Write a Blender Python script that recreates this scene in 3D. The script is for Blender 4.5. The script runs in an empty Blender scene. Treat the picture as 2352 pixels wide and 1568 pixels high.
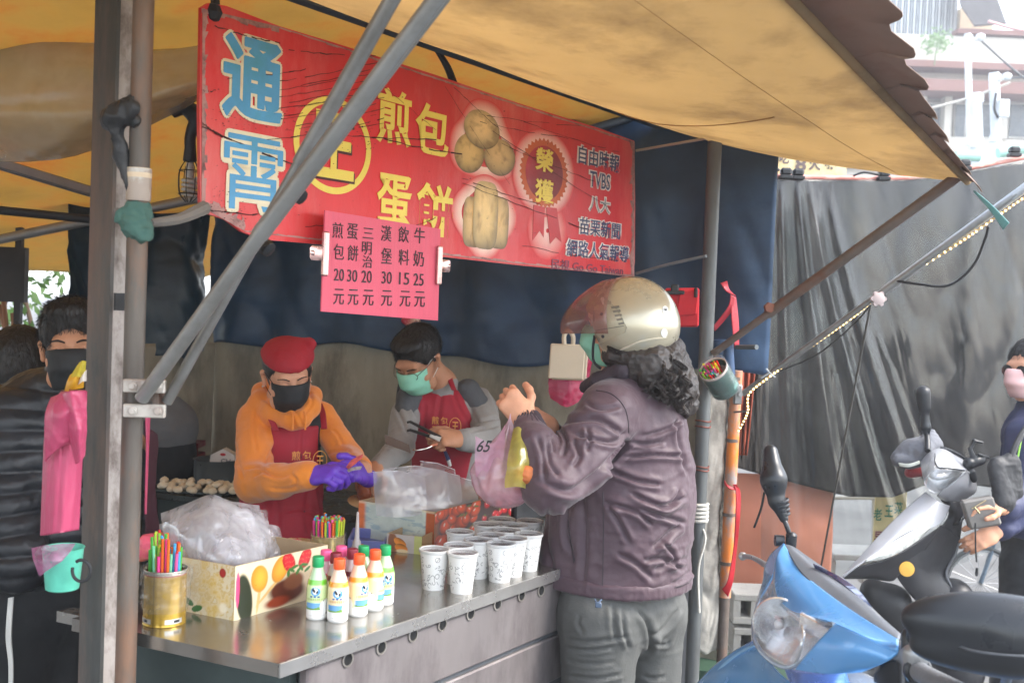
import bpy, math, random
import numpy as np
from mathutils import Vector, Matrix
from math import sin, cos, pi, radians, sqrt, atan2
S = bpy.context.scene
C = S.collection
random.seed(7)
rng = np.random.default_rng(7)
# ------------------------------------------------------------ camera, light, exposure
F, PITCH, ROLL, CZ = 2500.0, 2.15, 2.3, 1.70      # focal length in units of a 2352 wide frame; eye height in metres
cam = bpy.data.cameras.new('camera'); co = bpy.data.objects.new('camera', cam); C.objects.link(co)
cam.sensor_width = 36; cam.lens = 36 * F / 2352; cam.clip_start = .05; cam.clip_end = 400
CR = Matrix.Rotation(radians(90 - PITCH), 3, 'X') @ Matrix.Rotation(radians(ROLL), 3, 'Z')
co.matrix_world = Matrix.Translation((0, 0, CZ)) @ CR.to_4x4()
cam.dof.use_dof = True; cam.dof.focus_distance = 2.9; cam.dof.aperture_fstop = 5.6
S.camera = co
w = bpy.data.worlds.new('World'); S.world = w; w.use_nodes = True
nt = w.node_tree; bg = nt.nodes['Background']
sky = nt.nodes.new('ShaderNodeTexSky'); sky.sky_type = 'NISHITA'; sky.sun_disc = False
SUN_EL, SUN_AZ = 46.0, 100.0                        # azimuth clockwise from +Y
sky.sun_elevation = radians(SUN_EL); sky.sun_rotation = radians(SUN_AZ)
sky.air_density = 1.0; sky.dust_density = 1.2; sky.ozone_density = 1.0
hs_ = nt.nodes.new('ShaderNodeHueSaturation'); hs_.inputs['Saturation'].default_value = .45; nt.links.new(sky.outputs[0], hs_.inputs['Color']); nt.links.new(hs_.outputs[0], bg.inputs[0]); bg.inputs[1].default_value = .15
sl = bpy.data.lights.new('sun', 'SUN'); sl.energy = 1.1; sl.angle = radians(25); sl.color = (1, .93, .84)
so = bpy.data.objects.new('sun', sl); C.objects.link(so)
sd = Vector((sin(radians(SUN_AZ)) * cos(radians(SUN_EL)), cos(radians(SUN_AZ)) * cos(radians(SUN_EL)), sin(radians(SUN_EL))))
so.rotation_euler = sd.to_track_quat('Z', 'Y').to_euler(); so.location = sd * 30
S.view_settings.view_transform = 'Standard'; S.view_settings.look = 'None'
S.view_settings.gamma = 1; S.view_settings.use_curve_mapping = False
S.view_settings.exposure = 2.52
S.cycles.use_denoising = True; S.cycles.max_bounces = 8; S.cycles.transparent_max_bounces = 24
S.cycles.sample_clamp_indirect = 4; S.cycles.caustics_reflective = False; S.cycles.caustics_refractive = False

# ------------------------------------------------------------ laying out the place
EYE = Vector((0, 0, CZ))
def ray(px, py): return CR @ Vector(((px - 1176) / F, (784 - py) / F, -1))
def P(px, py, Y):
    d = ray(px, py); return EYE + d * (Y / d.y)
def Q(px, py, Y): return P(px * .91875, py * .91875, Y)
def PZ(px, py, z):
    d = ray(px, py); return EYE + d * ((z - CZ) / d.z)
u = Vector((.568, .823, 0)).normalized(); v = Vector((-u.y, u.x, 0)); UP = Vector((0, 0, 1))
def PP(px, py, o, n):                                # on the plane through o with normal n
    d = ray(px, py); return EYE + d * ((o - EYE).dot(n) / d.dot(n))
SG = Vector((-.67, 2.35, 0))                          # sign plane, facing -v
CT = .984                                             # counter height
A0 = PZ(638.8, 1523, CT)
def onsign(px, py, off=0.): return PP(px, py, SG - v * off, v)

# ------------------------------------------------------------ colour and materials
def lin(c):
    c = np.asarray(c, float); return np.where(c <= .04045, c / 12.92, ((c + .055) / 1.055) ** 2.4)
def hx(h): return tuple(float(x) for x in lin([int(h[i:i + 2], 16) / 255 for i in (0, 2, 4)]))
_m = {}
def M(name, col='808080', rough=.6, metal=0., var=.18, vs=6., bump=.1, bs=40., spec=.5, dirt=None, ds=3., da=.5, stretch=None,
      attr=False, alpha=1., trans=0., transl=0., emit=0., coat=0., sheen=0., sss=0., ior=1.45, weave=0.):
    if name in _m: return _m[name]
    m = bpy.data.materials.new(name); m.use_nodes = True; t = m.node_tree; N = t.nodes; L = t.links
    b = N['Principled BSDF']; out = N['Material Output']
    c = hx(col) if isinstance(col, str) else tuple(col)
    tc = N.new('ShaderNodeTexCoord'); mp = N.new('ShaderNodeMapping'); L.new(tc.outputs['Object'], mp.inputs[0])
    if stretch: mp.inputs['Scale'].default_value = stretch
    def noise(s, d=5, r=.6):
        n = N.new('ShaderNodeTexNoise'); n.inputs['Scale'].default_value = s; n.inputs['Detail'].default_value = d
        n.inputs['Roughness'].default_value = r; L.new(mp.outputs[0], n.inputs['Vector']); return n.outputs['Fac']
    def mix(a, bb, f, mode='MIX'):
        x = N.new('ShaderNodeMix'); x.data_type = 'RGBA'; x.blend_type = mode
        for i, s in ((0, f), (6, a), (7, bb)):
            if hasattr(s, 'links'): L.new(s, x.inputs[i])
            else: x.inputs[i].default_value = s if i == 0 else (*s[:3], 1)
        return x.outputs[2]
    def ramp(f, lo, hi, a=0, bb=1):
        r = N.new('ShaderNodeMapRange'); L.new(f, r.inputs[0])
        for i, s in ((1, lo), (2, hi), (3, a), (4, bb)): r.inputs[i].default_value = s
        return r.outputs[0]
    if attr:
        a = N.new('ShaderNodeAttribute'); a.attribute_name = 'Col'; src = a.outputs['Color']
    else: src = c
    if var > 0:
        n1 = ramp(noise(vs), .3, .7, 1 - var, 1 + var * .6)
        cmb = N.new('ShaderNodeCombineColor')
        for i in range(3): L.new(n1, cmb.inputs[i])
        src = mix(src, cmb.outputs[0], 1.0, 'MULTIPLY')
    if dirt:
        src = mix(src, hx(dirt), ramp(noise(ds, 8, .7), .52 - .1 * da, .72 - .1 * da, 0, min(1, da * 1.4)))
    if hasattr(src, 'links'): L.new(src, b.inputs['Base Color'])
    else: b.inputs['Base Color'].default_value = (*src, 1)
    rr = ramp(noise(vs * 2.3), .3, .7, max(0, rough - .08), min(1, rough + .1)); L.new(rr, b.inputs['Roughness'])
    b.inputs['Metallic'].default_value = metal; b.inputs['Specular IOR Level'].default_value = spec; b.inputs['IOR'].default_value = ior
    b.inputs['Coat Weight'].default_value = coat; b.inputs['Coat Roughness'].default_value = .08
    b.inputs['Sheen Weight'].default_value = sheen; b.inputs['Transmission Weight'].default_value = trans
    b.inputs['Alpha'].default_value = alpha
    if sss: b.inputs['Subsurface Weight'].default_value = sss; b.inputs['Subsurface Radius'].default_value = (.02, .008, .004); b.inputs['Subsurface Scale'].default_value = .5
    if bump > 0 or weave:
        bp = N.new('ShaderNodeBump'); bp.inputs['Strength'].default_value = min(1, bump); bp.inputs['Distance'].default_value = .02 if bs < 20 else .004
        hgt = noise(bs, 6, .65)
        if weave:
            wv = N.new('ShaderNodeTexWave'); wv.inputs['Scale'].default_value = weave; wv.bands_direction = 'DIAGONAL'; L.new(mp.outputs[0], wv.inputs['Vector'])
            ad = N.new('ShaderNodeMath'); ad.operation = 'MULTIPLY_ADD'; L.new(wv.outputs['Fac'], ad.inputs[0]); ad.inputs[1].default_value = .25; L.new(hgt, ad.inputs[2]); hgt = ad.outputs[0]
        L.new(hgt, bp.inputs['Height']); L.new(bp.outputs[0], b.inputs['Normal'])
    if emit: b.inputs['Emission Color'].default_value = (*c, 1); b.inputs['Emission Strength'].default_value = emit
    if transl:
        tr = N.new('ShaderNodeBsdfTranslucent'); mx = N.new('ShaderNodeMixShader'); mx.inputs[0].default_value = transl
        if hasattr(src, 'links'): L.new(src, tr.inputs[0])
        else: tr.inputs[0].default_value = (*src, 1)
        L.new(b.outputs[0], mx.inputs[1]); L.new(tr.outputs[0], mx.inputs[2]); L.new(mx.outputs[0], out.inputs[0])
    _m[name] = m; return m

def film(name, tint='ffffff', milk=.35, milkcol='e8e8ee', rough=.18, bump=.5, bs=25., gloss=.6):
    """thin plastic film: clear + milky + gloss"""
    if name in _m: return _m[name]
    m = bpy.data.materials.new(name); m.use_nodes = True; t = m.node_tree; N = t.nodes; L = t.links; N.remove(N['Principled BSDF'])
    tc = N.new('ShaderNodeTexCoord'); n = N.new('ShaderNodeTexNoise'); n.inputs['Scale'].default_value = bs; n.inputs['Detail'].default_value = 4; n.inputs['Distortion'].default_value = .6
    L.new(tc.outputs['Object'], n.inputs['Vector'])
    bp = N.new('ShaderNodeBump'); bp.inputs['Strength'].default_value = bump; bp.inputs['Distance'].default_value = .01; L.new(n.outputs['Fac'], bp.inputs['Height'])
    tp = N.new('ShaderNodeBsdfTransparent'); tp.inputs[0].default_value = (*hx(tint), 1)
    df = N.new('ShaderNodeBsdfDiffuse'); df.inputs[0].default_value = (*hx(milkcol), 1); L.new(bp.outputs[0], df.inputs['Normal'])
    tl = N.new('ShaderNodeBsdfTranslucent'); tl.inputs[0].default_value = (*hx(milkcol), 1)
    a = N.new('ShaderNodeMixShader'); a.inputs[0].default_value = .5; L.new(df.outputs[0], a.inputs[1]); L.new(tl.outputs[0], a.inputs[2])
    bb = N.new('ShaderNodeMixShader'); L.new(tp.outputs[0], bb.inputs[1]); L.new(a.outputs[0], bb.inputs[2])
    r = N.new('ShaderNodeMapRange'); L.new(n.outputs['Fac'], r.inputs[0]); r.inputs[1].default_value = .3; r.inputs[2].default_value = .7
    vr_ = min(.15, milk * .6); r.inputs[3].default_value = milk - vr_; r.inputs[4].default_value = min(1, milk + vr_); L.new(r.outputs[0], bb.inputs[0])
    gl = N.new('ShaderNodeBsdfGlossy'); gl.inputs['Roughness'].default_value = rough; L.new(bp.outputs[0], gl.inputs['Normal'])
    lw = N.new('ShaderNodeLayerWeight'); lw.inputs[0].default_value = .5; L.new(bp.outputs[0], lw.inputs['Normal'])
    pw_ = N.new('ShaderNodeMath'); pw_.operation = 'POWER'; pw_.inputs[1].default_value = 4.5; L.new(lw.outputs['Facing'], pw_.inputs[0])
    fr = N.new('ShaderNodeMath'); fr.operation = 'MULTIPLY_ADD'; fr.inputs[1].default_value = .9; fr.inputs[2].default_value = .06; L.new(pw_.outputs[0], fr.inputs[0])
    gm_ = N.new('ShaderNodeMath'); gm_.operation = 'MULTIPLY'; gm_.inputs[1].default_value = gloss; L.new(fr.outputs[0], gm_.inputs[0]); cc = N.new('ShaderNodeMixShader'); L.new(gm_.outputs[0], cc.inputs[0]); L.new(bb.outputs[0], cc.inputs[1]); L.new(gl.outputs[0], cc.inputs[2])
    L.new(cc.outputs[0], N['Material Output'].inputs[0]); _m[name] = m; return m

# ------------------------------------------------------------ objects
def tag(o, label=None, cat=None, group=None, kind=None):
    if label: o['label'] = label
    if cat: o['category'] = cat
    if group: o['group'] = group
    if kind: o['kind'] = kind
    return o
def T(name, label, cat, loc=(0, 0, 0), group=None, mat3=None):
    o = bpy.data.objects.new(name, None); C.objects.link(o); o.empty_display_size = .05
    if mat3 is None: o.matrix_basis = Matrix.Translation(loc)
    else: o.matrix_basis = Matrix.Translation(loc) @ mat3.to_4x4()
    return tag(o, label, cat, group)
def wmx(o):
    return o.matrix_basis if o.parent is None else wmx(o.parent) @ o.matrix_parent_inverse @ o.matrix_basis
def O(name, me, mat=None, parent=None, local=False, kind=None, label=None):
    """link mesh; world coordinates unless local"""
    o = bpy.data.objects.new(name, me); C.objects.link(o)
    if mat is not None and not len(me.materials): me.materials.append(mat)
    if parent is not None:
        o.parent = parent
        if not local:
            o.matrix_parent_inverse = wmx(parent).inverted()
    if kind: o['kind'] = kind
    if label: o['label'] = label
    return o
def ME(V, Fc, smooth=True, col=None):
    me = bpy.data.meshes.new('m')
    V = np.asarray([tuple(p) for p in V] if not isinstance(V, np.ndarray) else V, dtype=np.float32)
    if isinstance(Fc, np.ndarray):
        me.vertices.add(len(V)); me.vertices.foreach_set('co', V.ravel())
        k = Fc.shape[1]; me.loops.add(Fc.size); me.loops.foreach_set('vertex_index', Fc.ravel().astype(np.int32))
        me.polygons.add(len(Fc)); me.polygons.foreach_set('loop_start', np.arange(0, Fc.size, k, dtype=np.int32)); me.update(calc_edges=True)
    else: me.from_pydata([tuple(map(float, p)) for p in V], [], Fc)
    if smooth: me.polygons.foreach_set('use_smooth', np.ones(len(me.polygons), bool))
    if col is not None:
        a = me.color_attributes.new('Col', 'FLOAT_COLOR', 'POINT'); cc = np.ones((len(V), 4), np.float32); cc[:, :3] = col; a.data.foreach_set('color', cc.ravel())
    me.update(); return me
class B:
    """collects simple solids"""
    def __init__(s): s.V = []; s.F = []; s.sm = False
    def _a(s, V, Fc):
        n = len(s.V); s.V += [tuple(p) for p in V]; s.F += [tuple(i + n for i in f) for f in Fc]; return s
    def box(s, c, x, y, z, bev=0.):
        """centre c, half vectors x y z; chamfered corners"""
        c, x, y, z = map(Vector, (c, x, y, z))
        if not bev:
            V = [c + x * a + y * b_ + z * d for a in (-1, 1) for b_ in (-1, 1) for d in (-1, 1)]
            return s._a(V, [(0, 1, 3, 2), (4, 6, 7, 5), (0, 4, 5, 1), (2, 3, 7, 6), (0, 2, 6, 4), (1, 5, 7, 3)])
        r = [1 - min(.9, bev / max(1e-6, q.length)) for q in (x, y, z)]
        idx = {}; V = []
        for a in (-1, 1):
            for b_ in (-1, 1):
                for d in (-1, 1):
                    for ax in range(3):
                        k = [a * r[0], b_ * r[1], d * r[2]]; k[ax] = (a, b_, d)[ax]
                        idx[(a, b_, d, ax)] = len(V); V.append(c + x * k[0] + y * k[1] + z * k[2])
        Fc = []
        for ax in range(3):
            o1, o2 = (ax + 1) % 3, (ax + 2) % 3
            for sg in (-1, 1):
                f = []
                for (p, q) in ((-1, -1), (1, -1), (1, 1), (-1, 1)):
                    k = [0, 0, 0]; k[ax] = sg; k[o1] = p; k[o2] = q; f.append(idx[(*k, ax)])
                Fc.append(f if sg > 0 else f[::-1])
        for ax in range(3):
            o1, o2 = (ax + 1) % 3, (ax + 2) % 3
            for p in (-1, 1):
                for q in (-1, 1):
                    k0 = [0, 0, 0]; k0[ax] = -1; k0[o1] = p; k0[o2] = q; k1 = list(k0); k1[ax] = 1
                    f = [idx[(*k0, o1)], idx[(*k1, o1)], idx[(*k1, o2)], idx[(*k0, o2)]]
                    Fc.append(f if p * q < 0 else f[::-1])
        for a in (-1, 1):
            for b_ in (-1, 1):
                for d in (-1, 1):
                    f = [idx[(a, b_, d, i)] for i in range(3)]; Fc.append(f if a * b_ * d > 0 else f[::-1])
        return s._a(V, Fc)
    def tube(s, pts, r, n=10, cap=True, smooth=0):
        pts = [Vector(p) for p in pts]
        if smooth: pts, r = crom(pts, r, smooth)
        R = r if isinstance(r, (list, tuple, np.ndarray)) else [r] * len(pts)
        V = []; up = None
        for i, p in enumerate(pts):
            t = (pts[min(i + 1, len(pts) - 1)] - pts[max(i - 1, 0)]).normalized()
            if up is None: up = Vector((0, 0, 1)) if abs(t.z) < .9 else Vector((1, 0, 0))
            x = t.cross(up)
            if x.length < 1e-5: x = t.orthogonal()
            x.normalize(); y = x.cross(t); up = y
            V += [p + (x * cos(2 * pi * k / n) + y * sin(2 * pi * k / n)) * R[i] for k in range(n)]
        Fc = [(i * n + k, i * n + (k + 1) % n, (i + 1) * n + (k + 1) % n, (i + 1) * n + k) for i in range(len(pts) - 1) for k in range(n)]
        if cap: Fc += [tuple(range(n))[::-1], tuple((len(pts) - 1) * n + k for k in range(n))]
        s.sm = True; return s._a(V, Fc)
    def lathe(s, prof, o=(0, 0, 0), ax=UP, n=24, cap=True):
        ax = Vector(ax).normalized(); x = ax.orthogonal().normalized() if abs(ax.z) < .99 else Vector((1, 0, 0)); y = ax.cross(x); o = Vector(o)
        V = [o + ax * z + (x * cos(2 * pi * k / n) + y * sin(2 * pi * k / n)) * max(r, 1e-5) for r, z in prof for k in range(n)]
        Fc = [(i * n + k, i * n + (k + 1) % n, (i + 1) * n + (k + 1) % n, (i + 1) * n + k) for i in range(len(prof) - 1) for k in range(n)]
        if cap: Fc += [tuple(range(n))[::-1], tuple((len(prof) - 1) * n + k for k in range(n))]
        s.sm = True; return s._a(V, Fc)
    def prism(s, poly, x, y, o, n, th):
        """2D poly in frame (o; x, y) extruded by th along n"""
        o, x, y, n = map(Vector, (o, x, y, n)); k = len(poly)
        V = [o + x * a + y * b_ for a, b_ in poly] + [o + x * a + y * b_ + n * th for a, b_ in poly]
        return s._a(V, [tuple(range(k))[::-1], tuple(range(k, 2 * k))] + [(i, (i + 1) % k, k + (i + 1) % k, k + i) for i in range(k)])
    def ball(s, c, r, n=12, sc=(1, 1, 1)):
        c = Vector(c); m = n // 2; V = []
        for i in range(1, m):
            for k in range(n):
                a = pi * i / m; V.append(c + Vector((sin(a) * cos(2 * pi * k / n) * sc[0], sin(a) * sin(2 * pi * k / n) * sc[1], cos(a) * sc[2])) * r)
        V += [c + Vector((0, 0, r * sc[2])), c - Vector((0, 0, r * sc[2]))]; t, bt = len(V) - 2, len(V) - 1
        Fc = [(i * n + k, (i + 1) * n + k, (i + 1) * n + (k + 1) % n, i * n + (k + 1) % n) for i in range(m - 2) for k in range(n)]
        Fc += [(t, k, (k + 1) % n) for k in range(n)] + [(bt, (m - 2) * n + (k + 1) % n, (m - 2) * n + k) for k in range(n)]
        s.sm = True; return s._a(V, Fc)
    def me(s, smooth=None):
        m = ME(s.V, s.F, s.sm if smooth is None else smooth)
        if (s.sm if smooth is None else smooth): m.set_sharp_from_angle(angle=radians(38))
        return m
    def put(s, name, mat, parent=None, local=False, kind=None, label=None, smooth=None):
        return O(name, s.me(smooth), mat, parent, local, kind, label)
def crom(pts, r, k):
    n = len(pts); out = []; ro = []
    for i in range(n - 1):
        a, b_, c, d = pts[max(i - 1, 0)], pts[i], pts[i + 1], pts[min(i + 2, n - 1)]
        for j in range(k):
            t = j / k
            out.append(.5 * ((2 * b_) + (c - a) * t + (2 * a - 5 * b_ + 4 * c - d) * t * t + (3 * b_ - a - 3 * c + d) * t ** 3))
            ro.append(r[i] * (1 - t) + r[i + 1] * t if isinstance(r, (list, tuple)) else r)
    out.append(pts[-1]); ro.append(r[-1] if isinstance(r, (list, tuple)) else r); return out, ro
def grid(nx, ny, fn, col=None, wrap=False):
    """mesh from fn(U, V) -> (..., 3); col(U, V) -> linear rgb"""
    U, V = np.meshgrid(np.linspace(0, 1, nx), np.linspace(0, 1, ny), indexing='ij')
    p = fn(U, V).reshape(-1, 3); i = np.arange(nx * ny).reshape(nx, ny)
    Fc = np.stack([i[:-1, :-1], i[1:, :-1], i[1:, 1:], i[:-1, 1:]], -1).reshape(-1, 4)
    return ME(p, Fc, True, None if col is None else col(U, V).reshape(-1, 3))
def solid(o, th, off=0):
    m = o.modifiers.new('Solidify', 'SOLIDIFY'); m.thickness = th; m.offset = off; return o
# numpy noise
def _h(ix, iy, iz):
    n = (ix * 374761393 + iy * 668265263 + iz * 2147483647 + 1013904223) & 0xffffffff
    n = ((n ^ (n >> 13)) * 1274126177) & 0xffffffff
    return ((n ^ (n >> 16)) & 0xffff) / 65535.
def vn(p, seed=0):
    p = np.asarray(p, float) + seed * 17.13; i = np.floor(p).astype(np.int64); f = p - i; f = f * f * (3 - 2 * f); r = 0
    for a in (0, 1):
        for b_ in (0, 1):
            for c in (0, 1):
                wt = (f[..., 0] if a else 1 - f[..., 0]) * (f[..., 1] if b_ else 1 - f[..., 1]) * (f[..., 2] if c else 1 - f[..., 2])
                r = r + wt * _h(i[..., 0] + a, i[..., 1] + b_, i[..., 2] + c)
    return r
def fbm(p, o=4, seed=0):
    r = 0; a = .5; p = np.asarray(p, float)
    for k in range(o): r = r + a * vn(p, seed + k); p = p * 2.03; a *= .5
    return r
def ridge(p, seed=0, o=3):
    r = 0; a = .6; p = np.asarray(p, float)
    for k in range(o): r = r + a * (1 - np.abs(2 * vn(p, seed + k) - 1)) ** 2; p = p * 1.9; a *= .45
    return r
def st3(a, b_, c=0): return np.stack(np.broadcast_arrays(np.asarray(a, float), b_, c), -1)
def patch(rows, n=6, off=None, th=.004):
    """smooth surface through a net of points rows[i][j]"""
    g = [[Vector(p) for p in r] for r in rows]
    def dense(l): return crom(l, 1., n)[0]
    a = [dense(r) for r in g]; cols = [dense([a[i][j] for i in range(len(a))]) for j in range(len(a[0]))]
    V = np.array([[tuple(p) for p in c] for c in cols]); nx, ny = V.shape[:2]; i = np.arange(nx * ny).reshape(nx, ny)
    Fc = np.stack([i[:-1, :-1], i[1:, :-1], i[1:, 1:], i[:-1, 1:]], -1).reshape(-1, 4)
    if off: V = off(V)
    return ME(V.reshape(-1, 3), Fc, True)
# ------------------------------------------------------------ soft bodies from distance fields
def sdf(prims, h, disp=None, pad=.02, col=None):
    """prims: dicts a,b,ra,rb (round cone, squash=(axis,factor)) or c,r3,R (ellipsoid) or plane; k blend; neg"""
    lo = np.full(3, 1e9); hi = -lo
    for q in prims:
        if q.get('neg') or 'pl' in q: continue
        if 'c' in q: m_ = max(q['r3']); pts = [(q['c'], m_)]
        else: pts = [(q['a'], q['ra']), (q['b'], q['rb'])]
        for p, r in pts: lo = np.minimum(lo, np.array(p) - r); hi = np.maximum(hi, np.array(p) + r)
    lo -= pad; hi += pad; n = np.ceil((hi - lo) / h).astype(int) + 1
    f = np.full(n, .2, np.float32); ax = [lo[i] + h * np.arange(n[i]) for i in range(3)]
    for q in prims:
        k = q.get('k', .02); mg = k * 2 + 3 * h + .01
        if 'pl' in q:
            p0, nn = np.array(q['pl'][0]), np.array(q['pl'][1]); X, Y_, Z = np.meshgrid(*ax, indexing='ij', sparse=True)
            d = (X - p0[0]) * nn[0] + (Y_ - p0[1]) * nn[1] + (Z - p0[2]) * nn[2]
            hh = np.clip(.5 - .5 * (f - d) / k, 0, 1); f = (f * (1 - hh) + d * hh + k * hh * (1 - hh)).astype(np.float32); continue
        if 'c' in q: m_ = max(q['r3']); l = np.array(q['c']) - m_; u_ = np.array(q['c']) + m_
        else:
            a, b_ = np.array(q['a'], float), np.array(q['b'], float); l = np.minimum(a - q['ra'], b_ - q['rb']); u_ = np.maximum(a + q['ra'], b_ + q['rb'])
        i0 = np.clip(((l - mg - lo) / h).astype(int), 0, n); i1 = np.clip(((u_ + mg - lo) / h).astype(int) + 2, 0, n)
        if (i1 <= i0).any(): continue
        sl_ = tuple(slice(i0[i], i1[i]) for i in range(3)); X = np.stack(np.meshgrid(*[ax[i][sl_[i]] for i in range(3)], indexing='ij'), -1)
        if 'c' in q:
            d3 = X - np.array(q['c'])
            if q.get('R') is not None: d3 = d3 @ np.array(q['R'])
            r3 = np.array(q['r3']); e = np.linalg.norm(d3 / r3, axis=-1); g = np.linalg.norm(d3 / r3 ** 2, axis=-1) + 1e-9
            d = e * (e - 1) / g
        else:
            ab = b_ - a; L2 = max(1e-9, ab @ ab); D = X - a; t = np.clip((D @ ab) / L2, 0, 1); R = q['ra'] + (q['rb'] - q['ra']) * t
            W = D - t[..., None] * ab
            if q.get('squash') is not None:
                sx, fc = q['squash']; sx = np.array(sx, float); sx /= np.linalg.norm(sx); c_ = W @ sx; W = W + (c_ * (1 / fc - 1))[..., None] * sx
                ln = np.linalg.norm(W, axis=-1); d = (ln - R) * np.where(ln > 1e-6, (fc + (1 - fc) * np.clip(1 - np.abs(c_ / fc) / (ln + 1e-6), 0, 1)), 1)
            else: d = np.linalg.norm(W, axis=-1) - R
        s0 = f[sl_]
        if q.get('neg'):
            d = -d; hh = np.clip(.5 - .5 * (s0 - d) / k, 0, 1); f[sl_] = s0 * (1 - hh) + d * hh + k * hh * (1 - hh)
        else:
            hh = np.clip(.5 + .5 * (s0 - d) / k, 0, 1); f[sl_] = s0 * (1 - hh) + d * hh - k * hh * (1 - hh)
    V, Fc = nets(f, lo, h)
    if disp is not None:
        gr = np.gradient(f, h); ii = tuple(np.clip(((V - lo) / h + .5).astype(int), 0, n - 1).T); N_ = np.stack([g_[ii] for g_ in gr], -1); N_ /= np.linalg.norm(N_, axis=-1, keepdims=True) + 1e-9
        V = V + N_ * disp(V, N_)[:, None]
    return ME(V, Fc, True, None if col is None else col(V))
def nets(f, lo, h):
    s = f < 0; nx, ny, nz = f.shape; cs = np.zeros((nx - 1, ny - 1, nz - 1), np.int8); cor = [(a, b_, c) for a in (0, 1) for b_ in (0, 1) for c in (0, 1)]
    for a, b_, c in cor: cs += s[a:nx - 1 + a, b_:ny - 1 + b_, c:nz - 1 + c]
    idx = np.argwhere((cs > 0) & (cs < 8)); pos = np.zeros((len(idx), 3)); cnt = np.zeros(len(idx))
    for i, a in enumerate(cor):
        for b_ in cor[i + 1:]:
            if sum(abs(a[j] - b_[j]) for j in range(3)) != 1: continue
            v0 = f[tuple((idx + a).T)]; v1 = f[tuple((idx + b_).T)]; m = (v0 < 0) != (v1 < 0); t = np.where(m, v0 / np.where(m, v0 - v1, 1), 0)
            pos += m[:, None] * (np.array(a) + t[:, None] * (np.array(b_) - np.array(a))); cnt += m
    V = lo + h * (idx + pos / cnt[:, None]); ids = np.full(cs.shape, -1, np.int64); ids[tuple(idx.T)] = np.arange(len(idx)); Fs = []
    for ax in range(3):
        o1, o2 = (ax + 1) % 3, (ax + 2) % 3; e = [0, 0, 0]; e[ax] = 1
        s0 = s[:nx - e[0], :ny - e[1], :nz - e[2]]; s1 = s[e[0]:, e[1]:, e[2]:]; ed = np.argwhere(s0 != s1)
        ed = ed[(ed[:, o1] > 0) & (ed[:, o2] > 0) & (ed[:, o1] < f.shape[o1] - 1) & (ed[:, o2] < f.shape[o2] - 1)]
        q = []
        for d1, d2 in ((-1, -1), (0, -1), (0, 0), (-1, 0)):
            k = ed.copy(); k[:, o1] += d1; k[:, o2] += d2; q.append(ids[tuple(k.T)])
        q = np.stack(q, -1); fl = s0[tuple(ed.T)]; q[~fl] = q[~fl][:, ::-1]; Fs.append(q[(q >= 0).all(1)])
    return V, np.concatenate(Fs)
def cap(a, b_, ra, rb=None, k=.02, sq=None, neg=False): return dict(a=tuple(a), b=tuple(b_), ra=ra, rb=ra if rb is None else rb, k=k, squash=sq, neg=neg)
def ell(c, r3, R=None, k=.02, neg=False): return dict(c=tuple(c), r3=r3, R=None if R is None else np.array(R), k=k, neg=neg)
def frame(f, up=UP):
    """columns right, forward, up"""
    f = Vector(f).normalized(); r = f.cross(up).normalized(); return Matrix((r, f, r.cross(f))).transposed()
from mathutils.bvhtree import BVHTree
def bvh(o): return BVHTree.FromPolygons([v_.co.copy() for v_ in o.data.vertices], [tuple(p_.vertices) for p_ in o.data.polygons])
def hit(tree, px, py, out=0.):
    d = ray(px, py).normalized(); h = tree.ray_cast(EYE, d); return (h[0] + h[1] * out) if h[0] is not None else None
def laid(tree, pts, r, name, mat, par, out=.0005, smooth=5, n=6):
    q, _ = crom([Vector((x, y, 0)) for x, y in pts], 1., smooth); w_ = [hit(tree, p_.x, p_.y, out) for p_ in q]; w_ = [p_ for p_ in w_ if p_ is not None]
    if len(w_) > 2: return B().tube(w_, r, n).put(name, mat, par)
def proj(p):
    q = (p - np.array(tuple(EYE))) @ np.array(CR); return np.stack([1176 + F * q[:, 0] / -q[:, 2], 784 - F * q[:, 1] / -q[:, 2]], -1)
def traced(lines):
    """folds pressed into the cloth along lines"""
    def fn(p, n):
        xy = proj(p); fc = ((p - np.array(tuple(EYE))) * n).sum(1) < 0; d = np.zeros(len(p))
        for pts, w_, a_ in lines:
            q, _ = crom([Vector((x, y, 0)) for x, y in pts], 1., 6); best = np.full(len(p), 1e9); sgn = np.zeros(len(p)); tt = np.zeros(len(p)); m_ = len(q) - 1
            for i in range(m_):
                a, b_ = np.array(q[i][:2]), np.array(q[i + 1][:2]); ab = b_ - a; L2 = max(ab @ ab, 1e-6); t = np.clip(((xy - a) @ ab) / L2, 0, 1); v_ = xy - a - t[:, None] * ab; dd = np.hypot(v_[:, 0], v_[:, 1]); k = dd < best; best[k] = dd[k]; cr_x = ab[0] * v_[:, 1] - ab[1] * v_[:, 0]; sgn[k] = np.sign(cr_x)[k]; tt[k] = (i + t[k]) / m_
            s = best * sgn / w_; env = np.clip(np.sin(np.pi * np.clip(tt, .02, .98)) * 2.2, 0, 1); d += env * a_ * (-np.exp(-(s * 1.5) ** 2) + .75 * np.exp(-((s - 1.7) / 1.0) ** 2) + .45 * np.exp(-((s + 1.8) / 1.2) ** 2)) * fc
        return d
    return fn
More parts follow.
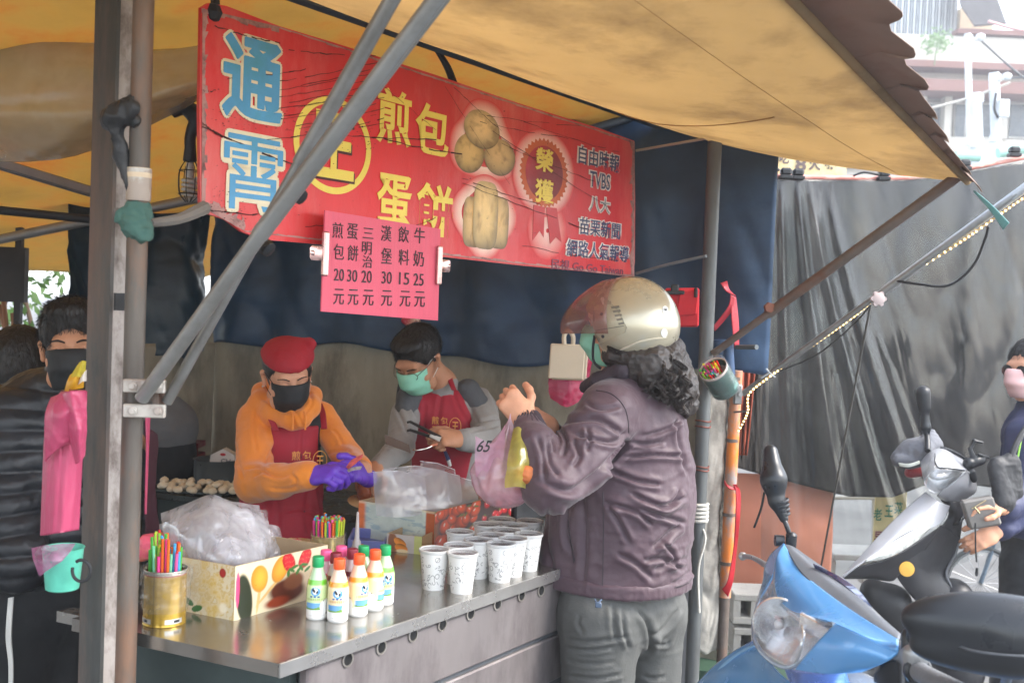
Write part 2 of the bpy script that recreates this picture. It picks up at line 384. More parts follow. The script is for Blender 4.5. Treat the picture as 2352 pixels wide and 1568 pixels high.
# ------------------------------------------------------------ text
def text(name, s, mat, parent, o, x, y, w=None, h=None, bold=0., depth=.001, n=None, label=None, center=True, slant=0., local=False):
    """lettering centred on o, fitted to width w and height h in the frame x, y"""
    c = bpy.data.curves.new('t', 'FONT'); c.body = s; c.offset = bold; c.resolution_u = 3; c.extrude = .0001; c.shear = slant
    t = bpy.data.objects.new('t', c); C.objects.link(t); dg = bpy.context.evaluated_depsgraph_get()
    me = bpy.data.meshes.new_from_object(t.evaluated_get(dg)); bpy.data.objects.remove(t); bpy.data.curves.remove(c)
    V = np.zeros(len(me.vertices) * 3, np.float32); me.vertices.foreach_get('co', V); V = V.reshape(-1, 3)
    l, hh = V.min(0), V.max(0); sx = sy = 1.
    if w: sx = w / (hh[0] - l[0]); sy = sx
    if h: sy = h / (hh[1] - l[1]); sx = sx if w else sy
    x, y, o = np.array(x), np.array(y), np.array(o); nn = np.cross(x, y); cx = (l + hh) / 2
    Z = (V[:, 2] > 0) * depth
    W = o + ((V[:, 0] - cx[0]) * sx)[:, None] * x + ((V[:, 1] - cx[1]) * sy)[:, None] * y + Z[:, None] * nn
    me.vertices.foreach_set('co', W.astype(np.float32).ravel()); me.update(); me.materials.clear()
    return O(name, me, mat, parent, local, None, label)
# ============================================================ THE PLACE
asph = M('asphalt', '62615f', .9, vs=1.5, var=.25, bump=.5, bs=120, dirt='4a4948', ds=2)
V = [(-60, -20, 0), (90, -20, 0), (90, 120, 0), (-60, 120, 0)]
g = O('ground', ME(V, [(0, 1, 2, 3)], False), asph, kind='structure')
steel = M('galvanised_steel', '8f9090', .5, .55, var=.2, vs=10, bump=.15, dirt='6b6156', ds=5, da=.4, stretch=(1, 1, .3))
rusty = M('rusty_steel', '6d625a', .6, .4, var=.3, vs=12, bump=.2, dirt='6a4028', ds=6, da=.5)
dark = M('dark_iron', '2c2d2f', .6, .3, var=.3, bump=.2)
black = M('black_plastic', '1a1b1d', .42, bump=.05)
stain = M('stainless_sheet', 'b9b6b0', .2, .95, var=.12, vs=3, bump=.06, bs=6, dirt='8f8a80', ds=4, da=.3)

# ---- the post and pole at the near corner
p0 = P(262, 300, 2.14); p0.z = 0
ptop = 2.75
t = T('steel_post', 'tall square dark steel post with one flaking pale painted face, streaked with dirt', 'post', p0)
pd = M('post_dark_face', '4a4b49', .6, .3, var=.45, vs=9, bump=.4, dirt='6e5a50', ds=6, da=.8, stretch=(1, 1, .25))
pw = M('post_painted_face', 'a8a09a', .7, 0, var=.2, vs=8, bump=.5, bs=50, dirt='5a4c44', ds=12, da=.8, stretch=(1, 1, .6))
c0 = p0 + v * .036 + u * .0
B().box(c0 + UP * ptop / 2 + u * .004, u * .004, v * .036, UP * ptop / 2).box(c0 + UP * ptop / 2 + u * .07, u * .004, v * .036, UP * ptop / 2).put('flange', pd, t)
B().box(p0 + v * .012 + u * .037 + UP * ptop / 2, u * .029, v * .005, UP * ptop / 2).box(p0 + v * .002 + u * .06 + UP * ptop / 2, u * .007, v * .005, UP * ptop / 2).put('painted_web', pw, t)
B().box(P(276, 693, 2.13), u * .012, v * .004, UP * .017).put('slot', dark, t)
def vert(px, py, Y, z0=0., z1=2.6):
    q = P(px, py, Y); return Vector((q.x, q.y, z0)), Vector((q.x, q.y, z1))
a, b = vert(322, 300, 2.07, 0, 2.75)
pole = T('steel_pole', 'round galvanised pole in front of the square post, wrapped in tape and green rag', 'pole', a)
B().tube([a, b], .0195, 20).put('tube', M('pole_tube', '665f58', .55, .4, var=.4, vs=9, bump=.35, dirt='8a6248', ds=7, da=.6, stretch=(1, 1, .25)), pole)
def at(px, py, a=a): # height on the pole seen at py
    q = P(px, py, a.y); return Vector((a.x, a.y, q.z))
B().lathe([(.0235, -.009), (.0235, .009)], at(320, 398)).put('tape', M('cream_tape', 'd9c5a8', .6), pole)
B().lathe([(.0228, -.03), (.0236, .03)], at(320, 425)).put('tape', M('brown_tape', 'a8998c', .35, dirt='dfe5e0', ds=20), pole)
m_ = sdf([cap(at(320, 492) + v * .0, at(320, 522), .0265, .025), cap(at(320, 500) + Vector((-.03, -.01, .0)), at(320, 512) + Vector((.02, -.02, -.02)), .009, .012), cap(at(320, 515) - Vector((0, .02, 0)), at(320, 528) + Vector((.018, -.02, -.01)), .01, .006)], .003,
         lambda p, n: .009 * (ridge(p * np.array([38, 38, 60]), 2) - .3))
O('rag', m_, M('green_rag', '4b6f66', .9, bump=.4, bs=90), pole)
B().box(at(290, 495) + Vector((-.03, -.0, 0)), (.012, .004, 0), (0, .006, 0), (0, 0, .013)).put('tag', rusty, pole)
# cord tied round both
bk = M('black_cord', '1e1f21', .8, bump=.4)
tg = T('tie_strap', 'torn black plastic strap knotted round the post and hanging down beside the pole', 'strap', P(290, 250, 2.05))
m_ = sdf([cap(P(255, 275, 2.06), P(330, 215, 2.07), .018, .01), cap(P(268, 262, 2.04), P(300, 248, 2.03), .02, .018, sq=((0, 1, 0), .5)), cap(P(268, 280, 2.05), P(275, 350, 2.06), .012, .009), cap(P(275, 350, 2.06), P(302, 440, 2.06), .01, .005),
          cap(P(290, 265, 2.05), P(312, 280, 2.05), .009)], .003, lambda p, n: .008 * (ridge(p * np.array([55, 55, 26]), 2) - .35))
O('strap', m_, M('black_film', '28292b', .45, bump=.5), tg)
# bracket
br = T('pole_bracket', 'whitish bolted clamp bracket on the round pole where two braces meet', 'bracket', at(325, 915))
wht = M('flaking_white', 'b9b3aa', .5, .2, dirt='6b4535', ds=14, da=.5)
for yy in (886, 943):
    c = P(332, yy, 2.035); B().box(c, (.038, .004, 0), (-.0, .006, 0), (0, 0, .0125), .002).put('plate', wht, br)
    for xx in (306, 364): B().lathe([(.0085, 0), (.0085, .004), (.0055, .005), (.0055, .009), (.002, .009)], P(xx, yy, 2.026), (0, -1, .0), 12).put('bolt', wht, br)
B().box(P(365, 915, 2.06), (.005, 0, 0), (0, .02, 0), (0, 0, .03)).put('plate', rusty, br)
# braces up to the awning edge
def brace(name, lab, pts, r, mat=steel, grp=None):
    t = T(name, lab, 'brace', pts[0], grp); B().tube(pts, r, 14).put('tube', mat, t); return t
gal = M('galvanised_tube', '8b8c8a', .42, .5, var=.15, vs=8, bump=.1, dirt='66635e', ds=6, da=.4)
b1 = brace('awning_brace', 'thick grey brace tube in front, reaching furthest right at its top', [P(325, 915, 2.03), P(600, 535, 1.87), P(1060, -80, 1.64)], .0135, gal)
B().tube([P(596, 540, 1.875), P(1060, -72, 1.655)], .0155, 14).put('sleeve', gal, b1)
b2 = brace('awning_brace', 'slimmer grey brace tube crossing behind the thick one below the sign', [P(384, 922, 2.06), P(618, 500, 1.93), P(693, 365, 1.895)], .0105, gal)
B().tube([P(688, 375, 1.897), P(945, -80, 1.76)], .0135, 14).put('sleeve', gal, b2)
for q, Y in (((688, 450), 1.90), ((614, 570), 1.92)):
    k = T('clamp_knob', 'black wing knob on the brace ' + ('over the lower end of the blue lettering' if q[1] == 450 else 'just under the lower edge of the red sign'), 'knob', P(*q, Y))
    B().lathe([(.004, -.014), (.013, -.012), (.015, -.003), (.014, .006), (.008, .008)], P(*q, Y), (.6, -.3, -.4), 9).put('knob_head', black, k)

# ---- red sign above the counter
red = M('sign_red', 'd2222a', .38, 0, var=.16, vs=3, bump=.15, bs=14, dirt='e38d84', ds=2.2, da=.35, stretch=(1, 1, .35))
W0 = onsign(462, 300); W0.z = 2.0
SR = Matrix((u, v, UP)).transposed()
sg = T('shop_sign', 'long red shop sign with blue and yellow lettering, cracked and scuffed, above the counter', 'sign', W0, None, SR)
outl = [(462, 18), (478, 8), (520, 14), (640, 60), (760, 96), (1000, 172), (1200, 240), (1380, 296), (1457, 324), (1459, 480), (1458, 600), (1455, 636), (1350, 624), (1200, 610), (1020, 590), (830, 570), (700, 558), (600, 550), (556, 532), (520, 505), (480, 492), (460, 466), (458, 250)]
pl = [onsign(*q) for q in outl]
B().prism([((q - W0).dot(u), (q - W0).z) for q in pl], u, UP, W0, v, .009).put('panel', red, sg)
def sq(px, py): q = onsign(px, py); return (q - W0).dot(u), q.z - W0.z
arr3 = lambda q: np.array(tuple(q))
def son(px, py, off): return onsign(px, py) - v * off
def stext(s, mat, cx, cy, wd, ht, off=.0015, bold=0., par=sg, name='lettering', orig=onsign):
    o = orig(cx, cy); ww = (orig(cx + wd / 2, cy) - orig(cx - wd / 2, cy)).dot(u); hh = (orig(cx, cy - ht / 2) - orig(cx, cy + ht / 2)).z
    return text(name, s, mat, par, o - v * off, u, UP, ww, hh, bold)
cream = M('print_cream', 'eadfbf', .45, dirt='b9a06f', ds=9, da=.3); blue = M('print_blue', '4f9fcf', .42, dirt='3c8f8a', ds=7, da=.3); yel = M('print_yellow', 'efd95f', .45, dirt='c79a30', ds=12, da=.25)
for s, x, y, w_, h_ in (('通', 581, 184, 138, 188), ('霄', 581, 400, 138, 172)):
    for nm_, mt_, of_, sh_, bo_ in (('lettering_outline', cream, .0012, 8.5, .012), ('lettering', blue, .0022, 2.6 if s == '通' else .9, .012 if s == '通' else 0)):
        t_ = stext(s, mt_, x, y, w_ - 4, h_ - 4, of_, bo_, name=nm_); me_ = t_.data; nv = len(me_.vertices); co_ = np.zeros(nv * 3, np.float32); me_.vertices.foreach_get('co', co_); co_ = co_.reshape(-1, 3); fs = [tuple(p_.vertices) for p_ in me_.polygons]; VV = []; FF = []
        for k_ in range(13):
            a_ = k_ * pi / 6; sc_ = (0 if k_ == 12 else sh_) * .00115; dxy = arr3(u) * cos(a_) * sc_ + np.array((0, 0, 1)) * sin(a_) * sc_ - arr3(v) * .00004 * k_; VV.append(co_ + dxy); FF += [tuple(i_ + nv * k_ for i_ in f_) for f_ in fs]
        t_.data = ME(np.concatenate(VV), FF, False); t_.data.materials.append(mt_)
for s, x, y, w_, h_ in (('煎', 905, 270, 80, 128), ('包', 992, 298, 78, 116), ('蛋', 905, 462, 80, 122), ('餅', 998, 483, 84, 122)):
    stext(s, yel, x, y, w_, h_, .0015, .022)
cx0, cy0 = 766, 335
def ring(px, py, ra, rb, n=56, part='emblem_ring', mat=yel, off=.0015, rad=1., wav=0.):
    o = onsign(px, py) - v * off; a_ = (onsign(px + ra, py) - onsign(px, py)).dot(u); b_ = (onsign(px, py - rb) - onsign(px, py)).z; V = []
    for k in range(n):
        t = 2 * pi * k / n; g_ = 1 + wav * (k % 2)
        V += [o + u * cos(t) * a_ * g_ + UP * sin(t) * b_ * g_, o + u * cos(t) * a_ * rad + UP * sin(t) * b_ * rad]
    return O(part, ME(V, [(2 * k, 2 * ((k + 1) % n), 2 * ((k + 1) % n) + 1, 2 * k + 1) for k in range(n)], False), mat, sg)
ring(cx0, cy0, 86, 112, rad=.86)
dkr = M('print_dark', '4a1a18', .5)
stext('王', dkr, cx0 + 3, cy0 + 6, 96, 152, .0012, .035); stext('王', yel, cx0, cy0, 96, 152, .002, .03)
navy = M('print_navy', '33406a', .5); pale = M('print_pale', 'e6dcd8', .5)
for s, x, y, w_, h_, bo in (('自由時報', 1376, 366, 94, 42, .03), ('TVBS', 1377, 415, 46, 36, .03), ('八大', 1377, 470, 46, 36, .02), ('苗栗新聞', 1378, 525, 94, 38, .03), ('網路人氣報導', 1375, 577, 142, 38, .03)):
    stext(s, pale, x, y, w_ + 6, h_ + 5, .0012, bo + .045)
    stext(s, navy if s != '八大' else M('print_grey', '8d97a0', .5), x, y, w_, h_, .002, bo * .3)
stext('民視 Go Go Taiwan', M('print_faint', '7d3a50', .5), 1352, 614, 165, 24, .0015, .01)
# rosette
orr = M('print_orange', 'c8643c', .5); halo = None
def halocol(base, glow):
    b_, g_ = np.array(hx(base)), np.array(hx(glow))
    return lambda U, V: g_ + (b_ - g_) * np.clip(V * 1.0, 0, 1)[..., None] ** 1.3
prn = M('print_picture', rough=.42, attr=True, var=.08, vs=20, bump=.05)
def disc(px, py, ra, rb, r0, r1, colf, off, shp=None, nx=64, ny=10, part='printed_picture'):
    o = np.array(onsign(px, py) - v * off); a_ = (onsign(px + ra, py) - onsign(px, py)).dot(u); b_ = (onsign(px, py - rb) - onsign(px, py)).z; uu = np.array(u)
    def fn(U, V):
        t = U * 2 * pi; r = r0 + (r1 - r0) * V
        if shp: r = r * shp(t)
        return o + (np.cos(t) * r * a_)[..., None] * uu + (np.sin(t) * r * b_)[..., None] * np.array((0, 0, 1))
    return O(part, grid(nx, ny, fn, colf), prn, sg)
lob = lambda t: 1 + .10 * np.cos(3 * t + 1.6) + .02 * np.sin(7 * t)
disc(1112, 330, 64, 82, .72, 1.15, halocol('d7272c', 'f6d8c8'), .001, lob)
disc(1114, 497, 62, 84, .78, 1.12, halocol('d7272c', 'f6d8c8'), .0011, lambda t: 1 + .06 * np.cos(4 * t) + .03 * np.sin(3 * t))
disc(1250, 398, 64, 92, .7, 1.1, halocol('d7272c', 'f8e0d8'), .001)
disc(1257, 530, 34, 52, .1, 1.3, halocol('d7272c', 'f0c8c0'), .0009)
def bun(base, dk, seed):
    def f(U, V):
        t = U * 2 * pi; n_ = fbm(st3(np.cos(t) * V * 4, np.sin(t) * V * 4), 5, seed); c = np.array(hx(base)) * (1.25 - .75 * (V[..., None] ** 2.2) + .25 * (np.cos(t - 1.9) * V)[..., None])
        return c * (1 - .6 * np.clip((n_ - .5) * 3, 0, 1)[..., None] * (1 - np.array(hx(dk))))
    return f
for i, (x, y, a_, b_, cc) in enumerate(((1078, 352, 34, 46, 'c9a868'), (1147, 362, 34, 44, 'c4a570'), (1106, 298, 39, 46, 'dcbf86'))):
    disc(x, y, a_, b_, 0, 1, bun(cc, '6a4a20', i), .0014 + .0006 * i, lambda t: 1 + .04 * np.sin(2 * t + i))
for i, (x, y, a_, b_, cc) in enumerate(((1085, 510, 22, 58, 'c9a56a'), (1145, 512, 22, 60, 'cfae74'), (1114, 495, 28, 78, 'dcbd80'))):
    disc(x, y, a_, b_, 0, 1, bun(cc, '7a5424', 7 + i), .0014 + .0006 * i, lambda t: 1 / (np.abs(np.cos(t)) ** 4 + np.abs(np.sin(t)) ** 4) ** .25)
ring(1250, 398, 50, 74, 72, 'rosette', orr, .0016, .82, .1)
disc(1250, 398, 42, 63, 0, 1, lambda U, V: np.array(hx('8f1f2c')) * (.8 + .9 * np.clip(np.cos(U * 2 * pi - 2.5) * V, 0, 1)[..., None]), .0019, part='rosette_centre')
stext('榮', yel, 1249, 368, 42, 54, .0028, .03); stext('獲', yel, 1249, 440, 44, 56, .0028, .03)
for pp in (((1224, 470), (1250, 476), (1247, 545), (1238, 530), (1222, 552)), ((1253, 476), (1277, 478), (1288, 556), (1275, 545), (1262, 560))):
    q = [onsign(*k) - v * .0022 for k in pp]; B().prism([((k - W0).dot(u), k.z - W0.z) for k in q], u, UP, W0 - v * .0022, -v, .0006).put('ribbon_tail', M('print_red2', 'c0272e', .4), sg)
# scuffs and cracks in the paint
bb = B(); r2 = random.Random(3)
def crack(x0, y0, x1, y1, wd=1.3, n=14, amp=3):
    pts = []
    for i in range(n + 1):
        t = i / n; pts.append((x0 + (x1 - x0) * t + r2.uniform(-1, 1), y0 + (y1 - y0) * t + amp * sin(t * 3.1) + r2.uniform(-1.6, 1.6)))
    for i in range(n):
        if r2.random() < .16: continue
        a_, b_ = pts[i], pts[i + 1]; w_ = wd * r2.uniform(.4, 1.2)
        q = [son(a_[0], a_[1] - w_, .0034), son(b_[0], b_[1] - w_ * .8, .0034), son(b_[0], b_[1] + w_ * .8, .0034), son(a_[0], a_[1] + w_, .0034)]; bb._a(q, [(0, 1, 2, 3)])
for i in range(13): crack(r2.uniform(600, 700), 190 + i * 11 + r2.uniform(-4, 4), 880, 140 + i * 12, .9)
for a_ in ((462, 290, 700, 390, 2.6), (462, 282, 520, 320, 2.2), (462, 480, 640, 495, 1.6), (462, 208, 500, 206, 1.3), (660, 115, 860, 130), (520, 180, 700, 160), (700, 305, 1000, 320), (880, 320, 1060, 355, 1.5), (1020, 200, 1180, 440, .8), (1040, 200, 1150, 300, .8), (1060, 420, 1400, 545, 1.2),
          (1080, 260, 1330, 290, .8), (1060, 410, 1240, 470, 1), (1150, 330, 1400, 430, .8), (1180, 560, 1420, 600, .8), (870, 540, 1000, 500, 1), (700, 520, 870, 500, 1), (1100, 280, 1320, 320, .7), (1130, 300, 1400, 480, .7), (850, 170, 1000, 300, .6), (490, 60, 640, 100, 1.5), (1200, 280, 1420, 350, .7)):
    crack(*a_)
for i in range(260):
    x, y = r2.choice([(r2.uniform(480, 660), r2.uniform(250, 300)), (r2.uniform(740, 860), r2.uniform(280, 350)), (r2.uniform(480, 1440), r2.uniform(200, 560)), (r2.uniform(480, 560), r2.uniform(420, 520))])
    if not (30 + (x - 480) * .32 < y < 540 + (x - 560) * .1): continue
    w_ = r2.uniform(.8, 3.5); h_ = r2.uniform(.4, 1.2); bb._a([son(x, y, .0035), son(x + w_, y - h_, .0035), son(x + w_ * 1.6, y + h_ * .4, .0035), son(x + w_ * .5, y + h_, .0035)], [(0, 1, 2, 3)])
bb.put('paint_crack', M('crack_dark', '3a1614', .8), sg, kind='stuff')
# worn pale border
bw = B()
for (x0, y0, x1, y1, n, wd, nx_, ny_) in ((462, 20, 640, 62, 10, 14, 0, 1), (640, 62, 1457, 326, 30, 5, 0, 1), (464, 20, 462, 480, 26, 12, 1, 0), (560, 532, 1455, 636, 36, 5, 0, -1), (470, 480, 560, 530, 8, 26, .3, -1), (1457, 326, 1456, 634, 16, 10, -1, 0)):
    for i in range(n):
        a_ = (x0 + (x1 - x0) * i / n, y0 + (y1 - y0) * i / n); b_ = (x0 + (x1 - x0) * (i + 1) / n, y0 + (y1 - y0) * (i + 1) / n); w1, w2 = wd * r2.uniform(.4, 1.2), wd * r2.uniform(.4, 1.2)
        bw._a([son(*a_, .0016), son(*b_, .0016), son(b_[0] + nx_ * w2, b_[1] + ny_ * w2, .0016), son(a_[0] + nx_ * w1, a_[1] + ny_ * w1, .0016)], [(0, 1, 2, 3)])
bw.put('worn_edge', M('worn_pale', 'b98a84', .6, dirt='4a2a28', ds=14, da=.6), sg)
# ties
for i, (a_, b_) in enumerate((((990, 95, 3.02), (1048, 212, 3.12)), ((480, -20, 2.4), (488, 30, 2.36)))):
    k = T('rope_tie', ('short black rope holding the middle of the sign to the beam' if i == 0 else 'black tie holding the upper corner of the sign nearest the pole'), 'rope', P(*a_))
    m = Vector(P(*a_)).lerp(P(*b_), .5) + Vector((.01, 0, 0)); B().tube([P(*a_), m, P(*b_)], [.006, .01, .012], 8, smooth=4).ball(P(*b_), .022, 8).put('knot', bk, k)
a_, b_ = P(345, 512, 2.07), P(468, 478, 2.33)
k = T('tie_strap', 'grey cloth strip stretched from the green rag to the lower corner of the sign', 'strap', a_); B().tube([a_, a_.lerp(b_, .5) - UP * .008, b_], [.008, .011, .016], 8, smooth=4).put('strip', M('grey_cloth', '77736e', .9, bump=.5), k)

# ---- price placard
pc = lambda px, py: onsign(px, py, .05)
PL = [pc(*q) for q in ((747, 483), (1012, 526), (1006, 736), (738, 715))]
pk = M('placard_pink', 'dd5c72', .55, var=.1, bump=.12, bs=60, stretch=(14, 14, .3), dirt='c04055', ds=6, da=.25)
plc = T('price_placard', 'pink corrugated price card with handwritten black characters, clipped under the red sign', 'price list', PL[0])
o_ = PL[3]; B().prism([((q - o_).dot(u), (q - o_).z) for q in PL], u, UP, o_, v, .004).put('card', pk, plc)
ink = M('marker_ink', '3a2a2e', .6)
cols = {776: ['煎', '包', '20', '元'], 809: ['蛋', '餅', '30', '元'], 843: ['三', '明', '20', '元'], 886: ['漢', '堡', '30', '元'], 928: ['飲', '料', '15', '元'], 962: ['牛', '奶', '25', '元']}
for i, (x, l) in enumerate(cols.items()):
    ys = [529 + i * 2.4, 578 + i * 3.2, 631 + i * 2.2, 681 + i * 1.2]
    if x == 843: ys[1] = 570
    for s, y in zip(l, ys):
        num = s.isdigit(); w_, h_ = (23, 28) if num else (24, 36)
        if s == '三': h_ = 24
        if s in '明': h_ = 30; w_ = 22
        o = stext(s, ink, x + r2.uniform(-2, 2), y + (2 if s == '三' else 0), w_, h_, .0012, 0., plc, 'handwriting', pc)
stext('治', ink, 843, 601, 22, 28, .0012, 0., plc, 'handwriting', pc)
for px, py, sgn in ((1012, 610, 1), (733, 582, -1)):
    c = pc(px, py) - v * .006; k = T('bulldog_clip', 'metal bulldog clip gripping the ' + ('edge of the price card nearer the woman in the helmet' if sgn > 0 else 'edge of the price card nearer the braces'), 'clip', c)
    cm = M('clip_metal', 'c9a8a4', .25, .8, var=.15)
    B().box(c - u * .014 * sgn, u * .009, v * .006, UP * .052, .003).put('jaw', cm, k)
    B().box(c + u * .012 * sgn, u * .024, v * .002, UP * .017, .006).lathe([(.004, 0), (.008, .001), (.004, .004)], c + u * .028 * sgn, -v, 12).put('handle', cm, k)

# ---- counter
A = A0; Lf = (PZ(327, 1454.6, CT) - A).normalized(); 
slab = 1.62; dep = (PZ(196, 1410, CT) - A).length
ct = T('serving_counter', 'long stainless steel serving counter with round holes along its side panel', 'counter', Vector((A.x, A.y, 0)))
th = .027; K = [A, A + u * slab, A + u * slab + Lf * dep, A + Lf * dep]
z = Vector((0, 0, -th)); V = K + [q + z for q in K]
B()._a(V, [(0, 1, 2, 3), (7, 6, 5, 4), (0, 4, 5, 1), (1, 5, 6, 2), (2, 6, 7, 3), (3, 7, 4, 0)]).put('counter_top', M('counter_steel', 'a39f99', .2, .9, var=.06, vs=3, bump=.05, bs=5, dirt='8a847e', ds=2, da=.05), ct)
B().box(A + u * slab / 2 - v * .0035 - UP * th / 2, u * slab / 2, v * .003, UP * (th / 2 + .001), .001).put('edge_trim', M('edge_steel', 'b0aeab', .3, .8, var=.1, vs=8, dirt='7c8084', ds=2, da=.05), ct)
pn = M('cream_steel_panel', '8a8382', .42, .5, var=.15, vs=4, bump=.1, dirt='5f5658', ds=5, da=.6, stretch=(1, 1, .35))
zt = CT - th - .002
o = A + v * .022 + u * .09
NH = [(798, 1513), (875, 1485), (948, 1457), (1015, 1433), (1080, 1408), (1142, 1386), (1197, 1366), (1242, 1355)]
zz = [zt, .80, .66, .5, .3, .02]
for i in range(5):
    h = (zz[i] - zz[i + 1]) / 2; c = o + u * (slab / 2 - .09); c.z = (zz[i] + zz[i + 1]) / 2
    B().box(c + v * .006 * (i % 2), u * (slab / 2 - .09), v * .012, UP * (h - .008), .004).put('side_panel', pn, ct)
c = o + u * (slab / 2 - .09) + v * .012; c.z = .48; B().box(c, u * (slab / 2 - .1), v * .008, UP * .46).put('seam_backing', M('panel_grey', '55585c', .6), ct)
for q in NH:
    c = PP(*q, o - v * .013, v); B().lathe([(.0165, 0), (.0165, .0025), (.0125, .003), (.0125, .001)], c, -v, 20, False).put('hole_rim', M('rim_metal', 'a9a39b', .3, .7), ct)
    B().lathe([(.0126, 0), (.0126, .0012)], c, -v, 20).put('hole', M('hole_black', '0b0c0d', .9), ct)
o2 = A + v * .05 + u * .09; e = (Lf * dep - Lf * .09)
B().box(Vector((*(o2 + e / 2).xy, .48)), e / 2, u * .01, UP * (.48 - th / 2 + .0)).put('end_panel', M('end_panel_shaded', '3b4746', .6, .3), ct)  # shade on the counter's end is put into this darker panel colour
for q in ((445, 1478), (530, 1495), (620, 1512), (470, 1505)):
    pass
B().box(Vector((*(A + v * .07 + u * .1).xy, .47)), u * .012, v * .012, UP * .46).put('leg', stain, ct)
# small cross rail left of the posts
a_, b_ = PZ(190, 1408, CT - .01), PZ(300, 1440, CT - .01)
B().box((PZ(250, 1432, CT - .014)), Lf * .13, u * .02, UP * .012).put('side_rail', stain, ct)
# ============================================================ CANVAS, WALLS, POLES
def arr(x): return np.array(tuple(x))
tarp = M('ochre_tarp', 'cab48c', .62, var=.12, vs=2, bump=.12, bs=120, dirt='75604c', ds=2.2, da=.34, transl=.6, spec=.3)
tarp2 = M('orange_tarp', 'c4aa6e', .6, var=.2, vs=3, bump=.15, bs=90, dirt='b8702c', ds=3, da=.4, transl=.6)
I1 = onsign(1640, 325); I0 = onsign(740, 0); di = (I0 - I1).normalized()
Cc = P(2222, 416, 3.19); Dd = P(1822, 0, 2.05); do = (Dd - Cc).normalized()
LN = 3.9
aw = T('awning', 'large sagging ochre tarpaulin awning jutting out over the customer, with a scalloped edge', 'awning', I1)
def awf(U, V):
    s = U[..., None] * LN; a_ = arr(I1) + arr(di) * s; b_ = arr(Cc) + arr(do) * s; p = a_ * (1 - V[..., None]) + b_ * V[..., None]
    sag = .11 * np.sin(pi * V) ** .7 * (1 - .5 * np.exp(-U * 14)) * (.25 + .75 * np.clip(np.sin(U * pi * .9 + .25), 0, 1))
    wr = .012 * (fbm(st3(U * 9, V * 3), 3) - .5) + .006 * ridge(st3(U * 5 + V * 2, V * 7)) * np.exp(-U * 5)
    p[..., 2] += -sag + wr; return p
solid(O('canopy_sheet', grid(140, 50, awf), tarp, aw), .002)
cr_ = [(2222, 416), (2216, 413), (2160, 355), (2054, 253), (1949, 141), (1822, 0), (1700, -130), (1500, -330)]
edge = [(2255, 441), (2214, 396), (2232, 401), (2163, 318), (2205, 367), (2139, 270), (2179, 327), (2154, 274), (2124, 228), (2110, 207), (2135, 204), (2124, 183), (2082, 150), (2077, 136), (2103, 130), (2100, 112), (2047, 72), (2043, 55), (2068, 45), (2073, 31), (2036, -2), (1990, -45), (1960, -60), (1985, -90), (1900, -180), (1700, -380)]
edge = [(2256, 442), (2250, 430), (2213, 393), (2232, 402), (2226, 392), (2190, 350), (2206, 367), (2180, 338), (2164, 316), (2180, 328), (2174, 312), (2138, 268), (2154, 275), (2149, 260), (2124, 228), (2110, 207), (2130, 207), (2134, 200), (2124, 183), (2082, 150), (2077, 136), (2100, 133), (2103, 126), (2099, 112), (2047, 72), (2043, 56), (2066, 46), (2074, 38), (2072, 28), (2036, -4), (2000, -36), (1992, -52), (2014, -62), (2010, -80), (1960, -130), (1850, -240)]
def online(px):  # point of the outer edge line seen near column px
    lo_, hi_ = 0., 3.6
    for _ in range(40):
        m = (lo_ + hi_) / 2; q = Cc + do * m; d = CR.transposed() @ (q - EYE); x = 1176 + F * d.x / -d.z if d.z < -.05 else -999
        lo_, hi_ = (m, hi_) if x > px else (lo_, m)
    return Cc + do * lo_
Vv = []; 
E2 = []
for i in range(len(edge) - 1):
    for k in range(4): t_ = k / 4; E2.append((edge[i][0] * (1 - t_) + edge[i + 1][0] * t_, edge[i][1] * (1 - t_) + edge[i + 1][1] * t_))
xs = [min(2221, 1822 + (e_[1] / 416 * 400) ) for e_ in E2]
xs = np.minimum.accumulate(xs)
for e_, x in zip(E2, xs):
    q = online(x); d_ = ray(*e_); Y = q.y - .10; w_ = EYE + d_ * (Y / d_.y); Vv += [q + UP * .0, q.lerp(w_, .5) + UP * .012, w_]
Fv = [(3 * i + j, 3 * i + 3 + j, 3 * i + 4 + j, 3 * i + 1 + j) for i in range(len(E2) - 1) for j in (0, 1)]
solid(O('scalloped_valance', ME(Vv, Fv), M('brown_tarp', '937b6c', .7, var=.1, vs=3, bump=.15, bs=120, transl=.28, dirt='7a5846', ds=4, da=.3), aw), .002)
B().tube([Cc - UP * .0, Cc + do * 3.6], .012, 12).put('edge_hem', tarp, aw)
a_ = Vector(Cc); tip = [P(2240, 440, 3.08), P(2262, 446, 3.04), P(2290, 478, 3.02), P(2312, 505, 3.0), P(2305, 526, 3.0), P(2280, 490, 3.03), P(2255, 465, 3.06)]
solid(O('torn_flap', patch([[P(2238, 437, 3.1), P(2268, 462, 3.05), P(2292, 484, 3.03), P(2318, 512, 3.0)], [P(2236, 441, 3.1), P(2258, 464, 3.08), P(2280, 492, 3.05), P(2304, 528, 3.03)]], 4), M('teal_tarp', '7fb0ae', .5, transl=.3), aw), .002)
B().box((I1 + di * LN / 2) - UP * .012, di * LN / 2, v * .018, UP * .012).put('inner_rail', M('blue_grey_rail', '33414c', .6, .2), aw)
# cable seam lines on the canvas
bs_ = B()
for vv in (.8,):
    U_ = np.linspace(0, .8, 40); p_ = awf(U_, np.full(40, vv)); bs_.tube([Vector(q) - UP * .0015 for q in p_], .0008, 5)
U_ = np.full(30, .24); p_ = awf(U_, np.linspace(0, .74, 30)); bs_.tube([Vector(q) - UP * .003 for q in p_], .0016, 6)
bs_.put('seam', M('seam_brown', 'a8895c', .8), aw)

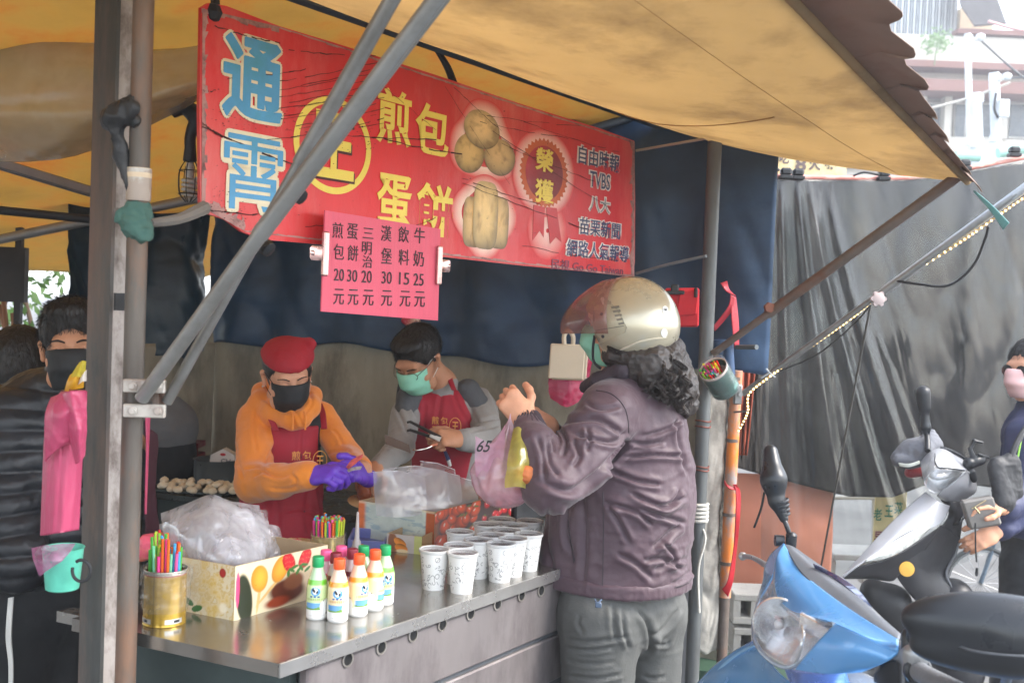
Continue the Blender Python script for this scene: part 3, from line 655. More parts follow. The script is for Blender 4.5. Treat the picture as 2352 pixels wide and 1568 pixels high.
# ceiling over the stall
cl = T('roof_tarp', 'yellow and orange tarpaulin roof stretched over the stall behind the sign', 'tarpaulin', SG + UP * 2.5)
zi = I0.z + .05
def clf(U, V):
    p = np.stack([SG.x + u.x * (-3.2 + 6.0 * U) + v.x * (-.02 + 3.4 * V), SG.y + u.y * (-3.2 + 6.0 * U) + v.y * (-.02 + 3.4 * V), zi - .20 * V * 3.4 + .02 * np.sin(U * 20) * np.sin(V * 9) + .03 * (fbm(st3(U * 14, V * 8), 3) - .5)], -1)
    return p
solid(O('sheet', grid(90, 50, clf), tarp2, cl), .002)
def bar(name, lab, a_, b_, r, mat=steel, cat='pipe', box=None, grp=None):
    t = T(name, lab, cat, a_, grp)
    if box:
        d = (b_ - a_); sdv = d.cross(UP).normalized() * box[0]; B().box((a_ + b_) / 2, d / 2, sdv, d.normalized().cross(sdv.normalized()) * box[1], .003).put('channel', mat, t)
        B().box((a_ + b_) / 2, d / 2, sdv * .3, d.normalized().cross(sdv.normalized()) * box[1] * 1.25, .001).put('rib', mat, t)
    else: B().tube([a_, b_], r, 12).put('tube', mat, t)
    return t
bar('roof_rafter', 'steel channel rafter under the roof, ending at the square post', P(-30, 368, 3.3), P(240, 450, 3.6), 0, steel, 'rafter', (.02, .014))
bar('roof_pipe', 'thin black pipe under the yellow roof above the masked man in the puffer jacket', P(-30, 480, 3.2), P(250, 508, 3.4), .013, dark)
bar('roof_pipe', 'grey pipe slanting up along the foot of the yellow roof toward the work lamp', P(-30, 556, 4.0), P(470, 452, 3.9), .018, steel)
bar('roof_rafter', 'steel channel rafter seen over the right half of the sign, below the awning', P(1150, 262, 3.9), P(1400, 190, 4.1), 0, steel, 'rafter', (.02, .02))
bar('roof_pipe', 'dark pipe beside the steel rafter above the rosette of the sign', P(1240, 292, 4.0), P(1460, 222, 4.2), .02, M('dark_blue_pipe', '2c343d', .6))
bar('roof_pipe', 'dark pipe where the orange roof meets the blue tarpaulin', P(1330, 305, 4.05), P(1520, 250, 4.2), .016, M('dark_blue_pipe', '2c343d', .6))
bar('roof_pipe', 'red painted pipe crossing the roof above the sign near the braces', P(640, 85, 3.2), P(800, 5, 3.0), .012, M('red_pipe', 'c0343c', .5))
bar('roof_wire', 'thin dark red line running down the roof toward the top edge of the sign', P(600, -60, 2.9), P(880, 130, 3.5), .004, M('red_wire', '6a2c28', .6), 'wire')
# greyish plastic sheet sagging under the roof, left
pf = T('plastic_sheet', 'crumpled grey brown plastic sheet sagging under the roof behind the post', 'plastic sheet', P(200, 200, 2.8))
def crum(V): 
    n_ = fbm(V * np.array([7, 7, 7]), 4); V[..., 2] += .01 * (n_ - .5); V[..., 1] += .035 * (ridge(V * np.array([1.5, 2, 7]), 4) - .4); return V
solid(O('sheet', patch([[P(-60, -80, 2.9), P(60, -40, 2.85), P(150, 40, 2.8), P(240, 96, 2.75), P(350, 112, 2.7), P(480, 104, 2.66)],
    [P(-60, 60, 2.8), P(60, 90, 2.72), P(150, 140, 2.68), P(240, 170, 2.66), P(350, 160, 2.62), P(480, 140, 2.6)],
    [P(-60, 240, 2.72), P(60, 250, 2.68), P(150, 250, 2.65), P(240, 250, 2.6), P(350, 215, 2.56), P(480, 180, 2.56)],
    [P(-60, 330, 2.85), P(60, 335, 2.8), P(150, 320, 2.72), P(240, 295, 2.7), P(350, 250, 2.64), P(480, 205, 2.6)],
    [P(-60, 372, 2.95), P(60, 372, 2.9), P(150, 360, 2.85), P(240, 335, 2.8), P(350, 285, 2.75), P(480, 215, 2.7)]], 14, crum), film('smoky_film', 'ece8d8', .5, 'd4ceb8', .2, .3, 6, 1.2), pf), .001)

# tarps round the stall
navy_t = M('navy_tarp', '2c4868', .42, var=.5, vs=2.5, bump=.2, bs=70, dirt='1c2c40', ds=1.8, da=.4, transl=.1, spec=.4)
WO = Vector((.80, 3.95, 0)); WD = Vector((-.905, .426, 0)).normalized(); WN = Vector((-WD.y, WD.x, 0))
def folds(U, V, sc=1., sd=0): return .05 * sc * (ridge(st3(U * 7 + V * 1.5, V * 2.2), sd) - .4) + .02 * sc * np.sin(U * 40 + 5 * fbm(st3(U * 5, V * 2), 2, sd)) * (.4 + V) + .012 * sc * (ridge(st3(U * 3 - V * 3, V * 9), sd + 2) - .4)
def wall(name, lab, o, d, L_, zt0, zt1, zb, mat, sc=1., nx=150, ny=70, cat='tarpaulin', wave=0., sd=0, th=.002, grow=0.):
    nrm = Vector((d.y, -d.x, 0)); o_ = arr(o); d_ = arr(d); n_ = arr(nrm)
    t = T(name, lab, cat, (o.x, o.y, zb))
    def fn(U, V):
        zt_ = zt0 + (zt1 - zt0) * U; zb_ = zb + wave * (np.sin(U * 11 + sd) * .5 + np.sin(U * 27 + 1) * .3 + fbm(st3(U * 6, 0), 2, sd)); z_ = zt_ + (zb_ - zt_) * V
        return o_ + d_ * (U * L_)[..., None] + n_ * (folds(U * L_ / 2, V, sc, sd) + grow * V)[..., None] + np.array((0, 0, 1)) * z_[..., None]
    solid(O('sheet', grid(nx, ny, fn), mat, t), th); return t
z_at = lambda px, py, Y: P(px, py, Y).z
wall('blue_tarp', 'navy blue tarpaulin hanging behind the two cooks from roof to shoulder height', WO - WD * .13, WD, 2.55, 2.62, 2.30, 1.45, navy_t, .8, wave=.035)
cor = WO + WD * 2.4
wall('blue_tarp', 'dark navy tarpaulin with a shiny fold just beyond the braces, behind the pole', cor - u * .02, -u, .72, 2.3, 2.15, 1.38, M('navy_dark_tarp', '1c3444', .35, var=.3, bump=.3, bs=40, transl=.06), 1.3, wave=.05, sd=3)
grimy = M('grimy_canvas', '96907f', .8, var=.3, vs=4, bump=.3, bs=60, dirt='4c463c', ds=5, da=.5, stretch=(1, 1, .4))
wall('canvas_wall', 'grimy grey canvas wall behind the cooks, under the blue tarpaulin', WO - WD * .02 + WN * .0 + Vector((.0, .06, 0)), WD, 2.5, 1.52, 1.52, .02, grimy, .35, sd=5)
wall('canvas_wall', 'grimy grey canvas at the back of the stall beside the low red crates', cor + Vector((0, .06, 0)), -u, .8, 1.45, 1.45, .02, grimy, .35, sd=6)
wall('blue_tarp', 'bright blue creased tarpaulin beyond the masked man in the black puffer jacket', P(215, 700, 5.4) * 1, Vector((-1, -.05, 0)), .62 * 1.0, 2.15, 2.0, .9, M('blue_tarp_left', '1f4a6e', .3, var=.5, vs=3, bump=.4, bs=20, transl=.12), 1.5, sd=8)
wall('pale_cloth', 'pale green creased cloth showing in the gap beside the round pole', P(372, 600, 3.85), Vector((-1, .0, 0)), .13, 2.0, 2.02, 1.2, M('pale_green_cloth', 'aeb59c', .6, transl=.3, bump=.3), .7, 40, 40, sd=9)
# sticks, foliage far left
tree = T('shrub', 'leafy green shrub outside the stall at the far left edge under the roof', 'shrub', P(0, 900, 6.5) * Vector((1, 1, 0)) if False else Vector((P(0, 700, 6.5).x, 6.5, 0)))
fr_ = random.Random(5); V = []; Fc = []
for i in range(2600):
    c = Vector((tree.location.x - .3 + fr_.gauss(0, .5), 6.6 + fr_.gauss(0, .4), fr_.uniform(.5, 2.6))); a1 = Vector((fr_.uniform(-1, 1), fr_.uniform(-1, 1), fr_.uniform(-1, .6))).normalized(); b1_ = a1.orthogonal().normalized()
    l = fr_.uniform(.03, .06); n = len(V); V += [c - a1 * l, c + b1_ * l * .35, c + a1 * l, c - b1_ * l * .35]; Fc.append((n, n + 1, n + 2, n + 3))
O('leaves', ME(V, Fc, False), M('leaf_green', '4c6b30', .5, var=.4, vs=3, transl=.4), tree, kind='stuff')
for i in range(6):
    x = tree.location.x + fr_.uniform(-.5, .3); B().tube([(x, 6.6, 0), (x + fr_.uniform(-.2, .2), 6.6, 1.2), (x + fr_.uniform(-.3, .3), 6.7, 2.2)], [.025, .018, .008], 8, smooth=3).put('stem', M('bark', '4c3b2c', .9), tree)
for i, (x0, y0, x1, y1, r_) in enumerate(((8, 690, 28, 900, .012), (-2, 700, 40, 880, .01), (30, 720, 44, 900, .012), (14, 760, 10, 900, .014))):
    bar('bamboo_stick', ['tallest brown stick leaning at the far left edge', 'brown stick crossing the others at the far left edge', 'brown stick nearest the dark haired head at the far left', 'shortest thick brown stick at the far left edge'][i], P(x0, y0, 5.0), P(x1, y1, 4.9), r_, M('stick_brown', '8a6248', .7), 'stick', grp='brown sticks at the far left')
B().box(P(16, 632, 4.8), (.11, 0, 0), (0, .02, 0), (0, 0, .12)).box(P(42, 740, 4.8), (.014, 0, 0), (0, .02, 0), (0, 0, .5)).put
fr = T('dark_rack', 'black metal rack standing at the far left edge before the greenery', 'rack', P(42, 1000, 4.8) * 1)
B().box(P(14, 630, 4.8), (.09, 0, 0), (0, .02, 0), (0, 0, .12)).put('panel', dark, fr)
for k in (42, -30):
    q = P(k, 700, 4.8); B().box((q.x, 4.8, .98), (.014, 0, 0), (0, .014, 0), (0, 0, .98)).put('leg', dark, fr)

# work lamp with cage
lp = T('work_lamp', 'caged work lamp with a spiral bulb hanging from a black cable beside the sign', 'lamp', P(434, 400, 2.75))
yl = 2.75; hk = M('lamp_black', '15181a', .5, bump=.3)
B().tube([P(395, 262, yl), P(425, 248, yl), P(455, 275, yl), P(438, 310, yl), P(437, 345, yl), P(436, 372, yl)], [.012, .02, .026, .014, .014, .014], 10, smooth=4).put('cable', hk, lp)
B().lathe([(.012, .05), (.015, .02), (.017, 0), (.015, -.004)], P(436, 368, yl)).put('socket', hk, lp)
bc = P(435, 420, yl)
for k in range(8):
    a = 2 * pi * k / 8; pr = [(.014, .052), (.026, .03), (.028, 0), (.024, -.03), (.008, -.048)]
    B().tube([bc + Vector((cos(a) * r_, sin(a) * r_, z_)) for r_, z_ in pr], .0012, 5, smooth=3).put('cage_wire', hk, lp)
for z_ in (.03, -.028): B().tube([bc + Vector((cos(a) * .026, sin(a) * .026, z_)) for a in np.linspace(0, 2 * pi, 19)], .0014, 5).put('cage_ring', hk, lp)
wb = M('bulb_white', 'b4b4b0', .3)
B().lathe([(.009, .05), (.011, .02), (.01, .012)], bc).put('bulb_base', wb, lp)
B().tube([bc + Vector((cos(a) * .016, sin(a) * .016, .012 - .045 * a / (2 * pi * 4))) for a in np.linspace(0, 2 * pi * 4, 70)], .0045, 7).put('spiral_bulb', wb, lp)

# ---- right pole
a, b = vert(1622, 700, 3.66, 0, 2.55)
b = Vector((P(1642, 325, 3.66).x, 3.66, P(1642, 325, 3.66).z)); a = Vector((P(1597, 1420, 3.66).x, 3.66, 0))
rp = T('corner_pole', 'dark grey round pole behind the helmeted woman, bound with wire and white rope', 'pole', a)
B().tube([a, b], .0235, 18).put('tube', M('grey_pole', '5f6262', .55, .35, var=.3, vs=6, bump=.15, dirt='3c3a38', ds=4, da=.5, stretch=(1, 1, .3)), rp)
def rpt(py):
    t_ = (P(1600, py, 3.66).z - a.z) / (b.z - a.z); return a.lerp(b, t_)
rw = M('rust_wire', '6b3a30', .6, .3)
for y_ in (965, 978, 1070, 1078): B().tube([rpt(y_) + Vector((cos(k) * .026, sin(k) * .026, .002 * sin(k * 2))) for k in np.linspace(0, 2 * pi, 17)], .0028, 6).put('wire_binding', rw, rp)
wr_ = M('white_rope', 'c9c6bd', .9, bump=.8, bs=300)
for i, y_ in enumerate((1160, 1169, 1178, 1187, 1196)): B().tube([rpt(y_) + Vector((cos(k) * .028, sin(k) * .028, .006 * k / 6.28)) for k in np.linspace(0, 2 * pi, 17)], .0058, 7).put('rope_turn', wr_, rp)
B().tube([rpt(1200), rpt(1230) + Vector((.02, -.03, 0)), rpt(1300) + Vector((.0, -.035, 0)), rpt(1400) + Vector((.01, -.03, 0))], .004, 7, smooth=5).put('rope_end', wr_, rp)
B().tube([P(1462, 628, 3.9), P(1540, 606, 3.75), P(1622, 588, 3.63)], .0055, 7, smooth=4).put('cord', M('grey_cord', '7d868c', .8), rp)
B().tube([P(1462, 346, 3.95), P(1622, 318, 3.66)], .005, 7).put('cord', M('pale_cord', 'b4b0a6', .8), rp)
st1 = brace('awning_strut', 'dark rust-edged strut rising from the corner pole to the tip of the awning', [P(1638, 812, 3.64), P(2200, 405, 3.2)], .012, rusty)
B().tube([P(1762, 722, 3.54), P(2200, 405, 3.19)], .0165, 12).put('sleeve', rusty, st1)
B().lathe([(.017, -.012), (.017, .012)], P(1767, 706, 3.52), (0, -1, 0), 6).put('bolt', M('rust_bolt', '7a4a36', .7), st1)
op = T('orange_pole', 'neighbouring pole with chipped orange paint over grey metal, tied with a red ribbon', 'pole', Vector((P(1668, 1300, 3.85).x, 3.85, 0)))
ob = Vector((P(1668, 1300, 3.85).x, 3.85, 0)); otp = P(1673, 850, 3.85); otp = Vector((ob.x + .004, 3.85, otp.z))
mo = M('orange_chipped', 'd97c2c', .55, var=.15, bump=.3, bs=40, dirt='8b8d8c', ds=11, da=.95, stretch=(1, 1, .6))
zc = P(1668, 1370, 3.85).z
B().tube([(ob.x, 3.85, zc), otp], .0215, 16).put('painted_tube', mo, op); B().tube([ob, (ob.x, 3.85, zc + .01)], .019, 16).put('lower_tube', rusty, op)
for y_ in (868, 1010, 1180, 1292): c = P(1668, y_, 3.85); B().lathe([(.0235, -.006), (.0235, .006)], (ob.x, 3.85, c.z)).put('band', rusty, op)
rdm = M('red_ribbon', 'b3202c', .45, transl=.3, bump=.3)
rb = T('red_ribbon', 'long dark red ribbon knotted on the orange pole and trailing down it', 'ribbon', P(1680, 1120, 3.8))
solid(O('band', patch([[P(1664, 1102, 3.81), P(1674, 1116, 3.8), P(1694, 1116, 3.81)], [P(1664, 1112, 3.81), P(1676, 1122, 3.79), P(1692, 1126, 3.81)]], 5), rdm, rb), .003)
solid(O('tail', patch([[P(1682, 1112, 3.8), P(1690, 1128, 3.8), P(1690, 1180, 3.79), P(1686, 1250, 3.8), P(1672, 1330, 3.79), P(1658, 1352, 3.8)], [P(1692, 1112, 3.8), P(1700, 1132, 3.82), P(1699, 1190, 3.8), P(1692, 1260, 3.81), P(1684, 1330, 3.8), P(1672, 1370, 3.81)]], 6), rdm, rb), .003)
rt = T('blue_tarp_roll', 'end of the blue tarpaulin rolled up beside the corner pole', 'tarpaulin', P(1660, 830, 3.8))
B().tube([P(1655, 780, 3.78), P(1658, 868, 3.78)], [.03, .026], 14, smooth=5).put('roll', M('navy_roll', '274468', .4, bump=.4), rt)
B().tube([P(1672, 788, 3.76), P(1674, 860, 3.76)], [.018, .022], 14, smooth=5).put('roll', M('navy_roll', '274468', .4), rt)
B().tube([P(1692, 797, 3.7), P(1738, 797, 3.6)], .0085, 10).put('peg', M('grey_pvc', '5a6164', .5), rt)
# pale canvas between the poles
cv = T('canvas_flap', 'dirty off-white canvas flap with frayed dark edges between the corner pole and the orange pole', 'canvas', Vector((P(1640, 1500, 3.95).x, 3.95, 0)))
def cvf(U, V):
    x0, x1 = P(1592, 1200, 3.93), P(1668, 1200, 3.93); zt_, zb_ = P(1640, 862, 3.93).z, P(1640, 1497, 3.93).z; w_ = x1.x - x0.x
    return np.stack([x0.x + w_ * U + .012 * np.sin(V * 9) * V, 3.93 + .014 * (ridge(st3(U * 2 + V * 3, V * 7)) - .4), zt_ + (zb_ - zt_) * V + .01 * np.sin(U * 9)], -1)
solid(O('sheet', grid(40, 90, cvf), M('off_white_canvas', 'bdb9b0', .85, var=.15, bump=.3, bs=60, dirt='33312e', ds=4.5, da=.42), cv), .003)
def cve(U, V):
    q = cvf(.84 + .16 * U + .02 * np.sin(V * 60) * (1 - U), V); q[..., 1] -= .004; return q
solid(O('frayed_edge', grid(8, 120, cve), M('fray_dark', '3a3833', .9, bump=.8, bs=60, dirt='a09c90', ds=22, da=.6), cv), .002)
# knotted red film on the pole corner
kn = T('knotted_bag', 'torn strip of translucent red bag knotted near the corner pole', 'plastic bag', P(1680, 720, 3.75))
rf = M('red_film', 'd64a58', .3, transl=.45, bump=.4)
for rows in ([[P(1655, 650, 3.74), P(1668, 668, 3.73), P(1688, 678, 3.74)], [P(1670, 645, 3.74), P(1675, 665, 3.75), P(1690, 680, 3.75)]],
    [[P(1678, 676, 3.74), P(1672, 705, 3.73), P(1636, 752, 3.74)], [P(1688, 682, 3.74), P(1680, 715, 3.74), P(1642, 760, 3.75)]],
    [[P(1680, 680, 3.74), P(1680, 730, 3.73), P(1688, 800, 3.74)], [P(1690, 682, 3.75), P(1696, 740, 3.75), P(1697, 800, 3.75)]]):
    solid(O('film_strip', patch(rows, 6), rf, kn), .003)
# dark cabinet end beside the counter
db = T('dark_board', 'slate grey board standing between the counter and the canvas flap', 'board', Vector((P(1545, 1500, 3.75).x, 3.75, 0)))
c = P(1540, 1500, 3.78); B().box((c.x, 3.78, .5), (.085, 0, 0), (0, .012, 0), (0, 0, .5), .003).put('board', M('slate_board', '55575a', .6, var=.15, bump=.1), db)
gm = T('green_crate_rail', 'dark green painted rail on the ground beside the dirty canvas flap', 'rail', P(1600, 1520, 4.2))
B().box(P(1640, 1530, 4.0), (.25, -.05, 0), (.02, .12, 0), (0, 0, .02)).put('board', M('dark_green', '2e4a38', .7), gm)
B().tube([P(1575, 1552, 3.95), P(1640, 1500, 4.1)], .011, 8).put('bright_edge', M('bright_green', '3f9a5e', .6), gm)
# ---- neighbour stall on the right: film over dark tarp
Yr = 4.75
def nf(off, x0, x1, ytop, ybot, amp, sd=0, cre=None):
    def fn(U, V):
        px = x0 + (x1 - x0) * U; yt_ = ytop(px); yb_ = ybot(px) if callable(ybot) else ybot; py = yt_ + (yb_ - yt_) * V
        Y = Yr + off + .0006 * (px - 1700); Y = Y + amp * (ridge(st3(U * 3.2 + .8 * V, V * 1.3), sd) - .45) + .35 * amp * (ridge(st3(U * 11 - 3 * V, V * 3), sd + 5) - .4) + amp * .12 * np.sin(U * 30 + V * 3 + 3 * fbm(st3(U * 4, V * 3), 3, sd))
        for (xa, xb, wa, wb, am) in cre or ():
            xl = xa + (xb - xa) * V ** 1.25; w_ = wa + (wb - wa) * V; d_ = (px - xl) / w_; Y = Y - am * np.exp(-d_ ** 2) * np.clip(V * 6, 0, 1) - am * .5 * np.exp(-((d_ - 1.8) / .5) ** 2) * V
        x = (px - 1176) / F; z_ = (784 - py) / F; D = np.stack([x, z_, -np.ones_like(x)], -1) @ np.array(CR).T
        return np.array(tuple(EYE)) + D * (Y / D[..., 1])[..., None]
    return fn
topy = lambda px: np.interp(px, [1690, 1745, 1900, 2090, 2215, 2500], [432, 407, 412, 412, 392, 350])
boty = lambda px: np.interp(px, [1600, 1700, 1745, 1790, 1860, 1950, 2050, 2120, 2190, 2300, 2500], [1060, 1078, 1090, 1100, 1118, 1140, 1142, 1115, 1108, 1122, 1150])
dtp = T('black_tarp', 'black tarpaulin with deep folds hanging under clear plastic on the neighbouring stall', 'tarpaulin', P(1900, 1100, Yr))
solid(O('sheet', grid(150, 90, nf(.06, 1745, 2500, topy, boty, .06, 2, [(1850, 1900, 20, 60, .05), (1960, 2060, 20, 70, .05), (2160, 2150, 30, 60, .03)])), M('black_tarp_m', '221f20', .6, var=.4, vs=2, bump=.0, bs=30, dirt='3d3935', ds=1.6, da=.4, spec=.08), dtp), .003)
solid(O('lower_flap', grid(40, 40, nf(.04, 1688, 1765, lambda x: np.interp(x, [1688, 1745, 1765], [880, 790, 780]), lambda x: np.interp(x, [1688, 1765], [1072, 1094]), .04, 4)), M('brown_black_tarp', '38312c', .6, var=.3, bump=.3, bs=60), dtp), .003)
cf = T('clear_sheet', 'clear glossy plastic sheet draped in long creases over the black tarpaulin', 'plastic sheet', P(1900, 1330, Yr - .2))
solid(O('sheet', grid(240, 150, nf(-.2, 1748, 2480, topy, lambda px: np.interp(px, [1745, 1860, 2110, 2480], [1300, 1320, 1335, 1180]), .03, 7, [(1795, 1825, 6, 20, .045), (1832, 1960, 7, 26, .07), (1858, 2090, 7, 26, .065), (1900, 2170, 8, 34, .035), (1880, 1900, 8, 30, .03), (1760, 1770, 12, 30, .02), (2230, 2215, 20, 46, .03), (2330, 2320, 20, 40, .02)])), film('clear_film', 'f4f6f6', .03, 'b4b6b2', .12, .08, 6, .36), cf), .001)
rl = T('top_rail', 'pinkish red rail along the top of the plastic sheet with black spring clips', 'rail', P(1750, 405, Yr - .2))
B().tube([P(*q, Yr - .16 + .0006 * (q[0] - 1700)) for q in ((1745, 404), (1900, 408), (2090, 408), (2215, 388), (2352, 362), (2500, 330))], .011, 10, smooth=4).put('rail_tube', M('pink_pipe', 'c9796c', .5, dirt='e3c3b4', ds=6), rl)
for x, y in ((1805, 398), (1833, 400), (2030, 402), (2216, 378), (2330, 348)):
    c = P(x, y, Yr - .2 + .0006 * (x - 1700)); B().box(c + UP * .006, (.024, .0, 0), (0, .02, 0), (0, 0, .016), .009).box(c - UP * .016, (.026, 0, 0), (0, .022, 0), (0, 0, .008), .003).put('spring_clip', black, rl)
pv = T('pipe_fitting', 'grey plastic pipe fitting with an open end beside the blue tarpaulin', 'pipe fitting', P(1712, 405, 4.5))
B().lathe([(.02, 0), (.02, .05), (.013, .05), (.013, .01)], P(1722, 408, 4.45), (-.5, -.8, .1), 16, False).box(P(1706, 414, 4.5), (.035, 0, 0), (0, .02, 0), (0, 0, .035), .012).put('fitting', M('pvc_grey', '7e8a8c', .5), pv)
# red/orange cloth strip and orange panel
os_ = T('orange_cloth', 'orange red cloth strip bunched between the blue tarpaulin and the clear sheet', 'cloth', P(1710, 700, 4.55))
def ocf(U, V):
    L_ = lambda px, py, Y: None
    px = np.interp(V, [0, .25, .6, 1], [1690, 1692, 1694, 1694])[...] + U * np.interp(V, [0, .3, .7, 1], [62, 52, 40, 22]); py = 425 + V * 620; Y = 4.5 + .05 * (ridge(st3(U * 2 + V, V * 4), 3) - .4) + .02 * np.sin(U * 17)
    x = (px - 1176) / F; z_ = (784 - py) / F; D = np.stack([x, z_, -np.ones_like(x)], -1) @ np.array(CR).T; return np.array(tuple(EYE)) + D * (Y / D[..., 1])[..., None]
solid(O('sheet', grid(30, 80, ocf), M('orange_red_cloth', 'b4573c', .6, var=.3, bump=.3, bs=40, dirt='4a2c24', ds=3, da=.5), os_), .003)
pp_ = T('stall_side_panel', 'faded orange plastic panel closing the foot of the neighbouring stall', 'panel', P(1800, 1340, 4.9))
solid(O('sheet', patch([[P(1680, 1085, 4.95), P(1800, 1090, 4.95), P(1915, 1100, 5.0)], [P(1680, 1200, 4.93), P(1800, 1210, 4.9), P(1912, 1215, 4.98)], [P(1680, 1345, 4.95), P(1790, 1345, 4.93), P(1905, 1340, 5.0)]], 12, lambda V: V + np.array((0, .03, 0)) * (fbm(V * 6)[..., None] - .5)), M('orange_panel_m', 'd9896c', .6, var=.15, bump=.15, dirt='b46a54', ds=3, da=.3), pp_), .004)
# things behind the film: white frame, sign board, foam box
wf = T('white_stand', 'white metal stand behind the clear plastic sheet', 'stand', P(1960, 1320, 5.6)); wm_ = M('white_enamel', 'c9c7c2', .5)
for q in ((1905, 1142, 1903, 1300), (2008, 1142, 2006, 1300)): B().tube([P(q[0], q[1], 5.6), P(q[2], q[3], 5.6)], .012, 8).put('leg', wm_, wf)
B().tube([P(1900, 1142, 5.6), P(2030, 1142, 5.6)], .012, 8).put('cross_bar', wm_, wf)
bd = T('menu_board', 'yellow board with green and maroon characters behind the clear plastic sheet', 'sign board', P(2030, 1290, 5.4))
cb = P(2042, 1215, 5.4); B().box(cb, (.078, 0, 0), (0, .006, 0), (0, 0, .19), .002).put('board', M('pale_yellow', 'dcc98c', .6), bd)
for s, cc_, x, y in (('老', '2f7d5a', 2014, 1180), ('王', '2f7d5a', 2040, 1172), ('菜', '2f7d5a', 2062, 1165), ('早', '7a2436', 2016, 1232), ('餐', '7a2436', 2040, 1224), ('店', '7a2436', 2063, 1214), ('來', '2c5a9a', 2018, 1275), ('坐', '2c5a9a', 2050, 1268)):
    text('lettering', s, M('ink_' + cc_, cc_, .6), bd, P(x, y, 5.4) - Vector((0, .012, 0)), (1, 0, 0), (0, 0, 1), .042, .06, .02)
fb = T('foam_box', 'pale polystyrene box lid on legs on the ground behind the plastic sheet', 'box', P(1950, 1330, 5.2))
B().box(P(1960, 1268, 5.3), (.13, 0, 0), (0, .12, 0), (0, 0, .014), .005).put('lid', M('foam', 'b9b6b0', .9, bump=.3), fb)
for x in (1905, 1985, 2012): B().box(P(x, 1310, 5.25), (.02, 0, 0), (0, .04, 0), (0, 0, .06), .004).put('leg', M('foam', 'b9b6b0', .9), fb)
# breeze blocks
blk = M('breeze_block', '9b9892', .95, var=.15, bump=.9, bs=70, dirt='6b6863', ds=12, da=.3)
for i, (x, y) in enumerate(((1722, 1385), (1722, 1462), (1730, 1530))):
    Y_ = 4.35; c = P(x, y, Y_); t = T('breeze_block', ['topmost grey hollow concrete block of the stack beside the blue scooter', 'middle grey hollow concrete block of the stack beside the blue scooter', 'lowest concrete block of the stack beside the blue scooter, partly hidden'][i], 'concrete block', c, 'stacked hollow concrete blocks')
    hw, hh = .085, .06; bb = B()
    for zz_ in (-hh + .014, hh - .014): bb.box(c + UP * zz_, (hw, 0, 0), (0, .09, 0), (0, 0, .014), .004)
    for xx_ in (-hw + .016, 0, hw - .016): bb.box(c + Vector((xx_, 0, 0)), (.014, 0, 0), (0, .088, 0), (0, 0, hh - .028))
    bb.box(c + Vector((0, .05, 0)), (hw - .03, 0, 0), (0, .008, 0), (0, 0, hh - .028)).put('block', blk, t)
# second stall's strut, LED strip, cables
s2a, s2b = P(1705, 905, 3.8), P(2400, 398, 3.3)
st2 = brace('awning_strut', 'pale grey strut with a lobed knob, rising to the right edge above the LED strip', [s2a, s2b], .0105, gal)
ab = P(2030, 668, 3.57); B().tube([ab, s2b - (s2b - s2a).normalized() * .0], .0145, 12).put('sleeve', M('pale_tube', 'a9adaf', .4, .3), st2)
kc = P(2016, 686, 3.52); bb = B(); bb.lathe([(.02, 0), (.02, .012), (.012, .016)], kc, (0, -1, 0), 16)
for k in range(6): bb.lathe([(.007, 0), (.007, .012)], kc + Vector((cos(k * pi / 3) * .019, 0, sin(k * pi / 3) * .019)), (0, -1, 0), 8)
bb.put('lobed_knob', M('knob_white', 'c4b4b2', .6), st2)
B().box(P(1694, 905, 3.8), (.014, 0, 0), (0, .014, 0), (0, 0, .035), .004).lathe([(.009, 0), (.009, .01)], P(1700, 905, 3.78), (0, -1, 0), 6).put('bracket', steel, st2)
led = T('led_strip', 'thin lit LED strip strung along the pale strut of the neighbouring stall', 'light strip', P(1720, 940, 3.75))
path = [P(1690, 1000, 3.85), P(1716, 950, 3.78), P(1717, 925, 3.76), P(1722, 902, 3.75), P(1760, 870, 3.74), P(1850, 805, 3.7), P(1950, 735, 3.62), P(2000, 695, 3.57), P(2050, 655, 3.55), P(2200, 560, 3.44), P(2300, 490, 3.38), P(2400, 420, 3.3)]
pts, _ = crom(path, 1., 24)
B().tube(pts, .0036, 6).put('strip', M('led_strip_m', 'b99f72', .5), led)
ledm = M('led_dot', 'ffd890', .4, emit=1.6); db_ = B(); acc = 0
for i in range(1, len(pts)):
    acc += (pts[i] - pts[i - 1]).length
    if acc > .0125: acc = 0; db_.ball(pts[i] - Vector((0, .003, 0)), .0036, 6)
db_.put('led', ledm, led, kind='stuff')
cbm = M('black_cable', '1d1e20', .5)
cb1 = T('power_cable', 'black cable looping down from the LED strip to the right of the lobed knob', 'cable', P(2060, 640, 3.5))
B().tube([P(2060, 645, 3.52), P(2110, 652, 3.48), P(2180, 655, 3.45), P(2235, 610, 3.42), P(2262, 550, 3.4), P(2270, 520, 3.38)], .0045, 8, smooth=6).put('cable', cbm, cb1)
cb2 = T('power_cable', 'thin black cable sagging beneath the LED strip to the left of the lobed knob', 'cable', P(1850, 820, 3.7))
B().tube([P(1790, 852, 3.72), P(1880, 812, 3.68), P(1960, 745, 3.62), P(2000, 700, 3.58)], .003, 6, smooth=6).put('cable', cbm, cb2)
gy = T('guy_rope', 'thin dark rope running down steeply from the lobed knob behind the scooters', 'rope', P(2000, 700, 3.6))
B().tube([P(2000, 698, 3.6), P(1942, 1000, 3.9), P(1886, 1300, 4.2)], .0038, 6, smooth=3).put('rope', M('dark_rope', '4a4844', .9), gy)
cl_ = T('cable_tie', 'small grey plastic tie holding the LED strip to the pale strut', 'cable tie', P(1762, 862, 3.72))
B().tube([P(1748, 868, 3.72), P(1768, 856, 3.71), P(1780, 866, 3.72)], .003, 6).tube([P(1760, 846, 3.72), P(1774, 864, 3.71)], .003, 6).put('tie', M('tie_grey', 'a4abb0', .5), cl_)
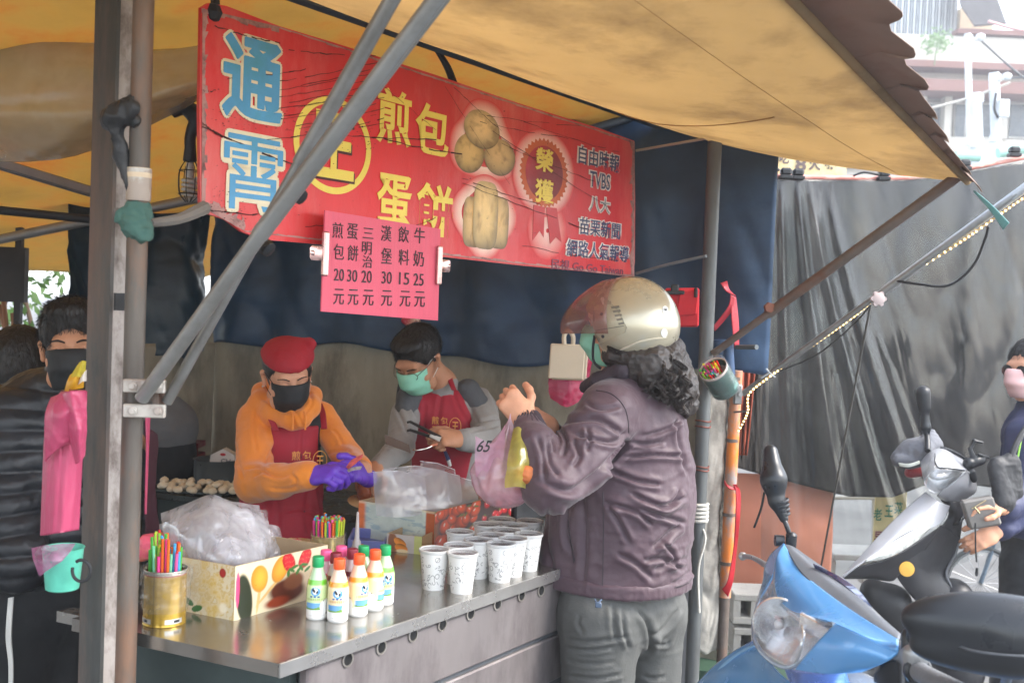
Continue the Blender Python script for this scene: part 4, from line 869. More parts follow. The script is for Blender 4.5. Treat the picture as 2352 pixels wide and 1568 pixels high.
hb = T('hanging_bar', 'short metal hook on the orange pole holding the LED strip', 'hook', P(1700, 940, 3.8))
B().tube([P(1686, 946, 3.83), P(1716, 944, 3.78)], .004, 6).put('hook', steel, hb)

# ---- far building and rooftop clutter
def bx(par, name, x0, y0, x1, y1, Y, dp, mat, bev=0.):
    a_, b_ = P(x0, (y0 + y1) / 2, Y), P(x1, (y0 + y1) / 2, Y); t_, bo = P((x0 + x1) / 2, y0, Y), P((x0 + x1) / 2, y1, Y)
    c = Vector(((a_.x + b_.x) / 2, Y + dp / 2, (t_.z + bo.z) / 2)); return B().box(c, ((b_.x - a_.x) / 2, 0, 0), (0, dp / 2, 0), (0, 0, (t_.z - bo.z) / 2), bev).put(name, mat, par)
bl = T('building', 'pale concrete building with red bands tinted pale for veiling flare and dark windows beyond the stalls', 'building', (P(2200, 700, 25).x, 25, 0))
cw = M('pale_concrete', 'c9c4b8', .85, var=.1, vs=.5, bump=.1, dirt='a39c90', ds=.5, da=.4); rbm = M('veiled_red', '86625a', .8, var=.15, vs=.6); gw = M('grey_render', 'a8a39b', .85, var=.1, vs=.6); wnd = M('window_dark', '5d6468', .25)  # building colours paled to imitate veiling flare
bx(bl, 'wall', 1850, 316, 2600, 760, 25, 6, cw); bx(bl, 'wall', 1850, 211, 2600, 316, 25.3, 5, gw)
bx(bl, 'parapet', 1850, 84, 2600, 142, 24.5, .3, cw); bx(bl, 'wall', 1850, 156, 2600, 184, 25, 5, cw)
bx(bl, 'band', 1850, 142, 2600, 157, 24.4, .6, rbm); bx(bl, 'band', 1850, 184, 2600, 211, 24.3, .9, rbm); bx(bl, 'band', 2200, 73, 2600, 84, 24.4, .5, rbm); bx(bl, 'band', 1850, 382, 2600, 394, 24.8, .5, rbm)
for x in (2120, 2178, 2308, 2440): bx(bl, 'column', x - 8, 211, x + 8, 318, 24.9, .3, cw)
for (x0, x1) in ((2195, 2217), (2320, 2360), (2240, 2290), (2130, 2168)):
    w__ = bx(bl, 'window', x0 - 2, 236, x1 + 2, 318, 25.2, .12, M('window_frame', 'd5d3cc', .6)); bx(w__, 'pane', x0, 240, x1, 314, 25.18, .05, wnd)
for k in range(7): bx(bl, 'shutter_panel', 2100 + k * 60, 214, 2156 + k * 60, 236, 25.22, .06, M('shutter', '9a8f86', .7))
shed = T('rooftop_shed', 'corrugated metal shed on the roof of the pale building', 'shed', (P(2120, 90, 24.8).x, 24.8, P(2120, 90, 24.8).z))
for k in range(28): bx(shed, 'panel', 2000 + k * 7.1, -60, 2000 + k * 7.1 + 4.4, 92, 24.75 + .05 * (k % 2), .12, M('corrugated', 'a9b0b4', .5, .3, var=.2, vs=.8, dirt='8d8a86', ds=1, da=.4))
bx(shed, 'backing', 2000, -60, 2200, 90, 24.9, 1, M('corrugated_back', '8a9196', .6))
hut = T('rooftop_hut', 'small rooftop hut with a dark sloping tiled roof beside the metal shed', 'hut', (P(2240, 74, 24.8).x, 25, P(2240, 74, 25).z))
bx(hut, 'wall', 2205, 20, 2282, 74, 25, 3, M('hut_cream', 'd5c0a0', .8))
tl = M('roof_tile', '5d5a5a', .8, var=.2, vs=3)
tp_ = [(2195, -40), (2285, -20), (2312, 53), (2238, 58), (2205, 10)]
B()._a([P(*q, 24.3) for q in tp_] + [P(q[0], q[1] + 4, 24.5) for q in tp_], [(0, 1, 2, 3, 4), (9, 8, 7, 6, 5)] + [(i, (i + 1) % 5, 5 + (i + 1) % 5, 5 + i) for i in range(5)]).put('roof', tl, hut)
pl_ = T('rooftop_plant', 'sprig of green weed growing from the parapet of the pale building', 'plant', P(2160, 145, 24.2)); V = []; Fc = []
for i in range(150):
    c = P(fr_.gauss(2152, 16), fr_.gauss(92, 12), 24.1 + fr_.uniform(-.1, .1)); a1 = Vector((fr_.uniform(-1, 1), fr_.uniform(-.3, .3), fr_.uniform(-1, .4))).normalized(); b1_ = a1.cross(Vector((0, 1, 0))).normalized(); n = len(V); V += [c, c + a1 * .06 + b1_ * .02, c + a1 * .13, c + a1 * .06 - b1_ * .02]; Fc.append((n, n + 1, n + 2, n + 3))
O('leaves', ME(V, Fc, False), M('weed_green', '7d9a6a', .6, transl=.3), pl_, kind='stuff'); B().tube([P(2146, 150, 24.2), P(2150, 120, 24.1), P(2158, 85, 24.1)], .015, 6, smooth=3).put('stem', M('weed_stem', '7d8a6a', .7), pl_)
wp = M('white_pvc', 'd5dade', .4); gp = M('mint_pipe', '9fd0c0', .4)
for i, (x, y0, y1, r_, lb) in enumerate(((2222, 78, 365, .035, 'tall thin white pipe with an insulator arm above the plastic sheet'), (2238, 215, 372, .075, 'thick short white pipe standing just right of the tall thin one'), (2283, 168, 358, .055, 'white capped pipe beside the small meter box'))):
    t = T('white_pipe', lb, 'pipe', P(x, y1, 12), 'white pipes above the plastic sheet'); B().tube([P(x + 8, y1 + 60, 12), P(x, y0, 12)], r_, 14).put('tube', wp, t)
    for yy in (y0 + 12, y1 - 40): B().lathe([(r_ * 1.12, -.04), (r_ * 1.12, .04)], P(x + 3, yy, 12)).put('collar', wp, t)
    if i != 1: B().tube([P(x, y0 + 12, 12), P(x + 22, y0 + 14, 11.9), P(x + 30, y0 + 8, 11.9)], .012, 6).lathe([(.03, -.04), (.045, 0), (.03, .04)], P(x + 30, y0 + 8, 11.9), (1, 0, 0)).put('insulator', wp, t)
mb = T('meter_box', 'small pale meter box with a dark cable loop on the capped pipe', 'box', P(2305, 250, 11.9)); B().box(P(2304, 250, 11.9), (.055, 0, 0), (0, .04, 0), (0, 0, .095), .008).put('case', wp, mb); B().tube([P(2288, 215, 11.9), P(2284, 250, 11.85), P(2292, 270, 11.9)], .014, 6, smooth=4).put('cable', cbm, mb)
for i, q in enumerate(((2195, 357, 2250, 360), (2292, 352, 2360, 340))):
    t = T('mint_pipe', ['mint green pipe behind the foot of the white pipes', 'mint green pipe at the right edge above the clear plastic sheet'][i], 'pipe', P(q[0], q[1], 11.5)); B().tube([P(q[0], q[1], 11.5), P(q[2], q[3], 11.5)], .055, 12).put('tube', gp, t)
for i, (a_, b_, Y_, r_) in enumerate((((2252, 92), (2400, 215), 12, .012), ((2140, 248), (2320, 190), 12, .016), ((2270, 50), (2400, 75), 20, .03), ((2300, 180), (2400, 165), 12, .01))):
    t = T('overhead_wire', ['dark overhead wire running down right from the tall thin white pipe', 'pale cable rising past the white pipes to the right', 'pinkish pole line below the tiled roof', 'dark wires joining the insulators at the right edge'][i], 'wire', P(*a_, Y_)); m = P((a_[0] + b_[0]) / 2, (a_[1] + b_[1]) / 2 + 5, Y_); B().tube([P(*a_, Y_), m, P(*b_, Y_)], r_, 6, smooth=4).put('wire', M('wire_' + str(i % 3), ('5a5c60', 'b9b4ac', 'c49a98')[i % 3], .6), t)
ys = T('yellow_poster', 'torn yellow poster board with dark brush characters behind the top of the black tarpaulin', 'poster', P(1815, 370, 5.6))
cb = P(1818, 372, 5.6); B().box(cb, (.28, 0, 0), (0, .008, 0), (0, 0, .12)).put('board', M('poster_cream', 'e8d6a4', .7, var=.1, dirt='c98a40', ds=4, da=.5), ys)
for s, x, y, w_ in (('8', 1838, 378, .055), ('火', 1870, 375, .06), ('鍋', 1905, 372, .06), ('小', 1780, 350, .06), ('吃', 1800, 362, .05)): text('lettering', s, M('poster_ink', '6b5c58', .7), ys, P(x, y, 5.6) - Vector((0, .014, 0)), (1, 0, 0), (0, 0, 1), w_, w_ * 1.3, .03)
bt = T('tarp_rope', 'black cord trailing over the top rail beside the yellow poster', 'cord', P(1755, 390, 4.6)); B().tube([P(1748, 400, 4.6), P(1760, 378, 4.6), P(1768, 374, 4.6), P(1790, 392, 4.6)], .006, 6, smooth=4).tube([P(1960, 404, 4.6), P(1985, 396, 4.6), P(2020, 402, 4.6)], .005, 6, smooth=4).put('cord', cbm, bt)
# ============================================================ PEOPLE
skin = M('skin', 'cf9879', .58, var=.1, vs=40, bump=.14, bs=260, sss=.08); skin2 = M('skin_tan', 'b98565', .58, var=.1, vs=40, bump=.14, bs=260, sss=.08)
hairm = M('black_hair', '17130f', .45, var=.3, vs=60, bump=.5, bs=160, stretch=(1, 1, .2), spec=.6)
def head(c, R, s=1., neck=None, k=.016):
    Rn = np.array(R); c = np.array(tuple(c)); W = lambda *l: c + Rn @ (np.array(l) * s)
    e = lambda p, r, k_=k, neg=False: ell(W(*p), [x * s for x in r], Rn, k_ * s, neg)
    q = [e((0, -.014, .035), (.074, .094, .082)), e((0, .03, -.022), (.062, .058, .082)), cap(W(-.035, .035, -.075), W(.035, .035, -.075), .032 * s, k=k), e((0, .06, -.098), (.024, .022, .02)),
         cap(W(-.032, .074, .026), W(.032, .074, .026), .017 * s, k=.012), e((-.042, .055, -.028), (.024, .03, .026)), e((.042, .055, -.028), (.024, .03, .026)),
         e((-.031, .1, .008), (.019, .016, .012), .008, True), e((.031, .1, .008), (.019, .016, .012), .008, True), e((-.031, .0775, .006), (.0155, .0135, .0125), .004), e((.031, .0775, .006), (.0155, .0135, .0125), .004),
         cap(W(0, .086, .014), W(0, .106, -.026), .0075 * s, .0125 * s, .008), e((-.011, .096, -.03), (.008, .01, .007), .005), e((.011, .096, -.03), (.008, .01, .007), .005),
         e((0, .088, -.056), (.024, .011, .007), .006), e((0, .086, -.066), (.02, .011, .007), .006)]
    for sx in (-1, 1):
        q += [cap(W(.074 * sx, -.002, .02), W(.08 * sx, -.014, .012), .008 * s, .01 * s, .005), cap(W(.08 * sx, -.016, .014), W(.076 * sx, -.006, -.03), .009 * s, .007 * s, .005), e((.08 * sx, -.002, .002), (.006, .008, .012), .003, True)]
    if neck is not None: q.append(cap(W(0, -.03, -.05), neck, .052 * s, .058 * s, .02))
    return q, W
def arm(sh, el, wr, r=(.05, .042, .034, .026), k=.02): return [cap(sh, el, r[0], r[1], k), cap(el, wr, r[1] * .98, r[3], k)]
def hand(wr, f, n, side, curl=.5, thumb=.4, sc=1., spread=.0, ca=None):
    """wr wrist, f towards the fingers, n out of the back of the hand, side +1 when the thumb lies along f x n"""
    f = Vector(f).normalized(); n = (Vector(n) - f * Vector(n).dot(f)).normalized(); l = f.cross(n) * side; wr = Vector(wr); q = []
    q.append(cap(wr, wr + f * .035 * sc, .024 * sc, .03 * sc, .015, (n, .62))); q.append(cap(wr + f * .03 * sc + l * .012 * sc, wr + f * .078 * sc + l * .016 * sc, .026 * sc, .02 * sc, .012, (n, .6))); q.append(cap(wr + f * .03 * sc - l * .012 * sc, wr + f * .072 * sc - l * .018 * sc, .026 * sc, .019 * sc, .012, (n, .6)))
    for i, (o_, L_) in enumerate(((.029, .95), (.010, 1.05), (-.009, .98), (-.027, .8))):
        b_ = wr + f * (.082 - .004 * abs(i - 1)) * sc + l * o_ * sc; a_ = 0; d = f + l * (spread * (1.5 - i) * .2); r_ = .0092 * sc
        cu = curl if ca is None else ca[i]
        for sg_, w_ in ((.040, .75), (.026, 1.1), (.02, .7)):
            a_ += cu * w_ * 1.25; dd = (d * cos(a_) - n * sin(a_)).normalized(); e_ = b_ + dd * sg_ * L_ * sc; q.append(cap(b_, e_, r_, r_ * .92, .003)); b_ = e_; r_ *= .92
    b_ = wr + f * .022 * sc + l * .026 * sc
    for sg_, (x, y, z_) in zip((.036, .03, .024), ((.62, .75, .25 + thumb * .3), (.85, .35, .3 + thumb * .6), (.93, .05, .3 + thumb * .8))):
        e_ = b_ + (f * x + l * y - n * z_).normalized() * sg_ * sc; q.append(cap(b_, e_, .0115 * sc, .0105 * sc, .006)); b_ = e_
    return q
def foldy(a1=.008, f1=9, sd=0, dirv=(1, 1, 1.6), a2=.003):
    d_ = np.array(dirv, float)
    def fn(p, n): return a1 * (ridge(p * f1 * d_, sd) - .45) + a2 * (ridge(p * f1 * 2.7 * d_[[1, 2, 0]], sd + 3) - .4)
    return fn
def person(lab, loc, grp=None): return T('person', lab, 'person', (loc[0], loc[1], 0), grp)
def maskp(par, W, mat, z0=-.1, z1=.004, out=.012, ang=66):
    def fn(U, V):
        t = radians(ang) * (2 * U - 1); z_ = z1 + (z0 - z1) * V + .012 * np.cos(t * 1.3) * (1 - V) - .012 * (1 - np.cos(t)) * V; bul = .022 * np.exp(-((V - .35) / .35) ** 2) * np.cos(t) ** 2 + .008 * np.sin(V * pi); bul = bul - .012 * np.clip(V - .75, 0, 1) * 4 * np.cos(t) + .0022 * np.sin(V * 16) * (np.abs(t) < .9)
        x = (.071 + .004 * np.sin(V * pi)) * np.sin(t) * (1 - .22 * V); y = .012 + (.083 + out * .6) * np.cos(t) + bul
        l = np.stack([x, y, z_], -1); return W.c + (l * W.s) @ W.R.T
    o = O('face_mask', grid(44, 26, fn), mat, par); return solid(o, .002)
class HW:
    def __init__(s, c, R, sc=1.): s.c = np.array(tuple(c)); s.R = np.array(R); s.s = sc
    def __call__(s, *l): return Vector(s.c + s.R @ (np.array(l) * s.s))
def loops(par, W, mat, sides=(-1, 1)):
    for sx in sides: B().tube([W(.055 * sx, .064, -.004), W(.076 * sx, .014, .022), W(.081 * sx, -.016, .016), W(.079 * sx, -.012, -.02), W(.052 * sx, .055, -.07)], .0012, 5, smooth=4).put('ear_loop', mat, par)

# ---------------- woman cook in the orange hoodie
hc = P(660, 862, 3.48); f0 = Vector((.38, -.8, -.34)).normalized(); R0 = frame(f0, Vector((-.12, 0, 1))); W0_ = HW(hc, R0, .94)
wm = person('woman cook in orange hoodie, red apron, black mask and purple gloves', P(655, 1200, 3.5))
nk = P(655, 925, 3.56); fb = Vector((.35, -.93, 0)).normalized(); sb = Vector((.93, .35, 0))
tors = lambda g=0.: [cap(P(602, 966, 3.58), P(722, 956, 3.64), .052 + g, k=.04), cap(P(652, 1000, 3.59), P(652, 1090, 3.57), .108 + g, .104 + g, .04, (tuple(fb), .82)), cap(P(648, 1090, 3.57), P(645, 1240, 3.55), .106 + g, .128 + g, .04, (tuple(fb), .85)), cap(P(645, 1240, 3.55), P(640, 1420, 3.55), .128 + g, .125 + g, .04)]
shR, elR, wrR = P(582, 962, 3.56), P(585, 1108, 3.36), P(706, 1092, 3.20)
shL, elL, wrL = P(738, 958, 3.66), P(800, 1052, 3.55), P(832, 1078, 3.30)
hp, _ = head(hc, R0, .94, nk)
gR = hand(P(718, 1092, 3.19), P(800, 1082, 3.12) - P(718, 1092, 3.19), (.1, -.65, .75), -1, .55, .3, .92, ca=(.6, .8, .95, 1.05))
gL = hand(P(838, 1092, 3.30), P(803, 1074, 3.2) - P(838, 1092, 3.30), (.3, -.8, .5), 1, .75, .3, .9)
O('body', sdf(hp + [cap(nk, P(652, 1000, 3.6), .055, .09, .04), cap(P(600, 965, 3.6), P(728, 955, 3.66), .045, k=.04), cap(P(652, 1000, 3.6), P(645, 1230, 3.57), .085, .1, .04)] + arm(shR, elR, wrR) + arm(shL, elL, wrL) + [cap(wrR, P(718, 1092, 3.19), .024), cap(wrL, P(838, 1092, 3.30), .022)] + hand(P(718, 1092, 3.19), P(800, 1082, 3.12) - P(718, 1092, 3.19), (.1, -.65, .75), -1, .55, .3, .86, ca=(.6, .8, .95, 1.05)) + hand(P(838, 1092, 3.30), P(803, 1074, 3.2) - P(838, 1092, 3.30), (.3, -.8, .5), 1, .75, .3, .84), .0038), skin, wm)
orange = M('orange_fleece', 'e0842a', .85, var=.08, vs=6, bump=.25, bs=220, sheen=.3)
hood = [(600, 900, 3.62, .028), (598, 925, 3.56, .034), (628, 948, 3.5, .036), (672, 965, 3.44, .030), (694, 962, 3.43, .024), (712, 935, 3.47, .03), (716, 910, 3.54, .03), (690, 895, 3.66, .036), (640, 885, 3.72, .04), (600, 900, 3.62, .028)]
hd = [cap(P(*a_[:3]), P(*b_[:3]), a_[3], b_[3], .02) for a_, b_ in zip(hood, hood[1:])]
slv = [cap(shR, elR, .054, .058, .03), cap(elR, P(640, 1105, 3.27), .060, .052, .02), cap(P(640, 1105, 3.27), wrR, .05, .042, .02), cap(wrR - (wrR - elR).normalized() * .03, wrR + (wrR - elR).normalized() * .004, .043, .041, .01), cap(shL, elL, .05, .048, .02), cap(elL, wrL - (wrL - elL) * .12, .046, .036, .02)]
def hf(p, n): return .009 * (ridge(p * np.array([11, 11, 8]), 2) - .45) + .004 * (ridge(p * 26, 4) - .4)
wt_ = traced([([(563.1, 1078.1), (593.6, 1074.7), (617.4, 1088.3)], 4, 0.006), ([(580.0, 1095.1), (603.8, 1084.9), (641.2, 1095.1), (668.4, 1088.3)], 5, 0.007), ([(668.4, 1088.3), (682.0, 1101.9), (675.2, 1118.9)], 4, 0.005), ([(586.8, 942.2), (583.4, 989.8), (590.2, 1040.7)], 5, 0.004), ([(624.2, 972.8), (633.7, 1017.0), (607.2, 1067.9)], 6, 0.007), ([(539.3, 1006.8), (546.1, 1057.7), (563.1, 1101.9)], 5, 0.004), ([(763.5, 986.4), (777.1, 1000.0), (787.3, 1023.8)], 4, 0.005), ([(753.3, 1040.7), (787.3, 1034.0), (811.0, 1040.7)], 4, 0.006), ([(756.7, 1061.1), (790.7, 1050.9), (814.4, 1044.1)], 4, 0.006), ([(617.4, 1118.9), (651.4, 1122.3), (688.7, 1115.5)], 4, 0.004), ([(665.0, 928.6), (685.4, 955.8), (695.5, 979.6)], 4, 0.005), ([(709.1, 898.1), (716.6, 925.2), (695.5, 955.8)], 4, 0.005), ([(607.2, 887.9), (641.2, 918.4), (682.0, 938.8)], 5, 0.006), ([(600.4, 911.7), (634.4, 935.4), (668.4, 952.4)], 4, 0.004)])
O('hoodie', sdf(tors(.004) + slv + hd, .0045, lambda p, n: hf(p, n) * .5 + wt_(p, n)), orange, wm)
blk_f = M('black_fabric', '1d1f20', .8, var=.1, bump=.2, bs=150)
redf = M('red_apron', 'a01e30', .75, var=.12, vs=5, bump=.25, bs=200, weave=0)
front = dict(pl=(tuple(P(652, 1000, 3.60)), tuple(-fb)), k=.01)
def plane(px, py, Y, n, k=.008): return dict(pl=(tuple(P(px, py, Y)), tuple(n)), k=k)
O('vest', sdf(tors(.013) + [plane(650, 938, 3.5, (0, .15, 1)), plane(578, 1000, 3.6, tuple(-sb)), plane(748, 1000, 3.6, tuple(sb)), plane(655, 1235, 3.5, (0, 0, -1))], .006, foldy(.004, 10)), blk_f, wm)
at_ = traced([([(695.5, 986.4), (696.2, 1027.2), (688.7, 1067.9)], 6, 0.004), ([(607.2, 1159.7), (610.6, 1210.6), (617.4, 1265.0)], 6, 0.006), ([(634.4, 1142.7), (641.2, 1193.6), (634.4, 1244.6)], 7, 0.005), ([(709.1, 1125.7), (702.3, 1176.6), (709.1, 1227.6)], 7, 0.005), ([(648.0, 1176.6), (688.7, 1169.8), (736.3, 1186.8)], 5, 0.005), ([(729.5, 1118.9), (739.7, 1169.8), (743.1, 1227.6)], 5, 0.005)])
zb = lambda py: P(650, py, 3.45).z
def apron_part(name, base, pls, par, mat, fo): return O(name, sdf(base + pls, .005, fo), mat, par)
apron_part('apron_bib', tors(.02), [front, plane(650, 985, 3.43, (0, 0, 1)), plane(618, 1050, 3.5, tuple(-sb)), plane(742, 1000, 3.5, tuple(sb + Vector((0, 0, -.0)))), plane(650, 1120, 3.5, (0, 0, -1))], wm, redf, at_)
apron_part('apron_skirt', tors(.022), [front, plane(650, 1105, 3.43, (0, 0, 1)), plane(548, 1200, 3.5, tuple(-sb)), plane(752, 1200, 3.5, tuple(sb))], wm, redf, at_)
for pp in ([(628, 990, 3.44), (612, 955, 3.47), (592, 930, 3.53)], [(738, 985, 3.48), (735, 950, 3.52), (728, 928, 3.57)]):
    solid(O('apron_strap', patch([[P(x, y, Y) for x, y, Y in pp], [P(x + 13, y - 1, Y - .005) for x, y, Y in pp]], 5), redf, wm), .004)
for x in (673, 702): B().tube([P(x - 3, 945, 3.41), P(x, 960, 3.395), P(x - 1, 987, 3.39)], .0032, 6, smooth=4).put('drawstring', orange, wm)
glv = M('purple_glove', '6a3fc0', .38, var=.12, vs=30, bump=.25, bs=90)
ext = lambda q, g: [dict(p_, ra=p_['ra'] + g, rb=p_['rb'] + g) for p_ in q]
O('glove', sdf(ext(gR, .0012) + [cap(P(706, 1092, 3.2), P(722, 1092, 3.19), .03, .031, .01)], .0028, lambda p, n: .0012 * ridge(p * 60)), glv, wm)
O('glove', sdf(ext(gL, .0012) + [cap(P(838, 1092, 3.30), P(846, 1098, 3.31), .026, .028, .01)], .0028, lambda p, n: .0012 * ridge(p * 60)), glv, wm)
maskp(wm, W0_, M('black_mask', '1c1e20', .7, bump=.1, bs=200)); loops(wm, W0_, blk_f)
brow = M('brow_dark', '2a1c16', .8)
for sx in (-1, 1):
    B().tube([W0_(.013 * sx, .096, .026), W0_(.03 * sx, .094, .033), W0_(.05 * sx, .08, .028)], [.0018, .0024, .0012], 6, smooth=4).put('eyebrow', brow, wm)
    B().tube([W0_(.017 * sx, .088, .001), W0_(.031 * sx, .0925, -.003), W0_(.046 * sx, .084, .002)], [.001, .0019, .0012], 6, smooth=5).put('eyelashes', brow, wm)
B().ball(W0_(.083, -.004, -.034), .0032, 8).ball(W0_(-.083, -.004, -.034), .0032, 8).put('earring', M('pearl', 'e8e0d8', .2, .3), wm)
O('hair', sdf([ell(W0_(0, -.02, .036), (.08 * .94, .098 * .94, .08 * .94), np.array(R0), .01), ell(W0_(0, -.05, -.03), (.055, .05, .05), np.array(R0), .02), cap(W0_(-.072, .02, .03), W0_(-.075, .012, -.005), .008, .004, .01), ell(W0_(0, .085, -.02), (.075, .085, .08), np.array(R0), .01, True)], .004), hairm, wm)
upR = Vector(np.array(R0)[:, 2])
hat = sdf([ell(W0_(0, -.012, .055), (.084, .102, .07), np.array(R0), .02), cap(P(655, 826, 3.49), P(682, 812, 3.47), .056, .046, .02), cap(P(660, 800, 3.47), P(710, 790, 3.46), .03, .022, .01), cap(P(700, 800, 3.46), P(708, 826, 3.46), .02, .012, .01), cap(P(636, 806, 3.5), P(594, 812, 3.56), .028, .012, .012), cap(P(604, 820, 3.54), P(594, 832, 3.56), .012, .008, .01), dict(pl=(tuple(W0_(0, .09, .052)), tuple(-(upR + f0 * .18))), k=.006)], .004, foldy(.004, 14))
O('hat', hat, M('red_cap', 'a01a28', .75, bump=.25, bs=200, var=.1), wm)
apn = -fb; o_ = P(688, 1050, 3.41)
# gold lettering on the bibs
gold = M('gold_print', 'e0a04c', .5)
def bibtext(par, o, y2, sc=1., nrm=fb, sx_=None):
    s_ = Vector((-nrm.y, nrm.x, 0)); o = Vector(o)
    for t_, (a_, b_) in (('煎', (0, 0)), ('包', (.034, 0)), ('蛋', (0, -.036)), ('餅', (.034, -.036))):
        text('lettering', t_, gold, par, o + s_ * a_ * sc + UP * b_ * sc, s_, UP, .027 * sc, .029 * sc, .012)
    c = o + s_ * .076 * sc - UP * .017 * sc; text('lettering', '王', gold, par, c, s_, UP, .024 * sc, .034 * sc, .02)
    B().tube([c + s_ * cos(k) * .022 * sc + UP * sin(k) * .031 * sc for k in np.linspace(0, 2 * pi, 33)], .0013, 5).put('printed_ring', gold, par)
bibtext(wm, P(680, 1046, 3.418), 0)
nt_ = T('banknote', 'red banknote folded in the purple gloved hands of the woman cook', 'banknote', P(820, 1060, 3.12))
solid(O('note', patch([[P(795, 1072, 3.12), P(808, 1056, 3.11), P(834, 1042, 3.12)], [P(800, 1077, 3.12), P(815, 1066, 3.1), P(832, 1050, 3.11)]], 5), M('note_red', 'cf5a58', .6, var=.4, vs=90), nt_), .0015)
solid(O('note', patch([[P(797, 1078, 3.13), P(812, 1072, 3.12), P(832, 1070, 3.13)], [P(800, 1084, 3.13), P(812, 1080, 3.12), P(828, 1078, 3.13)]], 5), M('note_grey', 'a89c98', .6, var=.4, vs=90), nt_), .001)

# ---------------- man cook with glasses
hc = P(962, 826, 3.98); f1 = Vector((-.36, -.66, -.56)).normalized(); R1 = frame(f1, Vector((.0, 0, 1))); W1 = HW(hc, R1, .98)
mn = person('man cook in grey sweater and red apron, bending down in glasses and green mask', P(1010, 1200, 4.1))
nk = P(1012, 884, 4.10); fm = Vector((-.22, -.97, 0)).normalized(); sm_ = Vector((.97, -.22, 0))
tm = lambda g=0.: [cap(P(945, 938, 4.06), P(1095, 922, 4.15), .058 + g, k=.04), cap(P(1020, 975, 4.12), P(1025, 1080, 4.2), .125 + g, .12 + g, .04, (tuple(fm), .8)), cap(P(1025, 1080, 4.2), P(1025, 1330, 4.24), .13 + g, .14 + g, .05, (tuple(fm), .85))]
sL, eL, wL_ = P(1108, 940, 4.13), P(1122, 1012, 3.98), P(1062, 1010, 3.80)
sR_, eR_, wR_ = P(932, 950, 4.02), P(918, 1030, 3.86), P(862, 1082, 3.62)
hp, _ = head(hc, R1, .98, nk)
hL = hand(P(1058, 1008, 3.79), P(1008, 1004, 3.74) - P(1058, 1008, 3.79), (.1, -.75, .6), 1, .9, .7, .95, ca=(.7, .85, 1.0, 1.1))
hR = hand(P(862, 1078, 3.62), P(835, 1100, 3.52) - P(862, 1078, 3.62), (-.1, -.5, .85), -1, .7, .6, .95)
O('body', sdf(hp + [cap(nk, P(1020, 985, 4.13), .055, .1, .04), cap(P(950, 940, 4.08), P(1090, 925, 4.16), .05, k=.04), cap(P(1020, 985, 4.14), P(1025, 1300, 4.24), .1, .11, .04)] + arm(sL, eL, wL_) + arm(sR_, eR_, wR_) + hL + hR + [cap(wL_, P(1058, 1008, 3.79), .026), cap(wR_, P(862, 1078, 3.62), .026)], .004), skin2, mn)
mt_ = traced([([(1094.2, 973.8), (1120.9, 963.8), (1147.6, 960.5)], 4, 0.007), ([(1080.8, 990.6), (1114.2, 983.9), (1144.3, 977.2)], 4, 0.006), ([(1074.1, 917.1), (1087.5, 950.5), (1100.9, 970.5)], 5, 0.006), ([(1120.9, 883.6), (1137.6, 923.7), (1147.6, 957.1)], 5, 0.005), ([(910.4, 933.8), (927.1, 970.5), (937.1, 997.2)], 5, 0.006), ([(950.5, 903.7), (947.2, 933.8), (957.2, 960.5)], 4, 0.005), ([(887.0, 1027.3), (913.8, 1024.0), (940.5, 1037.3)], 4, 0.005), ([(1040.7, 890.3), (1060.8, 930.4), (1094.2, 977.2)], 5, 0.005), ([(967.2, 893.7), (973.9, 910.4), (987.3, 913.7)], 4, 0.004)]); mat_ = traced([([(1014.0, 903.7), (1007.3, 950.5), (1000.6, 1000.6)], 6, 0.005), ([(1040.7, 903.7), (1057.4, 943.8), (1080.8, 977.2)], 5, 0.005), ([(977.2, 923.7), (973.9, 967.2), (970.6, 1017.3)], 5, 0.004)])
gryf = M('grey_sweater', '8f8d8a', .9, var=.1, bump=.3, bs=220, sheen=.2)
O('sweater', sdf(tm(.0) + [cap(nk + Vector((0, 0, -.01)), P(1015, 900, 4.11), .07, .075, .02), cap(sL, eL, .058, .052, .02), cap(eL, wL_, .052, .038, .02), cap(sR_, eR_, .055, .05, .02), cap(eR_, wR_, .048, .034, .02), dict(pl=(tuple(P(1005, 878, 4.05)), tuple(Vector((-.25, -.35, 1)).normalized())), k=.006)], .0048, lambda p, n: hf(p, n) * .4 + mt_(p, n)), gryf, mn)
dg = M('charcoal_yoke', '55575a', .9, bump=.3, bs=220)
for c_, d_ in ((P(1075, 898, 4.10), P(1098, 925, 4.10)), (P(940, 915, 4.02), P(930, 945, 3.99))):
    O('shoulder_panel', sdf([cap(c_, d_, .048, .04, .02)], .005, foldy(.003, 12)), dg, mn)
fr1 = dict(pl=(tuple(P(1015, 975, 4.11)), tuple(-fm)), k=.01)
apron_part('apron_bib', tm(.016), [fr1, dict(pl=(tuple(P(1000, 893, 3.98)), (0.05, 0, 1)), k=.008), dict(pl=(tuple(P(950, 920, 4.0)), tuple((-sm_ + Vector((0, 0, .18))).normalized())), k=.008), dict(pl=(tuple(P(1052, 915, 4.0)), tuple((sm_ + Vector((0, 0, .55))).normalized())), k=.008)], mn, redf, mat_)
for pp in ([(1037, 895, 4.0), (1028, 870, 4.05), (1025, 850, 4.12)], [(948, 905, 3.97), (935, 888, 4.0), (928, 872, 4.05)]):
    solid(O('apron_strap', patch([[P(x, y, Y) for x, y, Y in pp], [P(x + 12, y + 2, Y) for x, y, Y in pp]], 5), redf, mn), .004)
bibtext(mn, P(1000, 965, 3.985), 0, 1.0, fm)
grn = M('green_mask', '8fd3b8', .6, bump=.1, bs=150); maskp(mn, W1, grn); loops(mn, W1, M('loop_white', 'e8e8e4', .7))
